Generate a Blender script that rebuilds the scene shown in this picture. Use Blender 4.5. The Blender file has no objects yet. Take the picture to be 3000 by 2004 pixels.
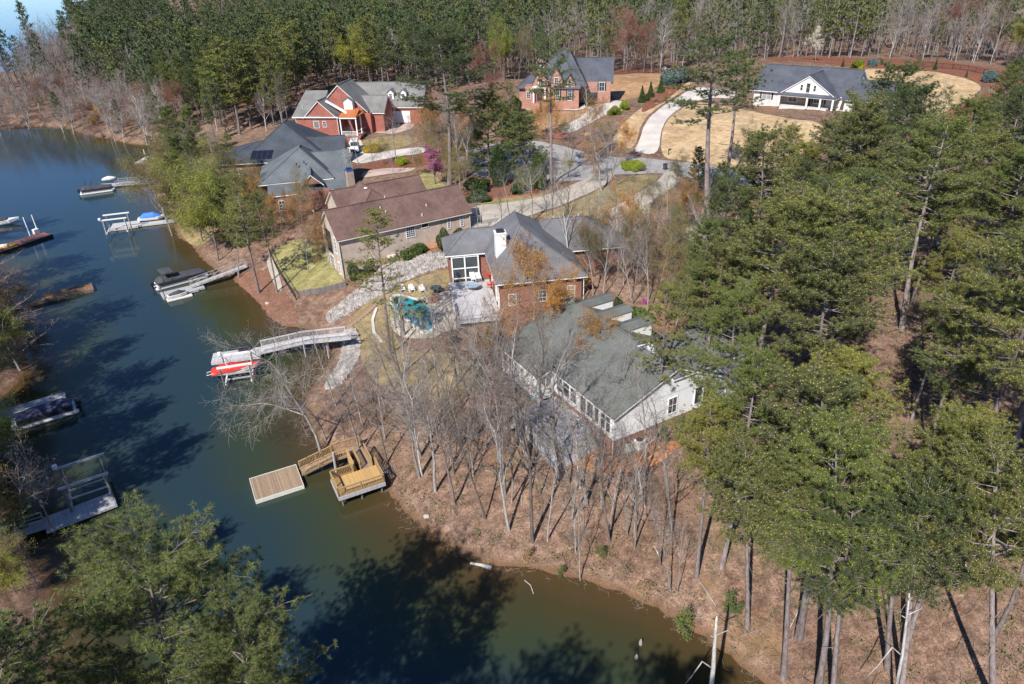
import bpy, math, random
import numpy as np
from mathutils import Vector, Matrix

# ---------------------------------------------------------------- camera
scene = bpy.context.scene
COL = scene.collection
CAM_H, PITCH, ROLL, FPX = 46.0, math.radians(29), math.radians(2.0), 2050.0
cam_data = bpy.data.cameras.new("camera")
cam = bpy.data.objects.new("camera", cam_data)
COL.objects.link(cam)
cam.location = (0, 0, CAM_H)
_v = Vector((0, math.cos(PITCH), -math.sin(PITCH)))
cam.rotation_mode = 'QUATERNION'
_q = _v.to_track_quat('-Z', 'Y')
cam.rotation_quaternion = _q @ Matrix.Rotation(-ROLL, 3, 'Z').to_quaternion()
cam_data.sensor_width = 36.0
cam_data.lens = FPX / 3000.0 * 36.0
cam_data.clip_start = 0.5
cam_data.clip_end = 9000
scene.camera = cam

# ---------------------------------------------------------------- sky, sun, exposure
SUN_AZ, SUN_EL = math.radians(27 + 180), math.radians(43)     # compass bearing the sun stands at (from +Y, clockwise)
world = bpy.data.worlds.new("World")
scene.world = world
world.use_nodes = True
wn = world.node_tree
wn.nodes.clear()
sky = wn.nodes.new('ShaderNodeTexSky')
sky.sky_type = 'NISHITA'
sky.sun_disc = False
sky.sun_elevation = SUN_EL
sky.sun_rotation = SUN_AZ
sky.air_density = 1.1
sky.dust_density = 0.1
sky.altitude = 3500
sky.ozone_density = 8.0
bg = wn.nodes.new('ShaderNodeBackground')
bg.inputs['Strength'].default_value = 0.115
wo = wn.nodes.new('ShaderNodeOutputWorld')
wn.links.new(sky.outputs[0], bg.inputs[0])
wn.links.new(bg.outputs[0], wo.inputs[0])
sun_d = bpy.data.lights.new("sun", 'SUN')
sun_d.energy = 4.9
sun_d.angle = math.radians(0.6)
sun_d.color = (1.0, 0.95, 0.88)
sun = bpy.data.objects.new("sun", sun_d)
COL.objects.link(sun)
_sd = Vector((math.sin(SUN_AZ) * math.cos(SUN_EL), math.cos(SUN_AZ) * math.cos(SUN_EL), math.sin(SUN_EL)))
sun.rotation_euler = _sd.to_track_quat('Z', 'Y').to_euler()
sun.location = (-60, -60, 120)
scene.view_settings.view_transform = 'Standard'
scene.view_settings.look = 'None'
scene.view_settings.exposure = 0.5
scene.view_settings.gamma = 1.0
scene.cycles.max_bounces = 5
scene.cycles.diffuse_bounces = 3
scene.cycles.glossy_bounces = 2
scene.cycles.transmission_bounces = 3
scene.cycles.transparent_max_bounces = 4
scene.cycles.sample_clamp_indirect = 4.0

# ---------------------------------------------------------------- projection helpers
cR, sR, cT, sT = math.cos(ROLL), math.sin(ROLL), math.cos(PITCH), math.sin(PITCH)


def ray(u, v):
    a = (u - 1500) / FPX
    b = (v - 1002) / FPX
    x = a * cR - b * sR
    yd = a * sR + b * cR
    return x, cT - yd * sT, -sT - yd * cT


def G(u, v, z=0.0):
    x, y, w = ray(u, v)
    t = (z - CAM_H) / w
    return (x * t, y * t)


def proj(x, y, z):
    dz = z - CAM_H
    d = y * cT - dz * sT
    up = y * sT + dz * cT
    X = x / d
    Y = -up / d
    return 1500 + FPX * (X * cR + Y * sR), 1002 + FPX * (-X * sR + Y * cR)


def D(x, y):
    return (x * 1.2782, y * 1.2782)


# ---------------------------------------------------------------- objects
def empty(name, loc=(0, 0, 0), rot=0.0, label=None, cat=None, group=None):
    o = bpy.data.objects.new(name, None)
    o.empty_display_size = 0.2
    COL.objects.link(o)
    o.location = loc
    o.rotation_euler = (0, 0, rot)
    tag(o, label, cat, group)
    return o


def tag(o, label=None, cat=None, group=None, kind=None):
    if label:
        o['label'] = label
    if cat:
        o['category'] = cat
    if group:
        o['group'] = group
    if kind:
        o['kind'] = kind
    return o


class MB:
    """collects polygons and links them as ONE mesh object"""

    def __init__(s):
        s.v = []
        s.f = []
        s.m = []
        s.mi = 0

    def add(s, vs, fs):
        n = len(s.v)
        s.v.extend([tuple(map(float, p)) for p in vs])
        for f in fs:
            s.f.append(tuple(i + n for i in f))
            s.m.append(s.mi)
        return s

    def box(s, x0, x1, y0, y1, z0, z1):
        vs = [(x0, y0, z0), (x1, y0, z0), (x1, y1, z0), (x0, y1, z0), (x0, y0, z1), (x1, y0, z1), (x1, y1, z1), (x0, y1, z1)]
        return s.add(vs, [(0, 3, 2, 1), (4, 5, 6, 7), (0, 1, 5, 4), (1, 2, 6, 5), (2, 3, 7, 6), (3, 0, 4, 7)])

    def beam(s, a, b, w, h=None):
        """a bar of width w and height h from a to b"""
        h = h or w
        a = Vector(a)
        b = Vector(b)
        d = (b - a)
        if d.length < 1e-6:
            return s
        d.normalize()
        up = Vector((0, 0, 1)) if abs(d.z) < 0.95 else Vector((0, 1, 0))
        r = d.cross(up).normalized() * (w / 2)
        u = r.cross(d).normalized() * (h / 2)
        vs = [a - r - u, a + r - u, a + r + u, a - r + u, b - r - u, b + r - u, b + r + u, b - r + u]
        return s.add(vs, [(0, 3, 2, 1), (4, 5, 6, 7), (0, 1, 5, 4), (1, 2, 6, 5), (2, 3, 7, 6), (3, 0, 4, 7)])

    def tube(s, pts, rad, n=8, caps=True):
        V, F = tube_arrays([Vector(p) for p in pts], rad if isinstance(rad, (list, tuple)) else [rad] * len(pts), n)
        fs = [tuple(f) for f in F]
        if caps:
            fs.append(tuple(range(n))[::-1])
            fs.append(tuple(range(n * (len(pts) - 1), n * len(pts))))
        return s.add(V, fs)

    def slab(s, pts, th):
        """polygon (top corners, counter-clockwise from above) thickened downwards"""
        n = len(pts)
        vs = list(pts) + [(p[0], p[1], p[2] - th) for p in pts]
        fs = [tuple(range(n)), tuple(range(2 * n - 1, n - 1, -1))]
        fs += [(i + n, (i + 1) % n + n, (i + 1) % n, i) for i in range(n)]
        return s.add(vs, fs)

    def prism(s, pts, vec):
        """polygon extruded along vec"""
        n = len(pts)
        v = Vector(vec)
        vs = [Vector(p) for p in pts] + [Vector(p) + v for p in pts]
        fs = [tuple(range(n)), tuple(range(2 * n - 1, n - 1, -1))]
        fs += [(i + n, (i + 1) % n + n, (i + 1) % n, i) for i in range(n)]
        return s.add(vs, fs)

    def ball(s, c, r, seg=10, ring=7, sq=(1, 1, 1)):
        vs = [(c[0], c[1], c[2] - r * sq[2])]
        for i in range(1, ring):
            th = math.pi * i / ring
            for j in range(seg):
                ph = 2 * math.pi * j / seg
                vs.append((c[0] + r * sq[0] * math.sin(th) * math.cos(ph), c[1] + r * sq[1] * math.sin(th) * math.sin(ph), c[2] - r * sq[2] * math.cos(th)))
        vs.append((c[0], c[1], c[2] + r * sq[2]))
        fs = [(0, 1 + (j + 1) % seg, 1 + j) for j in range(seg)]
        for i in range(ring - 2):
            for j in range(seg):
                a = 1 + i * seg
                fs.append((a + j, a + (j + 1) % seg, a + seg + (j + 1) % seg, a + seg + j))
        a = 1 + (ring - 2) * seg
        fs += [(a + j, a + (j + 1) % seg, len(vs) - 1) for j in range(seg)]
        return s.add(vs, fs)

    def loft(s, secs, caps=True):
        """secs: list of rings with equal point counts"""
        n = len(secs[0])
        vs = [p for r in secs for p in r]
        fs = []
        for i in range(len(secs) - 1):
            for j in range(n):
                fs.append((i * n + j, i * n + (j + 1) % n, (i + 1) * n + (j + 1) % n, (i + 1) * n + j))
        if caps:
            fs.append(tuple(range(n))[::-1])
            fs.append(tuple(range((len(secs) - 1) * n, len(secs) * n)))
        return s.add(vs, fs)

    def build(s, name, mat, parent=None, smooth=False, fix=True, bevel=0):
        me = bpy.data.meshes.new(name)
        me.from_pydata(s.v, [], s.f)
        mats = mat if isinstance(mat, (list, tuple)) else [mat]
        for m in mats:
            me.materials.append(m)
        if len(mats) > 1:
            me.polygons.foreach_set('material_index', s.m)
        if smooth:
            me.polygons.foreach_set('use_smooth', [True] * len(me.polygons))
        o = bpy.data.objects.new(name, me)
        COL.objects.link(o)
        if parent:
            o.parent = parent
        if bevel:
            b = o.modifiers.new('edge', 'BEVEL')
            b.width = bevel
            b.segments = 2
            b.limit_method = 'ANGLE'
        return o


def tube_arrays(pts, rad, n):
    V = []
    F = []
    k = len(pts)
    ref = Vector((0.13, 0.99, 0.05))
    for i, p in enumerate(pts):
        d = (pts[min(i + 1, k - 1)] - pts[max(i - 1, 0)])
        if d.length < 1e-9:
            d = Vector((0, 0, 1))
        d.normalize()
        a = d.cross(ref)
        if a.length < 0.05:
            a = d.cross(Vector((1, 0, 0)))
        a.normalize()
        b = d.cross(a)
        for j in range(n):
            t = 2 * math.pi * j / n
            V.append(tuple(p + (a * math.cos(t) + b * math.sin(t)) * rad[i]))
    for i in range(k - 1):
        for j in range(n):
            F.append((i * n + j, i * n + (j + 1) % n, (i + 1) * n + (j + 1) % n, (i + 1) * n + j))
    return V, F


def np_mesh(name, V, tris, mats, mi=None, smooth=False):
    me = bpy.data.meshes.new(name)
    V = np.asarray(V, dtype=np.float32)
    tris = np.asarray(tris, dtype=np.int32)
    n = tris.shape[1]
    me.vertices.add(len(V))
    me.vertices.foreach_set('co', V.ravel())
    me.loops.add(tris.size)
    me.loops.foreach_set('vertex_index', tris.ravel())
    me.polygons.add(len(tris))
    me.polygons.foreach_set('loop_start', np.arange(0, tris.size, n, dtype=np.int32))
    me.polygons.foreach_set('loop_total', np.full(len(tris), n, dtype=np.int32))
    for m in (mats if isinstance(mats, (list, tuple)) else [mats]):
        me.materials.append(m)
    if mi is not None:
        me.polygons.foreach_set('material_index', np.asarray(mi, dtype=np.int32))
    if smooth:
        me.polygons.foreach_set('use_smooth', np.ones(len(tris), dtype=bool))
    me.update(calc_edges=True)
    return me


def link(name, me, parent=None):
    o = bpy.data.objects.new(name, me)
    COL.objects.link(o)
    if parent:
        o.parent = parent
    return o


# ---------------------------------------------------------------- materials
def nodemat(name):
    m = bpy.data.materials.new(name)
    m.use_nodes = True
    nt = m.node_tree
    nt.nodes.clear()
    out = nt.nodes.new('ShaderNodeOutputMaterial')
    return m, nt, out


def N(nt, t, **kw):
    n = nt.nodes.new(t)
    for k, v in kw.items():
        if k in n.inputs:
            n.inputs[k].default_value = v
        else:
            setattr(n, k, v)
    return n


def ramp(nt, fac, stops):
    r = nt.nodes.new('ShaderNodeValToRGB')
    e = r.color_ramp.elements
    while len(e) < len(stops):
        e.new(0.5)
    for i, (p, c) in enumerate(stops):
        e[i].position = p
        e[i].color = (*c, 1) if len(c) == 3 else c
    nt.links.new(fac, r.inputs[0])
    return r.outputs[0]


def noise(nt, vec, scale, detail=4, rough=0.55):
    n = nt.nodes.new('ShaderNodeTexNoise')
    n.inputs['Scale'].default_value = scale
    n.inputs['Detail'].default_value = detail
    n.inputs['Roughness'].default_value = rough
    nt.links.new(vec, n.inputs['Vector'])
    return n.outputs[0]


def mixc(nt, fac, a, b, mode='MIX'):
    n = nt.nodes.new('ShaderNodeMix')
    n.data_type = 'RGBA'
    n.blend_type = mode
    for s, v in ((n.inputs[0], fac), (n.inputs[6], a), (n.inputs[7], b)):
        if isinstance(v, (int, float)):
            s.default_value = v
        elif isinstance(v, tuple):
            s.default_value = (*v, 1) if len(v) == 3 else v
        else:
            nt.links.new(v, s)
    return n.outputs[2]


def coords(nt, kind='Object'):
    return nt.nodes.new('ShaderNodeTexCoord').outputs[kind]


def mapping(nt, vec, scale=(1, 1, 1), rot=(0, 0, 0)):
    n = nt.nodes.new('ShaderNodeMapping')
    n.inputs['Scale'].default_value = scale
    n.inputs['Rotation'].default_value = rot
    nt.links.new(vec, n.inputs['Vector'])
    return n.outputs[0]


def bsdf(nt, out, color, rough=0.8, metal=0.0, spec=0.3, bump=None, bstr=0.3, bdist=0.05, **kw):
    b = nt.nodes.new('ShaderNodeBsdfPrincipled')
    if isinstance(color, tuple):
        b.inputs['Base Color'].default_value = (*color, 1)
    else:
        nt.links.new(color, b.inputs['Base Color'])
    if isinstance(rough, (int, float)):
        b.inputs['Roughness'].default_value = rough
    else:
        nt.links.new(rough, b.inputs['Roughness'])
    b.inputs['Metallic'].default_value = metal
    b.inputs['Specular IOR Level'].default_value = spec
    for k, v in kw.items():
        b.inputs[k].default_value = v
    if bump is not None:
        bn = nt.nodes.new('ShaderNodeBump')
        bn.inputs['Strength'].default_value = bstr
        bn.inputs['Distance'].default_value = bdist
        nt.links.new(bump, bn.inputs['Height'])
        nt.links.new(bn.outputs[0], b.inputs['Normal'])
    nt.links.new(b.outputs[0], out.inputs[0])
    return b


def m_plain(name, c, rough=0.6, metal=0.0, var=0.12, scale=3.0, spec=0.4, bstr=0.0):
    m, nt, out = nodemat(name)
    v = coords(nt)
    n = noise(nt, v, scale, 5)
    col = ramp(nt, n, [(0.25, tuple(x * (1 - var) for x in c)), (0.75, tuple(min(1, x * (1 + var)) for x in c))])
    bsdf(nt, out, col, rough, metal, spec, n if bstr else None, bstr)
    return m


def m_shingle(name, c, stain=(0.5, 0.5, 0.5), st=0.6, course=0.14):
    """rows of shingles follow the height of the slope"""
    m, nt, out = nodemat(name)
    v = coords(nt)
    big = noise(nt, v, 0.35, 4)
    streak = noise(nt, mapping(nt, v, (1.2, 1.2, 0.25)), 1.3, 4, 0.6)
    fine = noise(nt, v, 9.0, 3)
    sep = nt.nodes.new('ShaderNodeSeparateXYZ')
    nt.links.new(v, sep.inputs[0])
    mo = N(nt, 'ShaderNodeMath', operation='MODULO')
    nt.links.new(sep.outputs[2], mo.inputs[0])
    mo.inputs[1].default_value = course
    dv = N(nt, 'ShaderNodeMath', operation='DIVIDE')
    nt.links.new(mo.outputs[0], dv.inputs[0])
    dv.inputs[1].default_value = course
    line = ramp(nt, dv.outputs[0], [(0.0, (0.72,) * 3), (0.16, (1,) * 3)])
    base = ramp(nt, fine, [(0.3, tuple(x * 0.78 for x in c)), (0.7, tuple(x * 1.2 for x in c))])
    a = mixc(nt, 1.0, base, line, 'MULTIPLY')
    sfac = ramp(nt, streak, [(0.45, (0, 0, 0)), (0.75, (st,) * 3)])
    b = mixc(nt, sfac, a, tuple(x * s for x, s in zip(c, stain)))
    k = ramp(nt, big, [(0.3, (0.78,) * 3), (0.7, (1.2,) * 3)])
    col = mixc(nt, 1.0, b, k, 'MULTIPLY')
    bsdf(nt, out, col, 0.85, 0, 0.25, fine, 0.35, 0.03)
    return m


def m_brick(name, c, mortar, scale=1.0, var=0.35):
    m, nt, out = nodemat(name)
    v = coords(nt)
    sep = nt.nodes.new('ShaderNodeSeparateXYZ')
    nt.links.new(v, sep.inputs[0])
    ad = N(nt, 'ShaderNodeMath', operation='ADD')
    nt.links.new(sep.outputs[0], ad.inputs[0])
    nt.links.new(sep.outputs[1], ad.inputs[1])
    cb = nt.nodes.new('ShaderNodeCombineXYZ')
    nt.links.new(ad.outputs[0], cb.inputs[0])
    nt.links.new(sep.outputs[2], cb.inputs[1])
    br = nt.nodes.new('ShaderNodeTexBrick')
    br.inputs['Scale'].default_value = 4.0 * scale
    br.inputs['Mortar Size'].default_value = 0.03
    br.inputs['Color1'].default_value = (*[x * (1 - var) for x in c], 1)
    br.inputs['Color2'].default_value = (*[min(1, x * (1 + var)) for x in c], 1)
    br.inputs['Mortar'].default_value = (*mortar, 1)
    nt.links.new(cb.outputs[0], br.inputs['Vector'])
    n = noise(nt, v, 0.8, 5)
    k = ramp(nt, n, [(0.3, (0.82,) * 3), (0.7, (1.15,) * 3)])
    col = mixc(nt, 1.0, br.outputs[0], k, 'MULTIPLY')
    bsdf(nt, out, col, 0.9, 0, 0.2, br.outputs[1], -0.3, 0.02)
    return m


def m_siding(name, c, step=0.18):
    m, nt, out = nodemat(name)
    v = coords(nt)
    sep = nt.nodes.new('ShaderNodeSeparateXYZ')
    nt.links.new(v, sep.inputs[0])
    mo = N(nt, 'ShaderNodeMath', operation='PINGPONG')
    nt.links.new(sep.outputs[2], mo.inputs[0])
    mo.inputs[1].default_value = step
    n = noise(nt, v, 0.9, 6, 0.65)
    col = ramp(nt, n, [(0.3, tuple(x * 0.88 for x in c)), (0.62, c)])
    bsdf(nt, out, col, 0.55, 0, 0.4, mo.outputs[0], 0.15, 0.03)
    return m


def m_planks(name, c1, c2, width=0.14, axis=0, weather=0.3):
    m, nt, out = nodemat(name)
    v = coords(nt)
    sep = nt.nodes.new('ShaderNodeSeparateXYZ')
    nt.links.new(v, sep.inputs[0])
    dv = N(nt, 'ShaderNodeMath', operation='DIVIDE')
    nt.links.new(sep.outputs[axis], dv.inputs[0])
    dv.inputs[1].default_value = width
    fl = N(nt, 'ShaderNodeMath', operation='FLOOR')
    nt.links.new(dv.outputs[0], fl.inputs[0])
    wn_ = nt.nodes.new('ShaderNodeTexWhiteNoise')
    wn_.noise_dimensions = '1D'
    nt.links.new(fl.outputs[0], wn_.inputs['W'])
    fr = N(nt, 'ShaderNodeMath', operation='FRACT')
    nt.links.new(dv.outputs[0], fr.inputs[0])
    gap = ramp(nt, fr.outputs[0], [(0.0, (0.25,) * 3), (0.1, (1,) * 3), (0.9, (1,) * 3), (1.0, (0.4,) * 3)])
    sc = [1.5, 1.5, 1.5]
    sc[axis] = 14
    g = noise(nt, mapping(nt, v, tuple(sc)), 1.5, 5, 0.65)
    a = mixc(nt, wn_.outputs[0], c1, c2)
    b = mixc(nt, 1.0, a, ramp(nt, g, [(0.3, (1 - weather,) * 3), (0.7, (1 + weather * 0.4,) * 3)]), 'MULTIPLY')
    col = mixc(nt, 1.0, b, gap, 'MULTIPLY')
    bsdf(nt, out, col, 0.8, 0, 0.25, g, 0.2, 0.02)
    return m


def m_leaf(name, c1, c2, c3=None, transl=0.25, scale=0.9, rnd=0.35, rough=0.6):
    """foliage: colour drifts between twig clumps and from tree to tree"""
    m, nt, out = nodemat(name)
    v = coords(nt)
    info = nt.nodes.new('ShaderNodeObjectInfo')
    n1 = noise(nt, v, scale, 3)
    n2 = noise(nt, v, scale * 7, 2)
    c3 = c3 or c2
    a = ramp(nt, n1, [(0.3, c1), (0.7, c2)])
    f = ramp(nt, n2, [(0.45, (0, 0, 0)), (0.8, (0.8,) * 3)])
    b = mixc(nt, f, a, c3)
    t = ramp(nt, info.outputs['Random'], [(0.0, (1 - rnd, 1 - rnd * 0.9, 1 - rnd * 0.4)), (0.5, (1, 1, 1)), (1.0, (1 + rnd * 0.75, 1 + rnd * 0.5, 1 - rnd * 0.1))])
    col = mixc(nt, 1.0, b, t, 'MULTIPLY')
    p = nt.nodes.new('ShaderNodeBsdfPrincipled')
    p.inputs['Roughness'].default_value = rough
    p.inputs['Specular IOR Level'].default_value = 0.35
    nt.links.new(col, p.inputs['Base Color'])
    if transl:
        tr = nt.nodes.new('ShaderNodeBsdfTranslucent')
        nt.links.new(col, tr.inputs[0])
        ms = nt.nodes.new('ShaderNodeMixShader')
        ms.inputs[0].default_value = transl
        nt.links.new(p.outputs[0], ms.inputs[1])
        nt.links.new(tr.outputs[0], ms.inputs[2])
        nt.links.new(ms.outputs[0], out.inputs[0])
    else:
        nt.links.new(p.outputs[0], out.inputs[0])
    return m


def m_bark(name, c1, c2, sc=6.0, rnd=0.25):
    m, nt, out = nodemat(name)
    v = coords(nt)
    n = noise(nt, mapping(nt, v, (1, 1, 0.25)), sc, 4, 0.65)
    info = nt.nodes.new('ShaderNodeObjectInfo')
    a = ramp(nt, n, [(0.32, c1), (0.68, c2)])
    t = ramp(nt, info.outputs['Random'], [(0.0, (1 - rnd,) * 3), (1.0, (1 + rnd,) * 3)])
    bsdf(nt, out, mixc(nt, 1.0, a, t, 'MULTIPLY'), 0.9, 0, 0.15, n, 0.5, 0.04)
    return m


def m_ground(name, cols, s1=0.06, s2=1.3, s3=9.0, bstr=0.6, bdist=0.08, spk=None):
    """soil, litter and turf: broad patches, mid clumps and fine grain"""
    m, nt, out = nodemat(name)
    v = coords(nt)
    a = noise(nt, v, s1, 5, 0.6)
    b = noise(nt, v, s2, 6, 0.7)
    c = noise(nt, v, s3, 3, 0.7)
    base = ramp(nt, a, [(0.28, cols[0]), (0.45, cols[1]), (0.6, cols[2]), (0.75, cols[3])])
    k = ramp(nt, b, [(0.3, (0.6,) * 3), (0.5, (1,) * 3), (0.72, (1.38,) * 3)])
    col = mixc(nt, 1.0, base, k, 'MULTIPLY')
    k2 = ramp(nt, c, [(0.3, (0.62,) * 3), (0.7, (1.4,) * 3)])
    col = mixc(nt, 1.0, col, k2, 'MULTIPLY')
    if spk:
        vo = nt.nodes.new('ShaderNodeTexVoronoi')
        vo.inputs['Scale'].default_value = 3.2
        nt.links.new(v, vo.inputs['Vector'])
        f = ramp(nt, vo.outputs['Distance'], [(0.05, (0.75,) * 3), (0.16, (0, 0, 0))])
        col = mixc(nt, f, col, spk)
    bsdf(nt, out, col, 0.95, 0, 0.1, b, bstr, bdist)
    return m


def m_concrete(name, c, joint=3.0, stain=0.2):
    m, nt, out = nodemat(name)
    v = coords(nt)
    a = noise(nt, v, 0.25, 5, 0.65)
    b = noise(nt, v, 5.0, 4, 0.6)
    base = ramp(nt, a, [(0.3, tuple(x * (1 - stain) for x in c)), (0.7, tuple(min(1, x * (1 + stain * 0.6)) for x in c))])
    col = mixc(nt, 1.0, base, ramp(nt, b, [(0.3, (0.86,) * 3), (0.7, (1.08,) * 3)]), 'MULTIPLY')
    if joint:
        br = nt.nodes.new('ShaderNodeTexBrick')
        br.offset = 0.0
        br.inputs['Scale'].default_value = 1.0
        br.inputs['Brick Width'].default_value = joint
        br.inputs['Row Height'].default_value = joint
        br.inputs['Mortar Size'].default_value = 0.02
        br.inputs['Color1'].default_value = (1, 1, 1, 1)
        br.inputs['Color2'].default_value = (0.95, 0.95, 0.95, 1)
        br.inputs['Mortar'].default_value = (0.55, 0.55, 0.55, 1)
        nt.links.new(mapping(nt, v, (1, 1, 1), (0, 0, 0.5)), br.inputs['Vector'])
        col = mixc(nt, 1.0, col, br.outputs[0], 'MULTIPLY')
    bsdf(nt, out, col, 0.85, 0, 0.25, b, 0.15, 0.02)
    return m


M = {}
M['white'] = m_plain('white_paint', (0.78, 0.78, 0.76), 0.5, var=0.07)
M['offwhite'] = m_plain('cream_paint', (0.62, 0.60, 0.54), 0.6)
M['grey_metal'] = m_plain('galvanised_metal', (0.5, 0.51, 0.52), 0.4, 0.6)
M['dark'] = m_plain('dark_grey_paint', (0.03, 0.03, 0.035), 0.5)
M['black'] = m_plain('black_vinyl', (0.02, 0.021, 0.025), 0.55, var=0.3, scale=2, bstr=0.3)
M['twig_dark'] = m_bark('dark_twigs', (0.13, 0.1, 0.085), (0.28, 0.235, 0.2), 2.0)
M['charcoal_cover'] = m_plain('charcoal_canvas', (0.06, 0.062, 0.07), 0.8, var=0.3, scale=2, bstr=0.5)
M['red_cover'] = m_plain('red_canvas', (0.55, 0.035, 0.025), 0.75, var=0.2, scale=2.5, bstr=0.5)
M['blue_cover'] = m_plain('blue_canvas', (0.06, 0.2, 0.6), 0.75, var=0.2, bstr=0.4)
M['glass'] = m_plain('window_glass', (0.035, 0.045, 0.05), 0.08, 0, 0.3, 0.5, 0.9)
M['glass_light'] = m_plain('curtained_glass', (0.25, 0.28, 0.28), 0.12, 0, 0.3, 0.8, 0.9)
M['siding'] = m_siding('white_siding', (0.8, 0.8, 0.79))
M['boards'] = m_siding('board_and_batten', (0.8, 0.8, 0.79), 0.3)
M['brick_red'] = m_brick('red_brick', (0.31, 0.085, 0.058), (0.32, 0.18, 0.15))
M['brick_pale'] = m_brick('pale_limewashed_brick', (0.6, 0.56, 0.52), (0.62, 0.58, 0.55), var=.1)
M['brick_dull'] = m_brick('dull_red_brick', (0.25, 0.095, 0.07), (0.26, 0.17, 0.14))
M['brick_orange'] = m_brick('salmon_brick', (0.38, 0.17, 0.115), (0.38, 0.28, 0.24))
M['brick_tan'] = m_brick('tan_brick', (0.36, 0.26, 0.2), (0.38, 0.33, 0.28))
M['brick_grey'] = m_brick('pale_painted_brick', (0.47, 0.37, 0.3), (0.5, 0.42, 0.36), var=0.16)
M['brick_brown'] = m_brick('brown_brick', (0.3, 0.14, 0.09), (0.3, 0.2, 0.16))
M['sh_green'] = m_shingle('grey_green_shingles', (0.135, 0.142, 0.132), (0.75, 0.75, 0.72))
M['sh_grey'] = m_shingle('grey_shingles', (0.155, 0.155, 0.165), (0.8, 0.8, 0.8))
M['sh_brown'] = m_shingle('brown_shingles', (0.16, 0.098, 0.082), (0.5, 0.52, 0.55), 0.6)
M['sh_blue'] = m_shingle('blue_grey_shingles', (0.125, 0.14, 0.15), (0.8, 0.8, 0.8))
M['sh_dark'] = m_shingle('charcoal_shingles', (0.06, 0.07, 0.085), (0.9, 0.9, 0.9))
M['sh_mid'] = m_shingle('weathered_grey_shingles', (0.19, 0.185, 0.175), (0.7, 0.7, 0.7))
M['sh_slate'] = m_shingle('slate_blue_shingles', (0.085, 0.092, 0.112), (0.8, 0.8, 0.8))
M['copper'] = m_planks('orange_metal_roof', (0.5, 0.17, 0.06), (0.42, 0.14, 0.05), 0.4, 0, 0.1)
M['shutter'] = m_plain('dark_shutter', (0.025, 0.025, 0.03), 0.6)
M['deck_tan'] = m_planks('weathered_tan_boards', (0.42, 0.29, 0.19), (0.27, 0.2, 0.14), 0.14, 0)
M['deck_new'] = m_planks('new_yellow_pine_boards', (0.58, 0.37, 0.15), (0.47, 0.3, 0.13), 0.14, 0, 0.15)
M['deck_rail'] = m_planks('pine_rail', (0.5, 0.33, 0.16), (0.38, 0.25, 0.13), 0.3, 2, 0.2)
M['deck_grey'] = m_planks('silver_grey_boards', (0.5, 0.49, 0.5), (0.4, 0.39, 0.4), 0.14, 0)
M['deck_dark'] = m_planks('dark_weathered_boards', (0.16, 0.145, 0.14), (0.24, 0.21, 0.19), 0.14, 0)
M['deck_brown'] = m_planks('brown_weathered_boards', (0.3, 0.17, 0.09), (0.2, 0.12, 0.07), 0.14, 0)
M['deck_red'] = m_planks('red_stained_boards', (0.42, 0.12, 0.05), (0.34, 0.1, 0.05), 0.14, 0)
M['deck_white'] = m_planks('pale_composite_boards', (0.56, 0.54, 0.55), (0.48, 0.47, 0.48), 0.14, 0, 0.1)
M['fabric_white'] = m_plain('white_gelcoat', (0.72, 0.72, 0.7), 0.3, var=0.05)
M['yellow_plastic'] = m_plain('yellow_plastic', (0.75, 0.42, 0.02), 0.4)
M['red_plastic'] = m_plain('red_plastic', (0.6, 0.03, 0.02), 0.4)
M['blue_plastic'] = m_plain('blue_plastic', (0.03, 0.1, 0.4), 0.4)
M['cyan_plastic'] = m_plain('cyan_plastic', (0.1, 0.45, 0.6), 0.4)
M['green_fabric'] = m_plain('lime_fabric', (0.25, 0.5, 0.05), 0.7)
M['rubber'] = m_plain('tyre_rubber', (0.02, 0.02, 0.02), 0.85)
M['bark_pine'] = m_bark('pine_bark', (0.13, 0.1, 0.09), (0.3, 0.255, 0.24))
M['bark_grey'] = m_bark('grey_bark', (0.15, 0.13, 0.118), (0.38, 0.35, 0.325))
M['bark_pale'] = m_bark('pale_bark', (0.26, 0.24, 0.22), (0.55, 0.525, 0.49))
M['bark_dark'] = m_bark('dark_bark', (0.09, 0.075, 0.065), (0.24, 0.2, 0.18))
M['twig_grey'] = m_bark('grey_twigs', (0.2, 0.17, 0.15), (0.38, 0.34, 0.31), 2.0)
M['twig_brown'] = m_bark('brown_twigs', (0.17, 0.12, 0.1), (0.32, 0.24, 0.2), 2.0)
M['needle'] = m_leaf('pine_needles', (0.075, 0.115, 0.03), (0.135, 0.17, 0.042), (0.2, 0.205, 0.075), 0.15, rnd=0.38)
M['needle_fresh'] = m_leaf('fresh_pine_needles', (0.12, 0.145, 0.032), (0.19, 0.2, 0.045), (0.26, 0.235, 0.08), 0.15, rnd=0.38)
M['needle_blue'] = m_leaf('blue_green_needles', (0.105, 0.14, 0.042), (0.17, 0.205, 0.06), (0.25, 0.26, 0.1), 0.15, rnd=0.12)
M['needle_far'] = m_leaf('dark_pine_needles', (0.07, 0.105, 0.035), (0.115, 0.145, 0.042), (0.15, 0.17, 0.055), 0.15, 0.3)
M['cone_yellow'] = m_plain('yellow_pollen_cones', (0.55, 0.46, 0.16), 0.8)
M['cone_orange'] = m_plain('orange_pollen_cones', (0.5, 0.27, 0.07), 0.8)
M['bud_orange'] = m_leaf('rust_orange_buds', (0.42, 0.2, 0.05), (0.5, 0.27, 0.07), (0.46, 0.3, 0.1), 0.3)
M['bud_red'] = m_leaf('dusty_red_buds', (0.26, 0.1, 0.06), (0.34, 0.15, 0.09), None, 0.3)
M['bud_green'] = m_leaf('young_lime_leaves', (0.2, 0.24, 0.03), (0.3, 0.32, 0.05), (0.34, 0.34, 0.08), 0.3)
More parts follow.
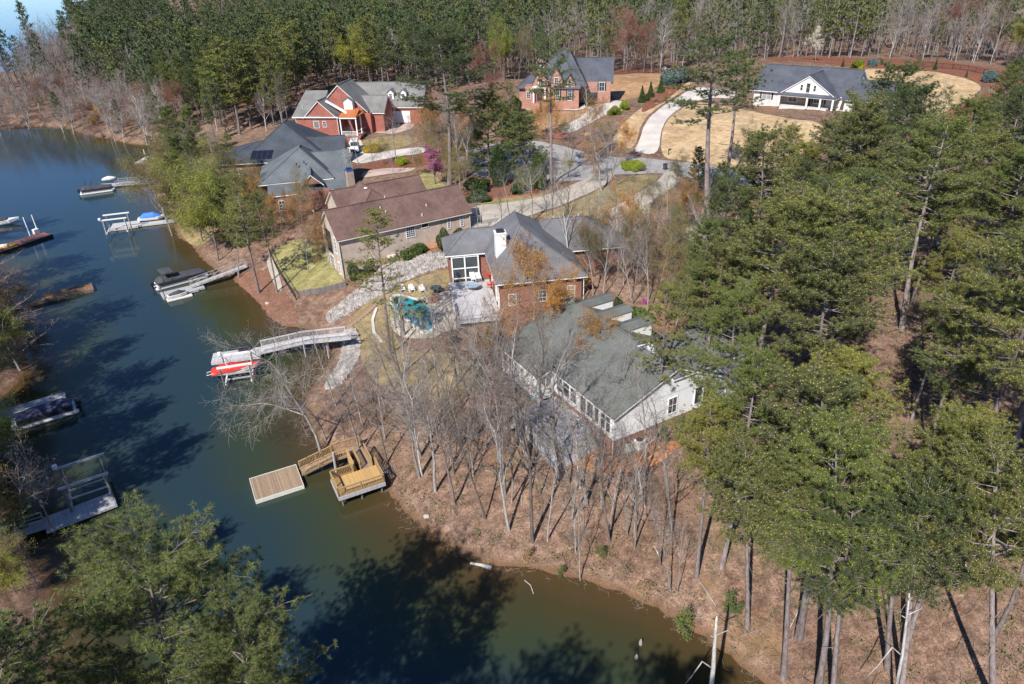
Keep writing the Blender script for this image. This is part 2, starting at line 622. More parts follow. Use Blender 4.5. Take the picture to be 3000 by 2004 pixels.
M['bud_olive'] = m_leaf('olive_young_leaves', (0.17, 0.15, 0.04), (0.26, 0.22, 0.06), (0.3, 0.28, 0.09), 0.3)
M['bud_pink'] = m_leaf('magenta_blossom', (0.36, 0.12, 0.2), (0.5, 0.2, 0.32), None, 0.3)
M['bud_magenta'] = m_leaf('bright_magenta_blossom', (0.5, 0.06, 0.4), (0.6, 0.1, 0.5), None, 0.3)
M['bud_white'] = m_leaf('white_blossom', (0.6, 0.58, 0.5), (0.75, 0.73, 0.66), None, 0.3)
M['bud_yellow'] = m_leaf('yellow_blossom', (0.45, 0.34, 0.02), (0.55, 0.42, 0.03), None, 0.3)
M['leaf_box'] = m_leaf('boxwood_leaves', (0.03, 0.06, 0.015), (0.06, 0.11, 0.02), (0.1, 0.15, 0.035), 0.15)
M['leaf_mag'] = m_leaf('glossy_evergreen_leaves', (0.02, 0.045, 0.012), (0.05, 0.09, 0.02), (0.12, 0.15, 0.05), 0.1, rough=0.3)
M['leaf_lime'] = m_leaf('lime_shrub_leaves', (0.2, 0.26, 0.02), (0.34, 0.4, 0.03), None, 0.2)
M['leaf_gold'] = m_leaf('golden_shrub_leaves', (0.32, 0.26, 0.03), (0.45, 0.34, 0.04), None, 0.2)
M['leaf_blue'] = m_leaf('blue_spruce_leaves', (0.1, 0.16, 0.15), (0.18, 0.26, 0.24), None, 0.1)
M['leaf_palm'] = m_leaf('palmetto_leaves', (0.11, 0.15, 0.03), (0.2, 0.24, 0.06), (0.28, 0.28, 0.1), 0.2, 2.0)
M['tan_straw'] = m_leaf('dry_tan_straw', (0.32, 0.21, 0.13), (0.42, 0.3, 0.19), None, 0.2)
# ---------------------------------------------------------------- shoreline and terrain
SHORE_PX = [(2420, 2150), (2236, 2004), (2108, 1904), (1990, 1820), (1917, 1783), (1800, 1730), (1700, 1700), (1560, 1668), (1444, 1661),
            (1330, 1610), (1214, 1533), (1137, 1444), (1110, 1400), (1065, 1360), (985, 1330), (930, 1300), (900, 1240), (890, 1170),
            (920, 1120), (955, 1080), (975, 1030), (965, 990), (925, 968), (826, 955), (790, 935), (750, 880), (673, 813), (618, 783),
            (584, 753), (558, 715), (520, 696), (505, 650), (490, 600), (455, 570), (426, 532), (424, 500), (440, 460), (465, 436),
            (440, 427), (383, 422), (256, 396), (192, 375), (106, 371), (0, 377), (-300, 385), (-700, 420), (-900, 520), (-500, 640), (-150, 740),
            (-40, 790), (35, 860), (50, 930), (70, 1000), (80, 1060), (60, 1120), (15, 1160), (-60, 1210), (-50, 1300), (-10, 1400),
            (20, 1500), (45, 1570), (115, 1640), (150, 1700), (165, 1800), (160, 1900), (150, 2050)]
COVE = [G(u, v, 0) for u, v in SHORE_PX] + [(-26, 24), (-20, 17), (-8, 14), (6, 13), (18, 17), (26, 23)]
LAKE = [G(-900, 320), G(-300, 262), G(0, 232), G(80, 190), G(150, 130), G(200, 75), G(235, 20), (-700, 1500), (-900, 3900), (-3900, 3900), (-3900, 300), (-1500, 250)]


def sdf(P, poly):
    """signed distance to a closed polygon, positive outside"""
    P = np.asarray(P, float)
    Q = np.asarray(poly, float)
    d2 = np.full(len(P), 1e18)
    ins = np.zeros(len(P), bool)
    for i in range(len(Q)):
        a = Q[i]
        b = Q[(i + 1) % len(Q)]
        e = b - a
        w = P - a
        t = np.clip((w @ e) / (e @ e + 1e-12), 0, 1)
        q = w - t[:, None] * e
        d2 = np.minimum(d2, (q ** 2).sum(1))
        c = ((a[1] <= P[:, 1]) & (b[1] > P[:, 1])) | ((b[1] <= P[:, 1]) & (a[1] > P[:, 1]))
        if abs(e[1]) > 1e-12:
            xi = a[0] + (P[:, 1] - a[1]) / e[1] * e[0]
            ins ^= c & (P[:, 0] < xi)
    d = np.sqrt(d2)
    return np.where(ins, -d, d)


# ground heights picked where the photograph shows what stands on them: (u, v, height)
HP = [(1794, 1335, 4.3), (1500, 1260, 4.0), (1300, 1150, 3.6), (1930, 1250, 4.8), (2100, 1180, 5.6), (1640, 960, 6.0), (1440, 1000, 4.8),
      (1250, 1000, 4.0), (1420, 860, 5.3), (1340, 760, 5.2), (1200, 780, 4.4), (1020, 820, 3.6), (1330, 660, 7.0), (1500, 620, 7.2),
      (1750, 780, 7.4), (1950, 700, 8.2), (1900, 560, 8.6), (1700, 520, 8.6), (1500, 460, 8.6), (1300, 470, 8.4), (1150, 510, 7.6),
      (1050, 480, 7.0), (900, 600, 4.6), (780, 600, 3.6), (650, 560, 3.2), (720, 480, 4.2), (960, 420, 6.6), (1150, 380, 7.6), (600, 400, 3.4),
      (800, 330, 6.5), (1000, 250, 9), (1300, 280, 9.5), (1600, 320, 10.5), (1780, 300, 11), (1900, 230, 12.5), (2000, 330, 10.8),
      (2150, 340, 11.5), (2400, 330, 12), (2700, 300, 12.5), (2300, 480, 9.5), (2600, 500, 9.5), (2900, 450, 10.5), (2300, 190, 14), (2800, 200, 14),
      (300, 370, 1.5), (150, 330, 2.5), (300, 250, 4), (2300, 800, 8.0), (2700, 900, 8.0), (2400, 1200, 6.5), (2900, 1400, 6.5), (2300, 1500, 4.8),
      (2600, 1800, 4.5), (2900, 2000, 4.5), (-100, 900, 2.5), (-200, 1300, 3), (0, 1700, 2.2), (-100, 2000, 3)]
HW = np.array([(*G(u, v, z), z) for u, v, z in HP] + [(-300, 600, 8), (0, 500, 18), (300, 500, 22), (-10, 5, 2.5), (200, 150, 12), (100, 40, 8), (-90, 40, 6), (-70, 10, 4)])


def hfun(P, d=None):
    P = np.asarray(P, float).reshape(-1, 2)
    if d is None:
        d = np.minimum(sdf(P, COVE), sdf(P, LAKE))
    num = np.zeros(len(P))
    den = np.zeros(len(P))
    for x, y, z in HW:
        r2 = (P[:, 0] - x) ** 2 + (P[:, 1] - y) ** 2
        w = 1.0 / (r2 + 25.0) ** 1.5
        num += w * z
        den += w
    T = num / den
    dd = np.maximum(d, 0)
    r = 0.22 + 0.30 * dd + 0.0
    # smooth minimum of the bank and the plateau
    k = 1.2
    hh = np.clip(0.5 + 0.5 * (T - r) / k, 0, 1)
    land = T * (1 - hh) + r * hh - k * hh * (1 - hh)
    wob = 0.12 * np.sin(P[:, 0] * 0.7 + 1.3 * np.sin(P[:, 1] * 0.31)) * np.sin(P[:, 1] * 0.53 + 0.8) * np.clip(dd / 4, 0, 1)
    land = np.maximum(land, 0.12) + wob
    wat = np.maximum(-0.35 + 0.28 * d, -3.0)
    t = np.clip((d + 0.6) / 1.2, 0, 1)
    return np.where(d > 0.6, land, np.where(d < -0.6, wat, wat * (1 - t) + land * t))


def H(x, y):
    return float(hfun([(x, y)])[0])


_gx = np.concatenate([np.linspace(-4200, -1400, 8)[:-1], np.linspace(-1400, -600, 40)[:-1], np.linspace(-600, -200, 60)[:-1], np.arange(-200, -132, 4), np.arange(-132, 141, 1.5), np.arange(144, 240, 4), np.linspace(244, 600, 14), np.linspace(700, 4200, 12)])
_gy = np.concatenate([np.linspace(-400, -20, 12), np.arange(-10, 8, 3), np.arange(8, 250, 1.5), np.arange(252, 340, 4), np.linspace(346, 700, 60), np.linspace(715, 1900, 50), np.linspace(2000, 4200, 8)])
_X, _Y = np.meshgrid(_gx, _gy)
_P = np.stack([_X.ravel(), _Y.ravel()], 1)
_Z = hfun(_P).reshape(_X.shape)


def Hg(x, y):
    """height of the terrain mesh itself"""
    i = int(np.clip(np.searchsorted(_gx, x) - 1, 0, len(_gx) - 2))
    j = int(np.clip(np.searchsorted(_gy, y) - 1, 0, len(_gy) - 2))
    tx = (x - _gx[i]) / (_gx[i + 1] - _gx[i])
    ty = (y - _gy[j]) / (_gy[j + 1] - _gy[j])
    a, b, c, d = _Z[j, i], _Z[j, i + 1], _Z[j + 1, i], _Z[j + 1, i + 1]
    return float(a * (1 - tx) * (1 - ty) + b * tx * (1 - ty) + c * (1 - tx) * ty + d * tx * ty)


def hit(u, v):
    """the point of the ground seen at a place of the photograph"""
    x, y, w = ray(u, v)
    t0 = 0.0
    t = 20.0
    while t < 1400:
        z = CAM_H + w * t
        if z < max(Hg(x * t, y * t), 0):
            break
        t0 = t
        t += 1.5 if t < 260 else 6
    for _ in range(14):
        tm = (t0 + t) / 2
        if CAM_H + w * tm < max(Hg(x * tm, y * tm), 0):
            t = tm
        else:
            t0 = tm
    return (x * t, y * t, max(Hg(x * t, y * t), 0.0))


def terrain_material():
    m, nt, out = nodemat('woodland_floor')
    v = coords(nt)
    a = noise(nt, v, 0.11, 7, 0.68)
    b = noise(nt, v, 1.1, 7, 0.72)
    c = noise(nt, v, 7.0, 4, 0.75)
    litter = ramp(nt, a, [(0.3, (0.125, 0.08, 0.058)), (0.45, (0.195, 0.12, 0.085)), (0.58, (0.24, 0.158, 0.115)), (0.75, (0.165, 0.122, 0.088))])
    col = mixc(nt, 1.0, litter, ramp(nt, b, [(0.3, (0.38,) * 3), (0.5, (0.95,) * 3), (0.66, (1.5,) * 3)]), 'MULTIPLY')
    col = mixc(nt, 1.0, col, ramp(nt, c, [(0.3, (0.45,) * 3), (0.7, (1.6,) * 3)]), 'MULTIPLY')
    e = noise(nt, v, 0.45, 6, 0.7)
    col = mixc(nt, ramp(nt, e, [(0.5, (0, 0, 0)), (0.66, (0.6,) * 3)]), col, (0.1, 0.065, 0.045))
    vo = nt.nodes.new('ShaderNodeTexVoronoi')
    vo.inputs['Scale'].default_value = 2.6
    nt.links.new(v, vo.inputs['Vector'])
    col = mixc(nt, ramp(nt, vo.outputs['Distance'], [(0.05, (0.7,) * 3), (0.15, (0, 0, 0))]), col, (0.42, 0.31, 0.22))
    # bare orange clay where it shows
    d = noise(nt, v, 0.09, 4, 0.6)
    col = mixc(nt, ramp(nt, d, [(0.6, (0, 0, 0)), (0.72, (0.5,) * 3)]), col, (0.36, 0.15, 0.06))
    g = noise(nt, mapping(nt, v, (1.3, 1.3, 1)), 0.07, 4, 0.65)
    col = mixc(nt, ramp(nt, g, [(0.58, (0, 0, 0)), (0.72, (0.55,) * 3)]), col, (0.15, 0.135, 0.06))
    sep = nt.nodes.new('ShaderNodeSeparateXYZ')
    nt.links.new(v, sep.inputs[0])
    wet = ramp(nt, sep.outputs[2], [(0.0, (1, 1, 1)), (0.45, (0, 0, 0))])
    col = mixc(nt, wet, col, (0.15, 0.085, 0.045))
    bsdf(nt, out, col, 0.95, 0, 0.1, b, 0.9, 0.12)
    return m


def build_terrain():
    ny, nx = _X.shape
    V = np.stack([_X.ravel(), _Y.ravel(), _Z.ravel()], 1)
    idx = np.arange(nx * ny).reshape(ny, nx)
    q = np.stack([idx[:-1, :-1].ravel(), idx[:-1, 1:].ravel(), idx[1:, 1:].ravel(), idx[1:, :-1].ravel()], 1)
    o = link('ground', np_mesh('ground', V, q, terrain_material(), smooth=True))
    o['kind'] = 'structure'


build_terrain()


def water_material():
    m, nt, out = nodemat('lake_water')
    at = nt.nodes.new('ShaderNodeAttribute')
    at.attribute_name = 'depth'
    v = coords(nt)
    n = noise(nt, v, 0.12, 4, 0.6)
    ad = N(nt, 'ShaderNodeMath', operation='MULTIPLY_ADD')
    nt.links.new(n, ad.inputs[0])
    ad.inputs[1].default_value = 0.25
    nt.links.new(at.outputs['Fac'], ad.inputs[2])
    col = ramp(nt, ad.outputs[0], [(0.13, (0.075, 0.046, 0.02)), (0.3, (0.05, 0.041, 0.017)), (0.5, (0.034, 0.045, 0.023)), (0.85, (0.019, 0.038, 0.047))])
    w = noise(nt, v, 1.7, 5, 0.6)
    b = bsdf(nt, out, col, 0.05, 0, 0.5, w, 0.26, 0.05)
    b.inputs['IOR'].default_value = 1.33
    return m


def build_water():
    gx = np.concatenate([[-4100, -2000, -800, -400], np.arange(-200, 61, 2.0), [200, 1000]])
    gy = np.concatenate([[-300, 0], np.arange(8, 232, 2.0), [300, 500, 1000, 2500, 4100]])
    X, Y = np.meshgrid(gx, gy)
    P = np.stack([X.ravel(), Y.ravel()], 1)
    d = np.minimum(sdf(P, COVE), sdf(P, LAKE))
    V = np.concatenate([P, np.zeros((len(P), 1))], 1)
    ny, nx = X.shape
    idx = np.arange(nx * ny).reshape(ny, nx)
    q = np.stack([idx[:-1, :-1].ravel(), idx[:-1, 1:].ravel(), idx[1:, 1:].ravel(), idx[1:, :-1].ravel()], 1)
    me = np_mesh('lake_water', V, q, water_material())
    at = me.attributes.new('depth', 'FLOAT', 'POINT')
    at.data.foreach_set('value', np.clip(-d / 17.0, 0, 1).astype(np.float32))
    o = link('lake_water', me)
    o['kind'] = 'structure'


build_water()


def inpoly(x, y, poly):
    c = False
    n = len(poly)
    for i in range(n):
        x1, y1 = poly[i][0], poly[i][1]
        x2, y2 = poly[(i + 1) % n][0], poly[(i + 1) % n][1]
        if (y1 > y) != (y2 > y) and x < (x2 - x1) * (y - y1) / (y2 - y1) + x1:
            c = not c
    return c


import bmesh


def smooth_poly(p, it=2):
    for _ in range(it):
        q = []
        for i in range(len(p)):
            a = p[i]
            b = p[(i + 1) % len(p)]
            q.append((a[0] * .75 + b[0] * .25, a[1] * .75 + b[1] * .25))
            q.append((a[0] * .25 + b[0] * .75, a[1] * .25 + b[1] * .75))
        p = q
    return p


SHEETS = []


def sheet(name, px, mat, off=0.05, kind='structure', smooth=True, world=None, thick=0.0):
    """a surface that follows the ground: cut along the same grid lines as the terrain"""
    poly = world or [hit(u, v)[:2] for u, v in px]
    if smooth:
        poly = smooth_poly(poly)
    SHEETS.append((name, poly))
    bm = bmesh.new()
    vs = [bm.verts.new((x, y, 0)) for x, y in poly]
    f = bm.faces.new(vs)
    if f.normal.z < 0:
        f.normal_flip()
    bmesh.ops.triangulate(bm, faces=[f])
    xs = [p[0] for p in poly]
    ys = [p[1] for p in poly]
    for arr, ax in ((_gx, 0), (_gy, 1)):
        lo, hi = (min(xs), max(xs)) if ax == 0 else (min(ys), max(ys))
        for g in arr:
            if lo < g < hi:
                no = (1, 0, 0) if ax == 0 else (0, 1, 0)
                co = (g, 0, 0) if ax == 0 else (0, g, 0)
                bmesh.ops.bisect_plane(bm, geom=bm.verts[:] + bm.edges[:] + bm.faces[:], plane_co=co, plane_no=no)
    for v in bm.verts:
        v.co.z = Hg(v.co.x, v.co.y) + off
    if thick:
        pass
    bmesh.ops.recalc_face_normals(bm, faces=bm.faces[:])
    if sum(f.normal.z * f.calc_area() for f in bm.faces) < 0:
        bmesh.ops.reverse_faces(bm, faces=bm.faces[:])
    me = bpy.data.meshes.new(name)
    bm.to_mesh(me)
    bm.free()
    me.materials.append(mat)
    o = link(name, me)
    o['kind'] = kind
    return o


G_TAN = m_ground('dormant_tan_turf', [(0.33, 0.22, 0.12), (0.43, 0.3, 0.17), (0.5, 0.36, 0.21), (0.36, 0.28, 0.14)], 0.14, 0.8, 6, 0.2, 0.03)
G_BROWN = m_ground('dormant_brown_turf', [(0.28, 0.165, 0.085), (0.34, 0.2, 0.11), (0.37, 0.23, 0.13), (0.29, 0.19, 0.1)], 0.08, 0.6, 6, 0.2, 0.03)
G_MIX = m_ground('patchy_green_turf', [(0.19, 0.155, 0.08), (0.28, 0.21, 0.11), (0.23, 0.19, 0.09), (0.32, 0.24, 0.14)], 0.12, 0.8, 6, 0.25, 0.03)
G_GREEN = m_ground('spring_green_turf', [(0.2, 0.19, 0.07), (0.28, 0.24, 0.11), (0.22, 0.21, 0.08), (0.32, 0.26, 0.14)], 0.15, 0.8, 6, 0.2, 0.03)
G_MULCH = m_ground('red_brown_mulch', [(0.17, 0.07, 0.045), (0.21, 0.088, 0.055), (0.19, 0.08, 0.05), (0.24, 0.115, 0.075)], 0.1, 1.6, 9, 0.5, 0.06)
G_PINE = m_ground('pine_straw', [(0.18, 0.09, 0.062), (0.21, 0.11, 0.075), (0.17, 0.09, 0.06), (0.24, 0.14, 0.095)], 0.1, 1.6, 9, 0.5, 0.06, (0.45, 0.33, 0.24))
G_CONC = m_concrete('grey_concrete', (0.46, 0.41, 0.34))
G_CONCW = m_concrete('pale_concrete', (0.62, 0.56, 0.5))
G_CONCP = m_concrete('pinkish_concrete', (0.5, 0.38, 0.32), 0)
G_ASPH = m_concrete('grey_asphalt', (0.33, 0.32, 0.31), 0)
G_PAVER = m_brick('brick_pavers', (0.3, 0.11, 0.085), (0.25, 0.14, 0.11))
G_CLAY = m_ground('orange_clay', [(0.3, 0.13, 0.06), (0.36, 0.17, 0.085), (0.3, 0.14, 0.07), (0.36, 0.22, 0.13)], 0.2, 1.0, 5, 0.5, 0.06)
G_RIP = m_ground('stone_fill', [(0.25, 0.22, 0.19), (0.33, 0.29, 0.26), (0.3, 0.26, 0.23), (0.36, 0.32, 0.29)], 0.3, 2.2, 9, 0.8, 0.1)

sheet('road', [(1340, 482), (1352, 446), (1450, 420), (1560, 410), (1650, 428), (1760, 458), (1880, 462), (2000, 474), (2130, 494), (2260, 540), (2240, 585), (2110, 542), (2000, 516), (1900, 507), (1800, 512), (1700, 532), (1600, 532), (1450, 524), (1380, 512)], G_ASPH, 0.07)
sheet('driveway', [(1377, 603), (1481, 596), (1584, 579), (1665, 550), (1724, 524), (1752, 492), (1812, 505), (1770, 548), (1690, 584), (1562, 628), (1500, 650), (1450, 664), (1390, 676), (1372, 660)], G_CONC, 0.09)
sheet('driveway', [(1742, 634), (1780, 620), (1860, 572), (1933, 528), (1950, 500), (1995, 505), (1984, 545), (1920, 584), (1899, 614), (1910, 668), (1830, 690), (1765, 660)], G_CONC, 0.09)
sheet('driveway', [(1980, 670), (2070, 655), (2105, 680), (2100, 720), (2010, 725), (1970, 700)], G_CONC, 0.09)
sheet('driveway', [(1705, 302), (1736, 290), (1786, 294), (1835, 299), (1830, 325), (1786, 333), (1750, 350), (1696, 380), (1672, 391), (1632, 384), (1679, 357), (1728, 326), (1718, 316)], G_CONCW, 0.09)
sheet('driveway_apron', [(1632, 385), (1672, 392), (1655, 408), (1612, 404)], G_PAVER, 0.13, smooth=False)
sheet('path', [(1530, 318), (1600, 318), (1690, 314), (1718, 308), (1722, 316), (1690, 324), (1600, 325), (1530, 324)], G_CONCW, 0.1)
sheet('driveway', [(2100, 262), (2160, 268), (2160, 288), (2060, 290), (2010, 305), (1962, 340), (1935, 383), (1930, 458), (1852, 447), (1873, 418), (1886, 366), (1937, 315), (2000, 275), (2040, 255)], G_CONCW, 0.09)
sheet('lawn', [(1936, 462), (1938, 385), (1960, 345), (2012, 308), (2060, 298), (2160, 318), (2300, 348), (2420, 362), (2400, 420), (2350, 490), (2290, 540), (2130, 492), (2000, 472)], G_TAN, 0.05)
sheet('lawn', [(2528, 199), (2600, 203), (2703, 208), (2788, 220), (2888, 250), (2843, 292), (2724, 362), (2617, 320), (2590, 260), (2530, 230)], G_TAN, 0.05)
sheet('lawn', [(2035, 252), (1996, 268), (1932, 310), (1878, 362), (1866, 416), (1846, 440), (1795, 425), (1800, 390), (1860, 330), (1940, 270), (2010, 232)], G_TAN, 0.05)
sheet('lawn', [(1786, 220), (1860, 216), (1950, 216), (1960, 232), (1900, 272), (1835, 298), (1790, 288)], G_BROWN, 0.05)
sheet('lawn', [(1559, 326), (1640, 328), (1721, 318), (1730, 326), (1679, 357), (1634, 382), (1585, 388), (1568, 352)], G_BROWN, 0.05)
sheet('lawn', [(784, 740), (850, 706), (925, 700), (962, 745), (1000, 800), (1012, 838), (960, 852), (885, 862), (850, 838), (820, 800)], G_GREEN, 0.05)
sheet('mulch_bank', [(676, 812), (720, 800), (765, 790), (800, 800), (838, 860), (866, 905), (880, 950), (830, 953), (795, 933), (752, 878)], G_PINE, 0.06)
sheet('lawn', [(512, 640), (560, 600), (620, 590), (660, 620), (640, 680), (600, 720), (566, 722), (530, 690)], G_MIX, 0.05)
sheet('lawn', [(1010, 950), (1060, 900), (1130, 850), (1210, 822), (1335, 780), (1348, 800), (1300, 850), (1250, 880), (1160, 885), (1140, 930), (1160, 990), (1190, 1030), (1150, 1080), (1070, 1090), (1050, 1020), (1060, 965)], G_MIX, 0.05)
sheet('lawn', [(1075, 1040), (1190, 1030), (1400, 1060), (1420, 1120), (1300, 1180), (1150, 1150), (1080, 1110)], G_MIX, 0.055)
sheet('lawn', [(1085, 540), (1200, 515), (1260, 500), (1300, 540), (1330, 560), (1230, 580), (1140, 560)], G_GREEN, 0.05)
sheet('lawn', [(1066, 462), (1110, 455), (1180, 430), (1230, 415), (1210, 395), (1130, 400), (1060, 410), (1055, 430)], G_MIX, 0.05)
sheet('lawn', [(1372, 592), (1480, 580), (1580, 565), (1600, 575), (1490, 596), (1378, 602)], G_GREEN, 0.055)
sheet('lawn', [(1565, 632), (1690, 590), (1775, 550), (1830, 512), (1920, 510), (1930, 528), (1860, 570), (1780, 616), (1740, 630), (1600, 645)], G_MIX, 0.05)
sheet('mulch_bed', [(1360, 565), (1400, 538), (1480, 532), (1560, 545), (1590, 560), (1570, 574), (1480, 580), (1372, 590)], G_MULCH, 0.06)
sheet('mulch_bed', [(1060, 425), (1082, 452), (1171, 438), (1250, 430), (1250, 455), (1120, 470), (1046, 488), (1070, 500), (1224, 488), (1300, 478), (1300, 460)][3:], G_MULCH, 0.055)
sheet('driveway', [(1011, 461), (1046, 486), (1118, 466), (1250, 450), (1250, 431), (1171, 437), (1084, 453), (1066, 448), (1064, 425), (1050, 400), (1024, 404)], G_CONCW, 0.09)
sheet('driveway', [(1052, 524), (1072, 497), (1224, 489), (1208, 502), (1101, 518)], G_CONCP, 0.09)
sheet('driveway', [(1128, 341), (1200, 341), (1222, 372), (1160, 395), (1085, 392), (1100, 365)], G_CONCP, 0.09)
sheet('mulch_strip', [(2200, 176), (2400, 186), (2530, 196), (2700, 206), (2790, 218), (2890, 248), (2985, 300), (3050, 255), (2900, 195), (2600, 172), (2350, 165)], G_MULCH, 0.045)
sheet('mulch_strip', [(2735, 362), (2850, 295), (2892, 258), (2925, 300), (2860, 385), (2740, 450), (2640, 440), (2660, 400)], G_MULCH, 0.045)
sheet('mulch_strip', [(1795, 200), (1870, 196), (2020, 190), (2040, 215), (1950, 214), (1860, 214), (1790, 218)], G_MULCH, 0.045)
sheet('mulch_bank', [(1900, 285), (1980, 240), (2020, 225), (2030, 232), (1990, 262), (1920, 315), (1870, 335)], G_MULCH, 0.065)
sheet('driveway', [(2786, 450), (2790, 479), (2748, 532), (2697, 569), (2664, 567), (2684, 528), (2716, 482), (2754, 456)], G_CONCW, 0.09)
sheet('lawn', [(2600, 480), (2700, 470), (2690, 520), (2650, 570), (2600, 570)], G_TAN, 0.05)
sheet('stone_bank', [(1345, 745), (1375, 720), (1370, 775), (1324, 775), (1212, 812), (1168, 832), (1110, 870), (1040, 905), (960, 955), (955, 915), (1010, 880), (1101, 804), (1123, 777), (1212, 748)], G_RIP, 0.06)
sheet('stone_bank', [(1005, 965), (1050, 962), (1058, 1040), (1035, 1078), (1000, 1128), (950, 1145), (962, 1110), (990, 1078), (1006, 1020)], G_RIP, 0.06)
sheet('clay_bank', [(1100, 800), (1180, 760), (1210, 745), (1300, 720), (1330, 700), (1240, 720), (1130, 745), (1040, 790)], G_CLAY, 0.05)
sheet('clay_bank', [(1660, 1330), (1740, 1300), (1830, 1340), (1950, 1290), (2010, 1300), (1900, 1380), (1760, 1390), (1680, 1370)], G_CLAY, 0.05)
sheet('patio', [(1265, 875), (1310, 850), (1400, 860), (1430, 910), (1400, 950), (1300, 975), (1262, 1000), (1150, 990), (1140, 900), (1180, 875)], G_CONC, 0.12)
POOL_PX = [(1165, 885), (1215, 885), (1258, 900), (1270, 940), (1266, 972), (1238, 978), (1200, 955), (1165, 938), (1148, 910)]


def pool():
    m, nt, out = nodemat('pool_water')
    v = coords(nt)
    n = noise(nt, v, 0.9, 3)
    col = ramp(nt, n, [(0.35, (0.015, 0.2, 0.24)), (0.65, (0.03, 0.36, 0.4))])
    bsdf(nt, out, col, 0.06, 0, 0.5, noise(nt, v, 3, 3), 0.08, 0.05)
    t = empty('swimming_pool', hit(1215, 930), 0, 'free-form swimming pool with teal water behind the palms', 'swimming pool')
    o = Vector(t.location)
    poly = smooth_poly([hit(u, v2)[:2] for u, v2 in POOL_PX], 3)
    c = (sum(p[0] for p in poly) / len(poly), sum(p[1] for p in poly) / len(poly))
    z = max(Hg(*p) for p in poly) + 0.16 - o.z
    mb = MB()
    mb.add([(p[0] - o.x, p[1] - o.y, z) for p in poly], [tuple(range(len(poly)))])
    mb.build('water_surface', m, t)
    cp = MB()
    n = len(poly)
    outer = [(c[0] + (p[0] - c[0]) * 1.12, c[1] + (p[1] - c[1]) * 1.12) for p in poly]
    ring = []
    for i in range(n):
        j = (i + 1) % n
        cp.slab([(poly[i][0] - o.x, poly[i][1] - o.y, z + 0.06), (poly[j][0] - o.x, poly[j][1] - o.y, z + 0.06), (outer[j][0] - o.x, outer[j][1] - o.y, z + 0.06), (outer[i][0] - o.x, outer[i][1] - o.y, z + 0.06)][::-1], 0.4)
    cp.build('coping', M['offwhite'], t)


pool()


def rocks(name, polys, n, seed, smin=0.12, smax=0.34):
    rnd = random.Random(seed)
    mb = MB()
    m = m_plain('grey_rip_rap', (0.34, 0.31, 0.285), 0.9, var=0.55, scale=1.1)
    for poly in polys:
        xs = [p[0] for p in poly]
        ys = [p[1] for p in poly]
        k = 0
        tries = 0
        while k < n and tries < n * 30:
            tries += 1
            x = rnd.uniform(min(xs), max(xs))
            y = rnd.uniform(min(ys), max(ys))
            if not inpoly(x, y, poly):
                continue
            k += 1
            s = rnd.uniform(smin, smax)
            z = Hg(x, y) + s * 0.25
            vs = []
            for a in range(2):
                off = rnd.uniform(0, 1)
                for j in range(5):
                    t = 2 * math.pi * (j + off) / 5
                    r = s * rnd.uniform(0.6, 1.1) * (1.0 if a == 0 else 0.62)
                    vs.append((x + r * math.cos(t), y + r * math.sin(t), z + (-0.3 if a == 0 else rnd.uniform(0.3, 0.75)) * s))
            mb.add(vs, [(0, 1, 6, 5), (1, 2, 7, 6), (2, 3, 8, 7), (3, 4, 9, 8), (4, 0, 5, 9), (5, 6, 7, 8, 9)])
    o = mb.build(name, m)
    tag(o, 'pale grey angular stones laid along the drainage bank', 'stones', kind='stuff')


rocks('rubble', [p for nme, p in SHEETS if nme == 'stone_bank'][:2], 2600, 5)
# ---------------------------------------------------------------- trees: one set of meshes per kind, then copies
def rv(rng):
    v = rng.normal(size=3)
    return v / np.linalg.norm(v)


class Wood:
    def __init__(s):
        s.V = []
        s.F = []
        s.n = 0

    def tube(s, pts, rad, n=5):
        V, F = tube_arrays([Vector(p) for p in pts], rad, n)
        s.V.append(np.array(V, np.float32))
        s.F.append(np.array(F, np.int32) + s.n)
        s.n += len(V)

    def arrays(s):
        return np.concatenate(s.V), np.concatenate(s.F)


def tufts(rng, C, A, nn, L, W, spread=1.05):
    """bunches of thin needles: centres C, axes A -> vertices, triangles"""
    n = len(C)
    A = A / np.linalg.norm(A, axis=1, keepdims=True)
    C2 = np.repeat(C, nn, 0)
    A2 = np.repeat(A, nn, 0)
    R = rng.normal(size=(n * nn, 3))
    R /= np.linalg.norm(R, axis=1, keepdims=True)
    Dv = A2 * rng.uniform(0.15, 1.0, (n * nn, 1)) + R * spread * 0.75
    Dv /= np.linalg.norm(Dv, axis=1, keepdims=True)
    S = np.cross(Dv, rng.normal(size=(n * nn, 3)))
    S /= np.linalg.norm(S, axis=1, keepdims=True) + 1e-9
    ln = L * rng.uniform(0.7, 1.15, (n * nn, 1))
    b = C2 + Dv * 0.02
    t = C2 + Dv * ln
    t[:, 2] -= 0.06 * ln[:, 0]
    V = np.stack([b - S * W * 0.5, b + S * W * 0.5, t], 1).reshape(-1, 3)
    T = np.arange(len(V)).reshape(-1, 3)
    return V, T


def leafbits(rng, C, size, jitter):
    """single leaves: small turned triangles scattered round the points C"""
    n = len(C)
    P = C + rng.normal(size=(n, 3)) * jitter
    a = rng.normal(size=(n, 3))
    a /= np.linalg.norm(a, axis=1, keepdims=True)
    b = np.cross(a, rng.normal(size=(n, 3)))
    b /= np.linalg.norm(b, axis=1, keepdims=True)
    s = size * rng.uniform(0.6, 1.3, (n, 1))
    V = np.stack([P - a * s * 0.5, P + a * s * 0.5, P + b * s * 0.9], 1).reshape(-1, 3)
    return V, np.arange(len(V)).reshape(-1, 3)


